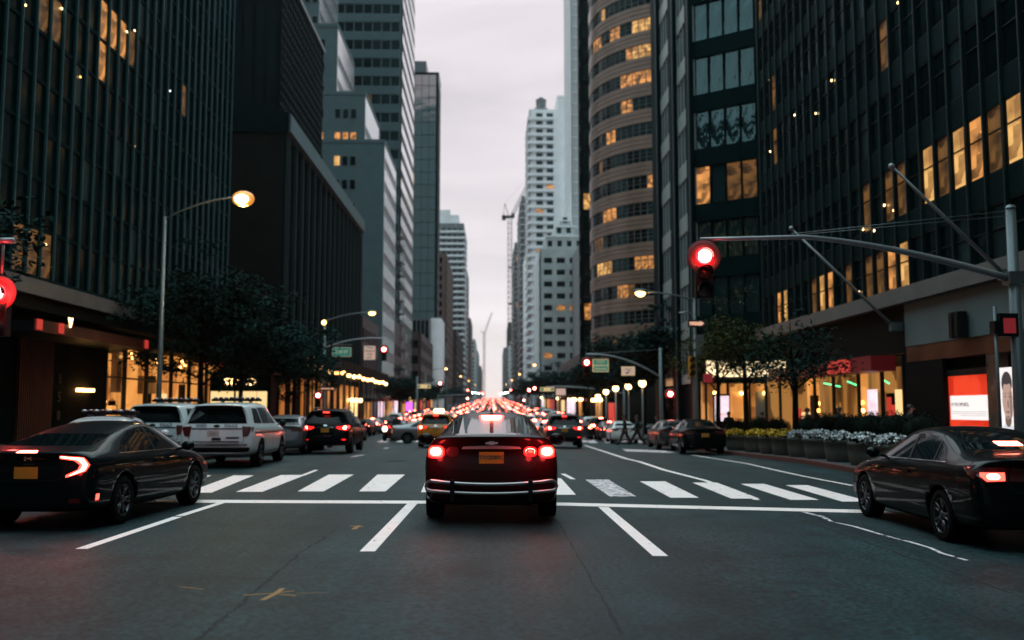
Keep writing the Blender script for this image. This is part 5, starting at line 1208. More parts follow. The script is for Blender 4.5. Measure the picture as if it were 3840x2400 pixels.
pd(0, 1.30, .36, .30, 'poster_shade', -.0035); pd(0, .86, .86, .34, 'poster_shirt', -.0045); pd(0, 1.22, .30, .14, 'poster_shade', -.005)
pd(.02, 2.30, .60, .34, 'screen_dark', -.0055); pd(0, 1.84, .58, .54, 'poster_skin', -.0065); pd(.04, 2.42, .54, .15, 'screen_dark', -.0075)
pd(-.40, 1.74, .18, .40, 'poster_dim', -.0072)
for sg in (-1, 1): pd(sg * .24, 1.93, .10, .022, 'poster_shade', -.0085); pd(sg * .24, 2.02, .15, .018, 'poster_dim', -.0085)
pd(-.06, 1.72, .07, .11, 'poster_shade', -.0085); pd(0, 1.50, .20, .028, 'poster_shade', -.0085); pd(0, 1.36, .14, .03, 'poster_shade', -.0085)
s.build('portrait', s0)
# pair of dark boxes on the grey fascia
p = PX(2257, 768, WR - .35)
s0 = thing('wall_fixture', 'pair of dark boxes mounted on the pale fascia above the red screen', 'fixture', (WR - .06, p.y, p.z))
s = MB()
for dy in (-.17, .17): s.box(-.34, -.06, dy - .13, dy + .13, -.40, .40, 'dark_metal'); s.box(-.36, -.34, dy - .10, dy + .10, -.36, .36, 'black_plastic')
s.build('case', s0); MB().box(-.08, -.0, -.05, .05, -.2, .2, 'steel_grey').build('bracket', s0)

# flagpoles angled from the ledge
for i, (bx, by, tx, ty, lb) in enumerate(((2375, 650, 2107, 393, 'bare flagpole reaching up left from the ledge beside the near signal mast'), (2112, 772, 1870, 540, 'farther bare flagpole above the red canopied shop'))):
    p = PX(bx, by, WR - .35); q = PX(tx, ty, WR - 3.6)
    f = thing('flagpole', lb, 'flagpole', p); d = q - p
    MB().tube([(0, 0, 0), d * .5, d], [.06, .05, .035], 'steel_light', 8).build('pole', f); MB().ball(d, .09, 'steel_light', 10).build('finial', f); MB().box(-.12, .3, -.12, .12, -.15, .15, 'steel_grey').build('bracket', f)

# === right 2: angled glass block with dark fins ============================
b = Bld('glass_building', 'angled glass block with black floor bands and tall black fins on its street side', loc=(13.4, 62, 0))
pA = (13.4, 62.0); pB = (18.6, 58.2)
lit = [(1660, 415, 1690, 450, 'lit_amber'), (1740, 395, 1800, 450, 'lit_dim'), (1700, 420, 1740, 450, 'lit_dim')]
b.face(pA, pB, 3.3, 44, 3.72, 1.07, 1.03, 2.55, 'dark_wall', 'wavy_glass', sill=.6, depth=.2, frame='dark_wall', lit=lit, spand='bronze_dark', rnd=6)
b.face((13.4, 77), pA, 3.3, 44, 3.72, 1.07, 1.02, 2.5, 'silver_mullion', 'fin_glass', sill=.6, depth=.15, frame='steel_grey', spand='fin_spandrel', rnd=7)
s = b.wall; n = 5; pl = [(13.6, 62.1), (18.5, 58.5), (34, 58.5), (34, 77), (13.6, 77)]
s.add([(x, y, -1.2) for x, y in pl] + [(x, y, 44) for x, y in pl], [(i, (i + 1) % n, n + (i + 1) % n, n + i) for i in range(n)] + [tuple(range(n, 2 * n))], 'dark_wall')
s = MB()
for ya_, yb_ in ((61.9, 63.3), (67.4, 69.4), (74.2, 77.0)): s.box(13.15, 13.38, ya_, yb_, -1.2, 44, 'bronze_dark'); s.box(13.1, 13.15, ya_ + .3, ya_ + .45, 0, 44, 'steel_grey')
part(b, s, 'fins')
b.done()
mat('sign_glow', (.8, .6, .4), .5, emit=(1, .78, .45), est=2.2)
# lit sign band and shop floor below it
g = thing('shop_sign', 'long glowing cream sign band behind the small street trees on the right', 'sign', (14.2, 48, 0))
a_ = P(1668, 850, 56); b_ = P(1868, 850, 56)
for i in range(5):
    x0 = 10.8 + i * .86; MB().box(x0 - 14.2, x0 + .8 - 14.2, -.1, .05, 3.2, 4.0, 'sign_glow').build('light_panel', g)
MB().box(-3.5, 1.0, .06, .4, 3.1, 4.1, 'dark_metal').build('backing', g)
b = Bld('shop', 'warmly lit corner shop under the glowing cream sign band', loc=(14.2, 57, 0))
b.core(12.6, 20, 56.0, 57.6, -1.0, -.01, 'dark_wall'); b.core(12.6, 20, 57.4, 57.6, 0, 3.2, 'shop_back'); b.core(12.6, 20, 56.0, 57.4, 3.1, 3.3, 'dark_wall')
for i, x in enumerate((12.6, 13.9, 15.2, 16.5, 17.8, 19.1)): b.core(x - .06, x + .06, 56.2, 56.35, 0, 3.1, 'dark_metal')
for x, mt in ((14.3, 'shop_panel'), (15.7, 'cream_stone'), (16.9, 'lit_red'), (18.2, 'shop_panel')): b.core(x, x + .7, 56.8, 56.9, 0, 2.6, mt)
b.done()
s = MB()
for x in (13.2, 14.8, 16.2, 17.0): s.ball((x, 56.6, 2.5), .12, 'lamp_warm', 8)
s.build('ceiling_lamps', b.root, (-14.2, -57, 0))
# LED street kiosk
p = P(1705, 965, 49.5)
g = thing('ad_kiosk', 'tall street kiosk with a bright pink and white screen, behind the parked coupe', 'kiosk', (p.x, 49.5, 0))
MB().box(-.42, .42, -.12, .12, -.4, 2.35, 'dark_metal').build('case', g); MB().box(-.37, .37, -.14, -.125, .95, 2.25, 'pink_screen').build('display', g)
mat('screen_coral', (.6, .2, .2), .4, emit=(.9, .25, .22), est=1)
MB().prism([(-.30, 1.1), (-.12, 1.25), (.2, 1.3), (.2, 1.34), (-.15, 1.33), (-.3, 1.22)], -.15, -.142, 'screen_coral').prism([(-.22, 2.22), (-.12, 2.22), (-.17, 2.05)], -.15, -.142, 'screen_coral').build('advert_shape', g)

# === right 3: elliptical brown tower =======================================
b = Bld('round_tower', 'curved brown tower wrapped in stacked window bands, several windows glowing orange', 'tower', loc=(27.5, 135.5, 0))
cx, cy, RR = 27.6, 135.2, 13.6; NSEG = 60; FL = 3.60; Z0 = 9.0
lit = [(1490, 50, 1565, 118, 'lit_gold'), (1445, 75, 1490, 130, 'lit_amber'), (1415, 110, 1440, 140, 'lit_amber'), (1490, 178, 1565, 240, 'lit_amber'), (1470, 250, 1515, 300, 'lit_amber'), (1416, 285, 1440, 320, 'lit_amber'), (1430, 345, 1450, 375, 'lit_amber'), (1500, 330, 1560, 350, 'lit_dim'), (1415, 605, 1450, 640, 'lit_gold'), (1505, 570, 1562, 610, 'lit_gold'), (1455, 660, 1480, 690, 'lit_amber')]
W = b.wall; nf = 19
W.lathe([(RR - .4, -1), (RR - .4, Z0 + nf * FL)], 'dark_wall', NSEG, Matrix.Translation((cx, cy, 0)))
for j in range(nf + 1):
    z = Z0 + j * FL
    W.lathe([(RR - .04, z + .72), (RR, z + .72), (RR, z + .78), (RR - .04, z + .78)], 'ledge_stone', 90, Matrix.Translation((cx, cy, 0)), smooth=False)
    W.lathe([(RR - .3, z - 1.7), (RR, z - 1.7), (RR, z - 1.15), (RR - .07, z - 1.15), (RR - .07, z - 1.03), (RR, z - 1.03), (RR, z - .55), (RR - .07, z - .55), (RR - .07, z - .43), (RR, z - .43), (RR, z + .1), (RR - .3, z + .1)], 'brown_granite', 90, Matrix.Translation((cx, cy, 0)), smooth=False)
W.lathe([(RR + .3, -1), (RR + .3, 7.3), (RR - .3, 7.3)], 'dark_brown_wall', NSEG, Matrix.Translation((cx, cy, 0)))
seg = 84; ww = 2 * math.pi * (RR - .12) / seg
for j in range(nf):
    for k in range(seg):
        t = 2 * math.pi * k / seg
        if not (math.pi * .80 < t < math.pi * 1.62): continue
        c = Vector((cx + (RR - .15) * math.cos(t), cy + (RR - .15) * math.sin(t), Z0 + j * FL + .1)); px, py = proj(c + Vector((0, 0, .9))); g = 'pale_glass' if t < math.pi * 1.03 else 'black_glass'  # pale panes paint the sky reflection down the left edge
        for (x0, y0, x1, y1, mt) in lit:
            if x0 <= px <= x1 and y0 <= py <= y1: g = mt
        if math.sin(k * 12.9 + j * 78.2) * math.cos(k // 3 * 3.7 + j * 5.1) > .62 and t > math.pi * 1.05: g = ('lit_amber', 'lit_dim', 'lit_gold')[(k // 3 + j) % 3]
        b.wins.append((Matrix.Translation(c) @ Matrix.Rotation(t + math.pi / 2, 4, 'Z'), ww, 1.78, g, 'ledge_stone', 0, .68, c, px, py, Vector((math.cos(t), math.sin(t)))))
b.done()
# ---------------------------------------------------------------- street furniture
def signal_head(root, loc, lit=0, ry=0, back='dark_metal', nm='signal_head'):
    """three lens head facing -Y; lit: index from the top, None = all off"""
    h = MB(); x, y, z = loc
    h.box(x - .17, x + .17, y - .0, y + .2, z - .5, z + .5, back)
    o = h.build(nm, root)
    for k in range(3):
        zc = z + .33 - k * .33; on = (k == lit)
        v = MB(); T = Matrix.Translation((x, y, zc)) @ Matrix.Rotation(R(90), 4, 'X')
        if on:
            v.lathe([(.34, -.03), (.34, -.005), (.24, .0)], 'halo_plate', 28, T); v.lathe([(.24, .0), (.19, .015)], 'halo_d', 24, T); v.lathe([(.19, .015), (.16, .03)], 'halo_c', 24, T); v.lathe([(.16, .03), (.13, .07)], 'halo_b', 24, T); v.lathe([(.13, .07), (.12, .13), (.08, .18), (.0, .20)], 'ring_a', 24, T)  # graded outer rings paint the lamp's bloom around the lens
        else: v.lathe([(.14, .0), (.13, .03), (.0, .05)], 'signal_off', 16, T)
        v.build('lens', o)
        s = MB()
        n = 10; a0 = R(-10); vs = []; fs = []
        for i in range(n + 1):
            t = a0 + (math.pi - 2 * a0) * i / n
            for yy in (0, -.2): vs.append((x + .15 * math.cos(t), y + yy, zc + .15 * math.sin(t)))
        for i in range(n): fs.append((2 * i, 2 * i + 1, 2 * i + 3, 2 * i + 2))
        s.add(vs, fs, back); s.build('visor', o)
    return o
mat('halo_plate', (.16, .05, .05), .8)  # plate added behind the lit lens so its glow spreads as a halo
mat('signal_hot', (.5, .02, .02), .3, emit=(1, .20, .15), est=60)
def bez(p0, p1, p2, n=14):
    p0, p1, p2 = Vector(p0), Vector(p1), Vector(p2)
    return [p0 * (1 - t) ** 2 + p1 * 2 * t * (1 - t) + p2 * t * t for t in [i / n for i in range(n + 1)]]

# near right mast arm: pole at the photo's right edge
Yp = 18.8
pt = P(2388, 492, Yp); at = P(2385, 658, Yp); e1 = P(1655, 566, Yp); e0 = P(1900, 560, Yp)
r = thing('signal_mast', 'grey signal pole at the right edge with a long curved arm carrying one red light', 'traffic light', (pt.x, Yp, .0))
o = Vector((pt.x, Yp, 0))
MB().tube([(0, 0, 0), (0, 0, 1.2), (0, 0, pt.z + .0)], [.17, .13, .095], 'steel_grey', 14).tube([(0, 0, 0), (0, 0, .35)], [.26, .2], 'steel_grey', 14).lathe([(.11, pt.z), (.07, pt.z + .06), (0, pt.z + .08)], 'steel_grey', 12).build('pole', r)
pts = bez(at - o, (P(2100, 575, Yp) - o), (e0 - o)) ; pts += [e0 - o + (e1 - e0) * t for t in (.33, .66, 1)]
MB().tube(pts, [.075 - .035 * i / (len(pts) - 1) for i in range(len(pts))], 'steel_light', 10).build('mast_arm', r)
s = MB()
for dz, q in ((.0, P(1870, 553, Yp)), (-.10, P(1880, 556, Yp))): s.tube([pt - o + Vector((0, 0, dz - .05)), q - o], .008, 'steel_grey', 4)
s.build('guy_wire', r)
MB().box(-.16, .16, -.14, .14, at.z - .13, at.z + .13, 'steel_grey').build('arm_clamp', r)
q = P(1661, 612, Yp) - o
MB().tube([e1 - o, (q.x, 0, q.z + .4)], .03, 'steel_grey', 6).build('hanger', r)
signal_head(r, (q.x, -.1, q.z - .30), 0)
lamp('signal_light', (q.x, -.55, q.z + .02), (1, .06, .05), 14, .1, r)
q = P(2350, 765, Yp) - o
MB().tube([(q.x + .02, .0, 0), (q.x + .02, 0, q.z + .35)], .035, 'steel_grey', 8).build('side_post', r)
s = MB().box(q.x + .05, q.x + .42, -.12, .1, q.z - .26, q.z + .2, 'black_plastic').box(q.x - .05, q.x + .05, -.1, .1, q.z - .2, q.z + .05, 'black_plastic'); oo = s.build('walk_signal', r)
MB().box(q.x + .12, q.x + .36, -.135, -.12, q.z - .2, q.z + .1, 'sign_red').build('walk_panel', oo)
# near left signal: only its glow reaches into the frame
p = P(2, 694, 18.5)
r = thing('signal_mast', 'near left traffic light glowing red, cut off by the left edge', 'traffic light', (-12.4, 18.5, .0))
MB().tube([(0, 0, 0), (0, 0, 5.2)], [.13, .09], 'steel_grey', 12).build('pole', r)
MB().tube(bez((0, 0, 4.2), (1.2, 0, 4.9), (p.x + 12.6, 0, 4.85)), [.06] * 15, 'steel_light', 8).build('mast_arm', r)
MB().tube([(p.x + 12.4, 0, 4.85), (p.x + 12.4, 0, p.z + .3)], .03, 'steel_grey', 6).build('hanger', r)
signal_head(r, (p.x + 12.4, -.1, p.z - .33), 0)
lamp('signal_light', (p.x + 12.6, -.6, p.z), (1, .04, .04), 130, .12, r)

# cobra street lamps
def street_lamp(label, X, Y, h, armx, lz, lit='lamp_amber', power=0, sz=1.0, arm2=None, col=(1, .55, .2)):
    r = thing('street_lamp', label, 'street lamp', (X, Y, swz(Y)))
    if Y < 100: h -= swz(Y); lz -= swz(Y)
    MB().tube([(0, 0, 0), (0, 0, .9), (0, 0, h)], [.15 * sz, .10 * sz, .06 * sz], 'steel_grey', 10).build('pole', r)
    MB().tube(bez((0, 0, h - .1), (armx * .45, 0, h + (lz - h) * .8), (armx, 0, lz), 8), .035 * sz, 'steel_grey', 8).build('arm', r)
    d = 1 if armx > 0 else -1
    MB().ball((armx + d * .3, 0, lz + .05), .5, 'steel_grey', 12, (.8, .34, .2)).build('lamp_head', r)
    MB().ball((armx + d * .35, 0, lz - .06), .5, 'halo_orange' if lit == 'lamp_amber' else lit, 16, (.84, .56, .60) if lit == 'lamp_amber' else (.52, .34, .34)).build('lens', r)  # outer orange shells paint the amber lamp's bloom
    if lit == 'lamp_amber': MB().ball((armx + d * .35, -.14, lz - .10), .5, 'halo_amber', 14, (.66, .42, .44)).ball((armx + d * .35, -.28, lz - .13), .5, 'lamp_core', 14, (.50, .30, .30)).build('bulb', r)
    if power: lamp('street_lamp_light', (armx + d * .35, 0, lz - .35), col, power, .15, r)
    if arm2: MB().ball((arm2, -.1, h - .2), .17, 'lamp_warm', 12).build('globe', r)
    return r
p = P(390, 512, 35.5); q = P(572, 466, 35.5)
street_lamp('tall street lamp glowing strong orange in front of the left glass block', p.x, 35.5, p.z, q.x - p.x - .3, q.z, power=700)
p = P(768, 756, 69.7); q = P(868, 738, 69.7)
street_lamp('left street lamp with an extra round globe, behind the dark trees', p.x, 69.7, p.z, q.x - p.x, q.z, 'lamp_warm', arm2=-.05, sz=1.2)
p = P(1641, 705, 46.4); q = P(1530, 690, 46.4)
street_lamp('right street lamp over a one way arrow sign, amber head pointing left', p.x, 46.4, p.z, q.x - p.x, q.z, 'lamp_warm', power=60, sz=1.2)
rl = bpy.data.objects['street_lamp.002']
def sign(root, x, y, z, w_, h_, mt, border=None, bt='sign_gold', nm='sign_panel'):
    s = MB()
    if border: s.box(x - w_ / 2 - border, x + w_ / 2 + border, y, y + .03, z - h_ / 2 - border, z + h_ / 2 + border, bt)
    s.box(x - w_ / 2, x + w_ / 2, y - .008, y + .02, z - h_ / 2, z + h_ / 2, mt); return s.build(nm, root)
def arrow(s, x, y, z, L_, mt):
    s.prism([(x - L_ / 2, z - .035), (x + L_ * .25, z - .035), (x + L_ * .25, z - .10), (x + L_ / 2, z), (x + L_ * .25, z + .10), (x + L_ * .25, z + .035), (x - L_ / 2, z + .035)], y - .012, y - .004, mt)
q = P(1645, 765, 46.3) - rl.location
g = sign(rl, q.x, -.2, q.z, .85, .34, 'sign_black'); s = MB(); s.box(q.x - .34, q.x + .30, -.222, -.208, q.z - .085, q.z + .085, 'one_way').prism([(q.x + .16, q.z - .13), (q.x + .38, q.z), (q.x + .16, q.z + .13)], -.224, -.21, 'one_way'); s.build('arrow', g)
q = P(1636, 866, 46.3) - rl.location; signal_head(rl, (q.x, -.1, q.z), None, back='signal_yellow_case')
q = P(1655, 815, 46.3) - rl.location; MB().box(q.x - .18, q.x + .18, -.1, .1, q.z - .5, q.z + .5, 'steel_light').build('control_box', rl)
q = P(1665, 893, 46.3) - rl.location; MB().box(q.x - .02, q.x + .4, -.1, .1, q.z - .22, q.z + .2, 'sign_red').build('walk_signal', rl)
q = P(1622, 738, 46.3) - rl.location; MB().tube(bez((0, 0, q.z - .6), (-.1, 0, q.z + .2), (q.x - .1, 0, q.z)), .03, 'steel_light', 6).ball((q.x - .15, 0, q.z - .02), .5, 'steel_light', 8, (.45, .2, .12)).build('side_lamp', rl)

# mid right mast arm at the second crossing
def mast(label, px, Y, ytop, yatt, xe, ye, sigs, height_from='R', rot=0):
    b0 = P(px, 1000, Y); r = thing('signal_mast', label, 'traffic light', (b0.x, Y, swz(Y))); o = Vector((b0.x, Y, swz(Y)))
    zt = P(px, ytop, Y).z - o.z; sc3 = 1 if Y < 90 else 1.3
    MB().tube([(0, 0, 0), (0, 0, .8), (0, 0, zt)], [.17 * sc3, .12 * sc3, .09 * sc3], 'steel_grey', 10).build('pole', r)
    a = P(px, yatt, Y) - o; e = P(xe, ye, Y) - o
    MB().tube(bez((0, 0, a.z), (e.x * .5, 0, e.z + (e.z - a.z) * .0 + .15), (e.x, 0, e.z)), .055 * sc3, 'steel_light', 8).build('mast_arm', r)
    MB().tube([(0, 0, zt - .1), (e.x * .96, 0, e.z + .05)], .012 * sc3, 'steel_grey', 4).build('guy_wire', r)
    for sx, sy in sigs:
        q = P(sx, sy, Y) - o; signal_head(r, (q.x, -.1, q.z - .33), 0)
    return r
m1 = mast('signal mast on the right with one red light, a green board and a white board', 1563, 55, 822, 892, 1384, 838, [(1386, 857)])
q = P(1419, 864, 55) - m1.location
g = sign(m1, q.x, -.1, q.z, .86, .66, 'sign_green', .03); s = MB()
for i, t in enumerate(('2 E 60 ST', 'QUEENSBORO', 'KEEP RIGHT')): s.text(t, .13, 'sign_gold', Matrix.Translation((q.x, -.112, q.z + .2 - i * .2)) @ XZ, .003)
s.build('lettering', g); MB().box(q.x - .5, q.x + .5, -.12, 0, q.z + .42, q.z + .46, 'steel_light').build('sign_lamp', g)
q = P(1484, 877, 55) - m1.location
g = sign(m1, q.x, -.1, q.z, .72, .46, 'sign_white', .025, 'sign_gold'); s = MB(); s.text('ONLY', .15, 'sign_ink', Matrix.Translation((q.x, -.112, q.z + .1)) @ XZ, .003); s.prism([(q.x - .12, q.z - .17), (q.x + .0, q.z - .17), (q.x - .04, q.z - .13), (q.x + .1, q.z), (q.x + .06, q.z + .03), (q.x - .08, q.z - .1), (q.x - .12, q.z - .05)], -.112, -.106, 'sign_ink'); s.build('lettering', g)
q = P(1584, 945, 54) - m1.location; signal_head(m1, (q.x, -1, q.z), 0, nm='side_signal')
m2 = mast('signal mast on the left with one red light and a white KEEP LEFT board', 764, 69, 806, 822, 905, 800, [(908, 826)])
q = P(874, 834, 69) - m2.location
g = sign(m2, q.x, -.1, q.z, .82, 1.0, 'sign_white', .02, 'sign_ink'); s = MB()
for i, t in enumerate(('THRU', 'TRAFFIC', 'KEEP', 'LEFT')): s.text(t, .20, 'sign_ink', Matrix.Translation((q.x, -.112, q.z + .36 - i * .24)) @ XZ, .003)
s.build('lettering', g)
q = P(808, 832, 69) - m2.location
g = sign(m2, q.x, -.1, q.z, 1.3, .62, 'sign_green', .025, 'sign_white'); MB().text('E 53 ST', .30, 'sign_white', Matrix.Translation((q.x, -.112, q.z)) @ XZ, .003).build('lettering', g); MB().box(q.x - .7, q.x + .7, -.1, .05, q.z + .5, q.z + .55, 'steel_light').build('sign_lamp', g)
q = P(770, 918, 68) - m2.location; g = sign(m2, q.x, -.2, q.z, 1.15, .30, 'sign_black'); s = MB(); arrow(s, q.x, -.21, q.z, 1.0, 'one_way'); s.build('arrow', g)
q = P(747, 945, 68) - m2.location; signal_head(m2, (q.x, -.2, q.z), 0, nm='side_signal')
# signals further up the avenue
far = [('R', 1475, 118, 905, 930, 1290, 914, [(1250, 922), (1263, 918)], 'signal mast with two red lights and a yellow street sign, third crossing on the right'),
       ('L', 985, 122, 890, 912, 1040, 906, [(1040, 906)], 'signal mast with one red light and a yellow street sign, third crossing on the left'),
       ('R', 1330, 215, 925, 936, 1240, 934, [(1238, 946)], 'small signal mast at the fourth crossing on the right'),
       ('L', 1035, 215, 922, 936, 1110, 934, [(1105, 942)], 'small signal mast at the fourth crossing on the left')]
for sd, px, Y, yt, ya, xe, ye, sg, lb in far:
    m_ = mast(lb, px, Y, yt, ya, xe, ye, sg)
    if Y < 130:
        x = 1002 if sd == 'L' else 1293; y = 913 if sd == 'L' else 920
        q = P(x, y, Y) - m_.location; g = sign(m_, q.x, -.1, q.z, 1.75, .46, 'sign_gold'); s = MB().box(q.x - .82, q.x - .42, -.12, -.1, q.z - .15, q.z + .15, 'sign_green').box(q.x + .42, q.x + .82, -.12, -.1, q.z - .15, q.z + .15, 'sign_green').text('3 AV', .3, 'sign_green', Matrix.Translation((q.x, -.115, q.z)) @ XZ, .003); s.build('lettering', g)
        if sd == 'R':
            q = P(1325, 926, Y) - m_.location; sign(m_, q.x, -.1, q.z, 1.2, .8, 'sign_white')
# shared far signal: pole and arm over the road
def far_signal(colr, label, X, Y, side, group):
    r = thing('distant_signal', label, 'traffic light', (X, Y, swz(Y)), group=group); d = -1 if side == 'R' else 1
    MB().tube([(0, 0, 0), (0, 0, 6)], .12, 'steel_grey', 6).build('pole', r); MB().tube([(0, 0, 5), (d * 3, 0, 5.8), (d * 5, 0, 5.8)], .08, 'steel_grey', 5).build('mast_arm', r)
    MB().box(d * 5 - .17, d * 5 + .17, -.1, .1, 4.5, 5.6, 'dark_metal').build('signal_head', r)
    MB().ball((d * 5, -.2, 5.3 if colr == 'signal_far' else 4.7), .24, colr, 8).build('lens', r)
    return r
mat('signal_far', (.5, .02, .02), .3, emit=(1, .10, .07), est=40); mat('lamp_green', (.5, .8, .6), .3, emit=(.75, 1, .9), est=30)
for i, (Y, c) in enumerate(((298, 'signal_far'), (365, 'lamp_green'), (440, 'lamp_green'), (526, 'lamp_green'), (620, 'signal_far'), (720, 'lamp_green'), (807, 'signal_far'))):
    far_signal(c, 'tiny distant signal on the right kerb far up the avenue', KR + .8, Y, 'R', 'distant signals on the right'); far_signal(c, 'tiny distant signal on the left kerb far up the avenue', KL - .8, Y, 'L', 'distant signals on the left')
# far street lamps
for i, (Y, sd, h) in enumerate(((150, 'R', 8.6), (180, 'L', 8.8), (235, 'R', 9), (262, 'L', 9), (330, 'R', 9), (350, 'L', 9), (470, 'R', 9), (480, 'L', 9))):
    X = KR + .7 if sd == 'R' else KL - .7
    street_lamp('distant cobra street lamp at the %s kerb beyond the third crossing' % ('right' if sd == 'R' else 'left'), X, Y, h - .6, -3.5 if sd == 'R' else 3.5, h, 'lamp_warm', sz=1.5)['group'] = 'distant street lamps, %s kerb' % ('right' if sd == 'R' else 'left')
# globe lamps in a row, right
for i, (x, y) in enumerate(((1518, 906), (1485, 913), (1455, 918), (1432, 926), (1413, 937))):
    Y = 12 * F / (x - 1165) * 1.0; p = P(x, y, Y)
    p.z -= swz(Y)
    r = thing('globe_lamp', '%s globe lamp from the right in the row of five by the dark trees' % ('first', 'second', 'third', 'fourth', 'fifth')[i], 'street lamp', (p.x, Y, swz(Y)), group='row of globe lamps on the right pavement')
    MB().tube([(0, 0, 0), (0, 0, .5), (0, 0, p.z - .2)], [.10, .07, .06], 'steel_light', 8).build('pole', r)
    MB().ball((0, 0, p.z), .30, 'lamp_globe', 14).build('globe', r); MB().lathe([(.22, p.z + .2), (.2, p.z + .3), (0, p.z + .36)], 'dark_metal', 12).build('cap', r)
# lit sidewalk shed on the left
sy0, sy1 = 63, 122
r = thing('sidewalk_shed', 'long sidewalk shed edged with a string of warm lamps along the left pavement', 'canopy', (-14.6, sy0, 0))
s = MB().box(-2.2, 1.2, 0, sy1 - sy0, 4.85, 5.1, 'dark_brown_wall').box(1.1, 1.25, 0, sy1 - sy0, 4.8, 5.9, 'dark_wall').box(-2.2, 1.25, -.1, 0, 4.8, 5.9, 'dark_wall'); s.build('roof', r)
for i in range(0, 20): MB().tube([(1.0, i * 3.1, -.8), (1.0, i * 3.1, 4.85)], .07, 'dark_metal', 6).build('post', r)
for i in range(17):
    MB().ball((1.28, 1.6 + i * 3.4, 4.62 + (.12 if i % 3 == 0 else 0)), .22, 'lamp_warm' if i % 4 else 'lamp_globe', 10, (1, 1.7, .8)).build('lamp', r)
for i in range(14): MB().box(-2.35, -2.2, .6 + i * 4.2, 2.0 + i * 4.2, -.6, 4.2, 'orange_column' if i % 2 else 'shop_back').build('lit_pier', r)  # lamplight on the piers painted as emission
for i, (x, y, Y, mt, ww_, hh) in enumerate(((716, 849, 64, 'lamp_globe', 1.6, .3), (1134, 962, 0, None, 0, 0), (967, 965, 125, 'purple_screen', .8, 1.6), (1268, 0, 0, None, 0, 0))):
    if not mt: continue
    p = P(x, y, Y); t = thing('shop_sign', ('short glowing bar sign hanging above the near end of the lit shed', '', 'small purple lit sign at the foot of the dark blocks on the left')[min(i, 2)], 'sign', p)
    MB().box(-ww_ / 2, ww_ / 2, -.05, .05, -hh / 2, hh / 2, mt).build('light_panel', t); MB().box(-ww_ / 2 - .05, ww_ / 2 + .05, .05, .12, -hh / 2 - .05, hh / 2 + .05, 'dark_metal').build('case', t)
# far shop fronts, left and right
random.seed(21)
for sd in 'LR':
    for i in range(13):
        Y = 112 + i * 13 + random.uniform(-2, 2); x = (WL + .35) if sd == 'L' else (WR - .2); d = 1 if sd == 'L' else -1
        t = thing('small_shop', 'distant lit shop on the %s pavement beyond the third crossing' % ('left' if sd == 'L' else 'right'), 'shop', (x, Y, swz(Y)), group='distant lit shops on the ' + ('left' if sd == 'L' else 'right'))
        MB().box(0, d * .3, 0, 5, .5, 2.8, random.choice(['shop_panel', 'shop_back', 'lit_red', 'shop_bright', 'pink_screen'])).build('window_panel', t); MB().box(0, d * .9, -.2, 5.2, 2.9, 3.3, random.choice(['red_canopy', 'dark_wall', 'lamp_globe'])).build('awning', t)

# ---------------------------------------------------------------- trees
def tree_parts(seed, H, crad, tr, leafmat, nlimb=9, nleaf=5200, flat=.45, leaf=.17, z0f=.42, gap=1.0, lean=0):
    rn = random.Random(seed); T_ = MB(); tips = []
    hb = H * z0f; T_.tube([(0, 0, -.1), (.03, .02, hb * .5), (lean * .3, 0, hb), (lean * .6, .1, H * .7), (lean, .1, H * .93)], [tr * 1.25, tr, tr * .85, tr * .45, tr * .12], 'bark', 9)
    for i in range(nlimb):
        a = 2 * math.pi * (i * .382 + rn.random() * .12); f = (i + .5) / nlimb; z = hb * .85 + (H * .8 - hb) * f * .85
        rr = crad * (.95 - .55 * max(0, f - .35)) * rn.uniform(.75, 1.1); s0 = Vector((lean * .5, 0, z)); e = Vector((math.cos(a) * rr, math.sin(a) * rr, z + (H - z) * rn.uniform(.15, .5)))
        m_ = s0.lerp(e, .5) + Vector((0, 0, rn.uniform(0, .5)))
        T_.tube([s0, m_, e], [tr * .38, tr * .22, tr * .07], 'bark', 6)
        tips += [(e, .8), (m_.lerp(e, .3), .75), (s0.lerp(m_, .8), .6)]
        for k in range(4):
            b2 = m_.lerp(e, rn.random()) + Vector((rn.uniform(-1, 1), rn.uniform(-1, 1), rn.uniform(-.3, .7))) * crad * .32
            T_.tube([m_.lerp(e, .5), b2], [tr * .10, tr * .04], 'bark', 4); tips.append((b2, rn.uniform(.4, .7)))
    tips.append((Vector((lean, 0, H)), .6))
    Lf = MB(); vs = []; fs = []
    cl = []
    for p, s in tips:
        for k in range(6): cl.append((p + Vector((rn.gauss(0, .5), rn.gauss(0, .5), rn.gauss(0, .25))) * crad * .30 * gap, rn.uniform(.18, .42)))
    for i in range(nleaf):
        p, s = cl[rn.randrange(len(cl))]
        c = p + Vector((rn.gauss(0, 1) * s, rn.gauss(0, 1) * s, rn.gauss(0, 1) * s * flat))
        L1 = leaf * rn.uniform(.6, 1.3); a = Vector((rn.gauss(0, 1), rn.gauss(0, 1), rn.gauss(0, .45))).normalized(); b2 = a.cross(Vector((rn.gauss(0, .5), rn.gauss(0, .5), 1))).normalized()
        o = len(vs); vs += [c - a * L1 * .6, c + b2 * L1 * .28, c + a * L1 * .6, c - b2 * L1 * .28]; fs.append((o, o + 1, o + 2, o + 3))
    Lf.add(vs, fs, leafmat); return T_.mesh('trunk'), Lf.mesh('crown')
def tree(label, X, Y, parts, sc_=1, rz=0, group=None, grate=True):
    r = thing('street_tree', label, 'tree', (X, Y, swz(Y)), rz, group); r.scale = (sc_,) * 3
    link('trunk', parts[0], r); link('crown', parts[1], r); return r
A1 = tree_parts(1, 9.2, 3.4, .15, 'leaf_dark', 11, 15000, .35, .20, .34); A2 = tree_parts(2, 8.4, 3.1, .13, 'leaf_dark', 10, 13000, .35, .20, .38)
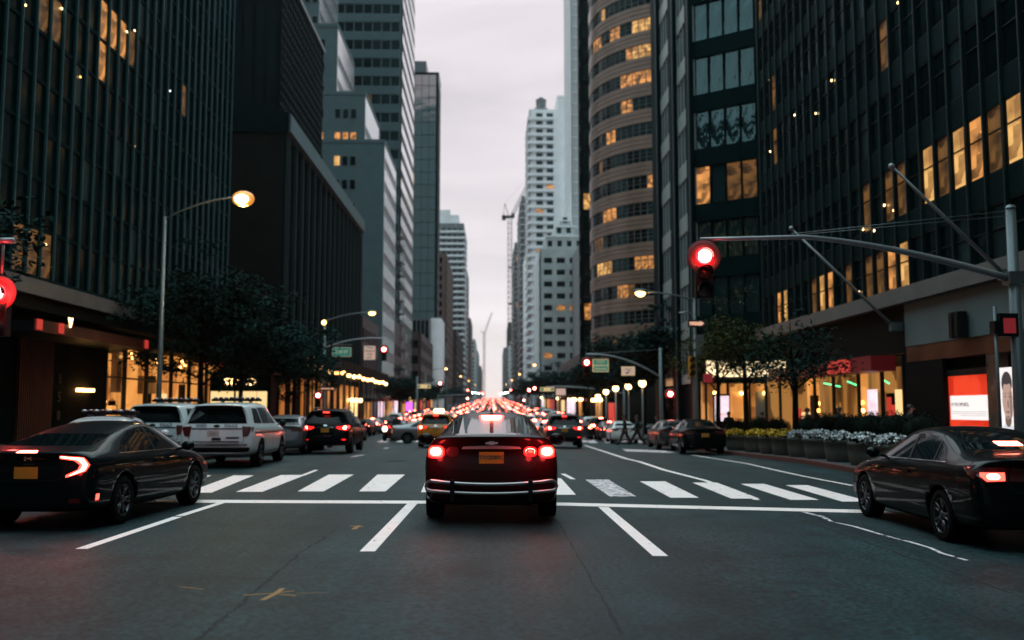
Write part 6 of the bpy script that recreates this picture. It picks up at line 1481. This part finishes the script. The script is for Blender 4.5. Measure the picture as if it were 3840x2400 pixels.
A3 = tree_parts(3, 7.4, 3.0, .13, 'leaf_dark', 10, 12000, .4, .20, .36)
B1 = tree_parts(4, 6.4, 1.9, .11, 'leaf_olive', 10, 5600, .5, .13, .42, .8); B2 = tree_parts(5, 4.4, 1.35, .10, 'leaf_dark', 8, 3500, .5, .12, .42, .8)
D1 = tree_parts(6, 9.5, 4.0, .2, 'leaf_dark', 11, 11000, .5, .32, .48)
tree('dark locust tree with the tallest spreading crown, before the left glass block', -13.1, 43, A1, 1.0, .3)
tree('dark locust tree second in the left row, over the roof of the white police vehicle', -13.0, 49.5, A2, 1.0, 1.3)
tree('dark locust tree third in the left row, with low drooping branches', -13.0, 56, A3, 1.05, 2.3)
tree('dark locust tree fourth in the left row, beside the street name sign', -13.2, 63.5, A2, .88, 3.6)
tree('dark tree reaching its branch tips in at the far left edge', -15.6, 24, A3, 1.15, 4.0)
tree('slim olive leaved tree in front of the lit sign band on the right', 10.9, 41.0, B1, 1.06, .5)
tree('small dark leaved tree between the yellow and white flower planters', 10.7, 33.6, B2, 1.16, 1.0)
tree('olive leaved tree behind the right street lamp', 11.2, 47.2, B1, 1.12, 2.0)
rs = random.Random(8)
dn = ['nearest of the big dark trees', 'second of the big dark trees', 'third of the big dark trees', 'fourth of the big dark trees', 'fifth of the big dark trees', 'sixth of the big dark trees']
for i, Y in enumerate((72, 84, 97, 111, 126, 143)): tree('%s right of the avenue above the globe lamps' % dn[i], 13.0 + rs.uniform(-.6, .8), Y, D1, rs.uniform(.86, 1.05) * (1 if i < 4 else .9), rs.uniform(0, 6))
for i, Y in enumerate((165, 188, 212, 240, 270, 305, 345, 390, 440, 500, 570)): tree('distant dark tree beside the right kerb far up the avenue', 10.8 + rs.uniform(-.5, .8), Y, D1, rs.uniform(.8, 1.0), rs.uniform(0, 6), 'distant trees along the right kerb')
for i, Y in enumerate((130, 150, 172, 200, 232, 270, 315, 365, 420, 480, 560)): tree('distant dark tree beside the left kerb far up the avenue', -13.2 + rs.uniform(-.5, .5), Y, D1, rs.uniform(.55, .8), rs.uniform(0, 6), 'distant trees along the left kerb')

# ---------------------------------------------------------------- planters
def planter(label, X, Y, r0, fl, group, sc_=1):
    r = thing('planter', label, 'planter', (X, Y, swz(Y)), random.uniform(0, 6), group)
    MB().lathe([(r0 * .82, 0), (r0 * .9, .06), (r0 * .98, .30), (r0, .55), (r0 * 1.03, .56), (r0 * 1.03, .66), (r0 * .92, .66), (r0 * .9, .58)], 'planter', 28).build('pot', r)
    MB().lathe([(r0 * .9, .6), (0, .62)], 'soil', 20).build('soil', r)
    rn = random.Random(int(Y * 100)); vs = []; fs = []; s = MB(); g = MB()
    for i in range(950):
        a = rn.uniform(0, 6.283); q = math.sqrt(rn.random()) * r0 * 1.05; h = .60 + .26 * math.sqrt(max(0, 1 - (q / (r0 * 1.12)) ** 2)) * (1 + .2 * math.sin(3 * a + Y)) + rn.uniform(-.05, .05)
        c = Vector((q * math.cos(a), q * math.sin(a), h)); n = Vector((rn.gauss(0, .6), rn.gauss(0, .6), 1)).normalized(); u = n.orthogonal().normalized(); v = n.cross(u); L1 = rn.uniform(.022, .042)
        tgt = (s, fl) if rn.random() < .7 else (g, 'hedge')
        if tgt[0] is g: c.z -= .03; L1 *= 1.5
        tgt[0].add([c + u * L1, c + v * L1, c - u * L1, c - v * L1], [(0, 1, 2, 3)], tgt[1])
    g.build('foliage', r); s.build('flowers', r); return r
wx = [(1889, 1078), (1931, 1083), (1981, 1089), (2039, 1096), (2105, 1104)]
for i, (x, y) in enumerate(wx):
    X = 10.5; Y = X * F / (x - 1165)
    planter('%s concrete planter of white flowers counted from the small dark tree' % ('first', 'second', 'third', 'fourth', 'fifth')[i], X + .05, Y, .46, 'flower_white', 'round planters with white flowers')
for i, (x, y) in enumerate(((1737, 1060), (1781, 1063), (1818, 1066), (1850, 1068))):
    X = 10.5; Y = X * F / (x - 1165); planter('%s concrete planter of yellow flowers counted from the parked coupe' % ('first', 'second', 'third', 'fourth')[i], X + .05, Y, .46, 'flower_yellow', 'round planters with yellow flowers')
def bush(label, X, Y, r0, h):
    r = thing('shrub', label, 'shrub', (X, Y, swz(Y)), 0, 'clipped dark shrubs behind the flower planters'); rn = random.Random(int(X * 77 + Y * 13)); s = MB()
    MB().lathe([(.35, 0), (.42, .5), (.36, .5), (0, .5)], 'planter', 16).build('pot', r)
    s.ball((0, 0, h * .62), r0 * .86, 'hedge', 12, (1, 1, h * .42 / r0))
    for i in range(1400):
        d = Vector((rn.gauss(0, 1), rn.gauss(0, 1), rn.gauss(0, 1))).normalized(); c = Vector((d.x * r0, d.y * r0, h * .62 + d.z * h * .42)) * 1 ; c += d * rn.uniform(-.08, .05)
        u = d.orthogonal().normalized(); v = d.cross(u); L1 = rn.uniform(.02, .05); u = (u + d * rn.uniform(-.8, .8)).normalized(); s.add([c + u * L1, c + v * L1 * .6, c - u * L1, c - v * L1 * .6], [(0, 1, 2, 3)], 'hedge')
    s.build('foliage', r)
bl = ['first', 'second', 'third', 'fourth', 'fifth', 'sixth', 'seventh', 'eighth', 'ninth']
for i, (x, Y, r0, h) in enumerate(((1745, 41, .55, 1.3), (1790, 40, .5, 1.35), (1835, 38.5, .6, 1.3), (1908, 36.5, .55, 1.35), (1955, 35, .6, 1.4), (2005, 34, .6, 1.35), (2060, 32.5, .65, 1.4), (2120, 31, .6, 1.4), (2180, 30, .6, 1.35))):
    bush('%s dark clipped shrub behind the flower planters, counted from the parked coupe' % bl[i], 12.3, 12.3 * F / (x - 1165), r0, h * 1.04)

# ---------------------------------------------------------------- people
def person(label, X, Y, rz, pose, top='cloth_black', legs='cloth_black', hair='hair_dark', h=1.76, bag=False, z=None, group=None):
    k = h / 1.76
    st, arm = pose.get('stride', .0), pose.get('arm', .25)
    J = {'pel': (0, 0, .96), 'spine': (0, 0, 1.15), 'chest': (0, .02, 1.35), 'neck': (0, .03, 1.50), 'head0': (0, .05, 1.58), 'head1': (0, .06, 1.68), 'head2': (0, .05, 1.745)}
    E = [('pel', 'spine'), ('spine', 'chest'), ('chest', 'neck'), ('neck', 'head0'), ('head0', 'head1'), ('head1', 'head2')]
    Rr = {'pel': .165, 'spine': .165, 'chest': .175, 'neck': .058, 'head0': .075, 'head1': .095, 'head2': .06}
    if pose.get('ride'):
        for s, q in (('l', -1), ('r', 1)): J.update({'hip' + s: (q * .1, .02, .9), 'kne' + s: (q * .2, .42, .78), 'ank' + s: (q * .17, .25, .40), 'toe' + s: (q * .18, .42, .34)})
    else:
        for s, q in (('l', -1), ('r', 1)):
            a = q * st; J.update({'hip' + s: (q * .10, 0, .90), 'kne' + s: (q * .10, a * .22 + .05 * abs(st), .50), 'ank' + s: (q * .10, a * .46 - (.06 if a < 0 else 0), .09 + (.07 if a < 0 else 0)), 'toe' + s: (q * .12, a * .46 + .15, .04 + (.03 if a < 0 else .02 * (a > 0)))})
    for s, q in (('l', -1), ('r', 1)):
        a = -q * arm
        if pose.get('ride'): J.update({'sho' + s: (q * .19, .05, 1.42), 'elb' + s: (q * .27, .28, 1.18), 'wri' + s: (q * .28, .52, 1.08)})
        else: J.update({'sho' + s: (q * .19, .02, 1.42), 'elb' + s: (q * .25, a * .25 - .02, 1.14), 'wri' + s: (q * .24, a * .5 + .08, .90)})
        w = Vector(J['wri' + s]); e = Vector(J['elb' + s]); d = (w - e).normalized(); J['palm' + s] = tuple(w + d * .08)
        E += [('chest', 'sho' + s), ('sho' + s, 'elb' + s), ('elb' + s, 'wri' + s), ('wri' + s, 'palm' + s), ('pel', 'hip' + s), ('hip' + s, 'kne' + s), ('kne' + s, 'ank' + s), ('ank' + s, 'toe' + s)]
        Rr.update({'sho' + s: .092, 'elb' + s: .066, 'wri' + s: .034, 'palm' + s: .034, 'hip' + s: .125, 'kne' + s: .088, 'ank' + s: .066, 'toe' + s: .036})
        pl = Vector(J['palm' + s]); fw = Vector((0, 1, 0))
        for i in range(4):
            b0 = pl + fw * (.024 - .016 * i) + d * .02; b1 = b0 + d * (.035 + .006 * (1 - abs(i - 1.4))) + fw * .004; b2 = b1 + d * .028 + Vector((-q * .018, .008, 0))
            J['f%d1%s' % (i, s)] = tuple(b1); J['f%d2%s' % (i, s)] = tuple(b2); E += [('palm' + s, 'f%d1%s' % (i, s)), ('f%d1%s' % (i, s), 'f%d2%s' % (i, s))]; Rr['f%d1%s' % (i, s)] = .009; Rr['f%d2%s' % (i, s)] = .008
        J['th' + s] = tuple(pl + fw * .055 + Vector((-q * .01, 0, -.01))); E.append(('palm' + s, 'th' + s)); Rr['th' + s] = .011
    names = list(J); me = bpy.data.meshes.new('body'); me.from_pydata([Vector(J[n]) * k for n in names], [(names.index(a), names.index(b)) for a, b in E], [])
    ob = bpy.data.objects.new('tmp', me); C.objects.link(ob); md = ob.modifiers.new('s', 'SKIN'); 
    if not me.skin_vertices:
        bpy.context.view_layer.objects.active = ob
    sv = me.skin_vertices[0].data
    for i, n in enumerate(names): sv[i].radius = (Rr[n] * k, Rr[n] * k * (.72 if n in ('pel', 'spine', 'chest') else 1)); sv[i].use_root = (n == 'pel')
    ss = ob.modifiers.new('u', 'SUBSURF'); ss.levels = ss.render_levels = 1
    dg = bpy.context.evaluated_depsgraph_get(); dg.update(); out = bpy.data.meshes.new_from_object(ob.evaluated_get(dg)); bpy.data.objects.remove(ob)
    out.materials.clear()
    for q in ('skin', top, legs, 'black_rubber'): out.materials.append(M[q])
    wr = [Vector(J['wri' + s]) * k for s in 'lr']
    for p in out.polygons:
        c = p.center; p.use_smooth = True
        hand = any((c - w_).length < .22 * k and (c.z < w_.z + .0 or pose.get('ride')) and abs(c.x) > .15 and (c.z > .7 * k) and (c - w_).length < .19 for w_ in wr)
        p.material_index = 0 if c.z > 1.52 * k or hand else 1 if (c.z > .93 * k or abs(c.x) > .215 * k and c.z > .75 * k) else 2 if c.z > .13 * k else 3
    r = thing('person', label, 'person', (X, Y, (gz(X, Y) if z is None else z)), rz, group)
    b_ = link('body', out, r)
    hc = Vector((0, .055, 1.675)) * k
    s = MB(); s.ball(hc + Vector((0, -.018, .02)) * k, .5 * k, hair, 12, (.195, .225, .21)); s.build('hair', r)
    s = MB(); s.prism([(-.012, -.02), (.012, -.02), (0, .03)], .09, .125, 'skin', Matrix.Translation(hc - Vector((0, .0, .03)) * k)); 
    for q in (-1, 1): s.ball(hc + Vector((q * .035, .088, -.005)) * k, .011, 'black_plastic', 6); s.ball(hc + Vector((q * .098, .0, -.02)) * k, .5, 'skin', 8, (.03, .04, .065))
    s.box(-.025, .025, hc.y + .088, hc.y + .098, hc.z - .068, hc.z - .06, 'tail_off'); s.build('face', r)
    if bag: MB().ball((.0, -.2, 1.2 * k), .5, 'cloth_grey', 10, (.32, .2, .46)).build('backpack', r)
    return r
X, Y = 7.95, 57.5; person('person in a black coat crossing the street, left of the pair', X, Y, R(88), {'stride': .75, 'arm': .2}, h=1.82)
X, Y = 8.75, 57.8; person('person in dark clothes with a backpack striding left in front of the white parked car', X, Y, R(80), {'stride': .95, 'arm': .5}, bag=True, h=1.78)
X, Y = 9.75, 56.5; person('person in blue trousers stepping off the right kerb beside the signal pole', X, Y, R(70), {'stride': .85, 'arm': .3}, legs='cloth_blue', h=1.76)
for i, (x, Y, h, lb) in enumerate(((1910, 40.0, 1.78, 'person in silhouette before the lit shop window, nearer the small tree'), (1985, 36.3, 1.75, 'person in silhouette before the lit shop window, between the white flower planters'), (1722, 48.0, 1.74, 'person standing in the dark beside the pink street kiosk'), (1800, 47, 1.72, 'person walking past the lit corner shop behind the yellow flowers'), (2148, 30.3, 1.7, 'person behind the last white flower planter, near the red screen'))):
    q = P(x, 980, Y); person(lb, min(q.x, WR - .5), Y, R(90 + 40 * i), {'stride': .3, 'arm': .1}, h=h, z=swz(Y))
# motor scooter and its rider
X, Y = gp(915, 1042)
sc1 = thing('motor_scooter', 'scooter with a big round glowing headlight facing the camera, on the left of the road', 'scooter', (X + .1, Y, gz(X, Y)), R(160))
for yy in (-.62, .62):
    MB().lathe([(.001, -.05), (.20, -.05), (.26, -.03), (.26, .03), (.20, .05), (.001, .05)], 'black_rubber', 20, Matrix.Translation((0, yy, .26)) @ Matrix.Rotation(R(90), 4, 'Y')).build('wheel', sc1)
MB().tube([(0, .62, .26), (0, .50, .8), (0, .46, 1.0)], [.04, .05, .03], 'dark_metal', 8).tube([(-.3, .42, 1.05), (0, .46, 1.0), (.3, .42, 1.05)], .018, 'dark_metal', 6).build('handlebar', sc1)
MB().ball((0, -.3, .55), .5, 'body_maroon', 12, (.34, .95, .42)).box(-.17, .17, -.1, .45, .22, .30, 'body_maroon').prism([(-.22, .25), (.22, .25), (.15, .95), (-.15, .95)], .44, .50, 'body_maroon').build('bodywork', sc1)
MB().ball((0, -.25, .78), .5, 'black_plastic', 10, (.28, .7, .14)).build('seat', sc1)
MB().ball((0, .60, .82), .17, 'head_white', 14, (1, .6, 1)).build('headlight', sc1)
X2, Y2 = gp(932, 1043); person('rider in dark clothes standing beside the scooter, left of the orange taxi', X2 + .1, Y2 + .3, R(175), {'stride': .3, 'arm': .2}, h=1.75)
# ---------------------------------------------------------------- vehicles in place
put(malibu(), -.018, 13.11, .08, sc_=1.025)
put(civic(), -6.05, 12.55, -3.0)
put(camry(), 6.59, 11.17, -2.2)
ps = suv('police'); put(ps, -7.35, 25.6, 1.2, 'white police sport utility vehicle with its whole rear in view, behind the black fastback')
copy_tree(ps, (-9.75, 27.6, gz(-9.75, 27.6)), R(1.2), 'white police sport utility vehicle on the left of its twin, half hidden')
pc = sedan('paint_white', False, 'police_sedan', 'police car'); lightbar(pc, 2.1, 1.45, .62); put(pc, -8.75, 20.0, 1.5, 'white police sedan with a roof light bar, mostly hidden behind the black fastback')
bs = suv('black'); put(bs, -6.25, 35.8, 0, 'black sport utility vehicle with lit brake lights, beyond the left of the zebra crossing')
gs = suv('grey'); put(gs, 3.5, 46.6, -.5, 'dark sport utility vehicle with red brake lights, just right of the push bar sedan')
tx = suv('taxi'); put(tx, -2.75, 46.0, -1, 'orange yellow taxi with bright brake lights, just left of the push bar sedan')
copy_tree(bs, (-9.15, 32.6, gz(-9, 32)), R(1), 'dark sport utility vehicle parked ahead of the white police vehicle, left lane')
sb = sedan('paint_grey', False); put(sb, -8.15, 33.0 + 7.2, 1, 'dark grey sedan parked in the left row, just before the black sport utility vehicle')
ss = sedan('paint_silver', False); put(ss, -6.1, 57.5, -86, 'silver sedan turning across the street in front of the taxi')
copy_tree(ss, (-7.75, 34.6, gz(-8, 34)), R(2), 'silver sedan parked between the police vehicle and the black sport utility vehicle')
bk = sedan('paint_black', False); put(bk, 8.6, 38.6, -2, 'low black coupe parked beside the yellow flower planters')
copy_tree(bk, (-10.4, 15.2, gz(-10, 15)), R(0), 'black car at the far left edge, only its roof line in view', scale=1.0)
copy_tree(sb, (8.85, 45.6, gz(8, 45)), R(-1), 'dark sedan parked just beyond the low black coupe')
wh = sedan('paint_white', False); put(wh, 8.55, 61.5, -1, 'white sedan parked behind the two crossing pedestrians')
lit1 = sedan('body_maroon', True); put(lit1, -6.6, 65, 0, 'dark red sedan with lit tail lights in the left lane beyond the scooter')
copy_tree(lit1, (-9.4, 61, gz(-9, 61)), R(0), 'dark red sedan with lit tail lights nearest the left kerb beyond the scooter')
# long queue up the avenue
fc = [far_car(p_, t_, i) for i, (p_, t_) in enumerate((('paint_taxi', True), ('paint_black', True), ('paint_grey', False), ('paint_black', False), ('paint_silver', False), ('body_maroon', True), ('paint_taxi', False), ('paint_white', True)))]
desc = ['orange yellow taxi van', 'black sport utility vehicle', 'grey sedan', 'black sedan', 'silver sedan', 'dark red van', 'yellow taxi', 'white van']
rn = random.Random(17)
lanes = ((-6.2, 'far left lane', 72), (-3.0, 'lane left of centre', 61), (.15, 'middle lane', 50), (3.3, 'lane right of centre', 61), (6.3, 'far right lane', 70))
ordw = ['first', 'second', 'third', 'fourth', 'fifth', 'sixth', 'seventh', 'eighth']
for X, nm, Y in lanes:
    k = 0
    while Y < 760:
        i = rn.randrange(8); o = bpy.data.objects.new('car', fc[i]); C.objects.link(o); xx = X + rn.uniform(-.25, .25)
        o.location = (xx, Y, gz(xx, Y) + .004); o.rotation_euler = (math.atan((hill(Y + 3) - hill(Y)) / 3), 0, 0)
        if k < 6 and Y < 160: tag(o, '%s, %s of the queue in the %s ahead' % (desc[i], ordw[k], nm), 'car', 'cars queuing up the avenue')
        else: tag(o, 'distant car with red tail lights in the %s, deep in the queue' % nm, 'car', 'distant cars in the ' + nm)
        Y += rn.uniform(6.5, 11) if Y < 250 else rn.uniform(8, 20); k += 1
# parked rows
Y = 56; k = 0
for X, nm, Y, tot in ((8.5, 'right', 68, 18), (-10.8, 'left', 70, 14)):
    for k in range(tot):
        i = rn.choice((1, 2, 3, 4, 7)); o = bpy.data.objects.new('car', fc[i]); C.objects.link(o); o.location = (X, Y, gz(X, Y) + .004)
        if k < 7: tag(o, '%s, %s in the row of cars standing along the %s kerb' % (desc[i], ordw[k], nm), 'car', 'cars standing along the %s kerb' % nm)
        else: tag(o, 'distant car standing along the %s kerb past the third crossing' % nm, 'car', 'distant cars along the %s kerb' % nm)
        Y += rn.uniform(6, 7.5)
for o in list(bpy.data.objects):
    if o.type == 'MESH' and not o.users_collection: bpy.data.objects.remove(o)

# ---------------------------------------------------------------- air
m = bpy.data.materials.new('haze'); m.use_nodes = True; nt = m.node_tree; nt.nodes.remove(nt.nodes['Principled BSDF'])
v = nt.nodes.new('ShaderNodeVolumePrincipled'); v.inputs['Color'].default_value = (.86, .90, .95, 1); v.inputs['Density'].default_value = .00008; v.inputs['Anisotropy'].default_value = .6
nt.links.new(v.outputs[0], nt.nodes['Material Output'].inputs['Volume']); M['haze'] = m
hz = MB().box(-950, 950, -220, 4600, -3, 215, 'haze').build('haze'); hz['kind'] = 'stuff'; hz['label'] = 'thin evening haze filling the avenue'; hz['category'] = 'haze'
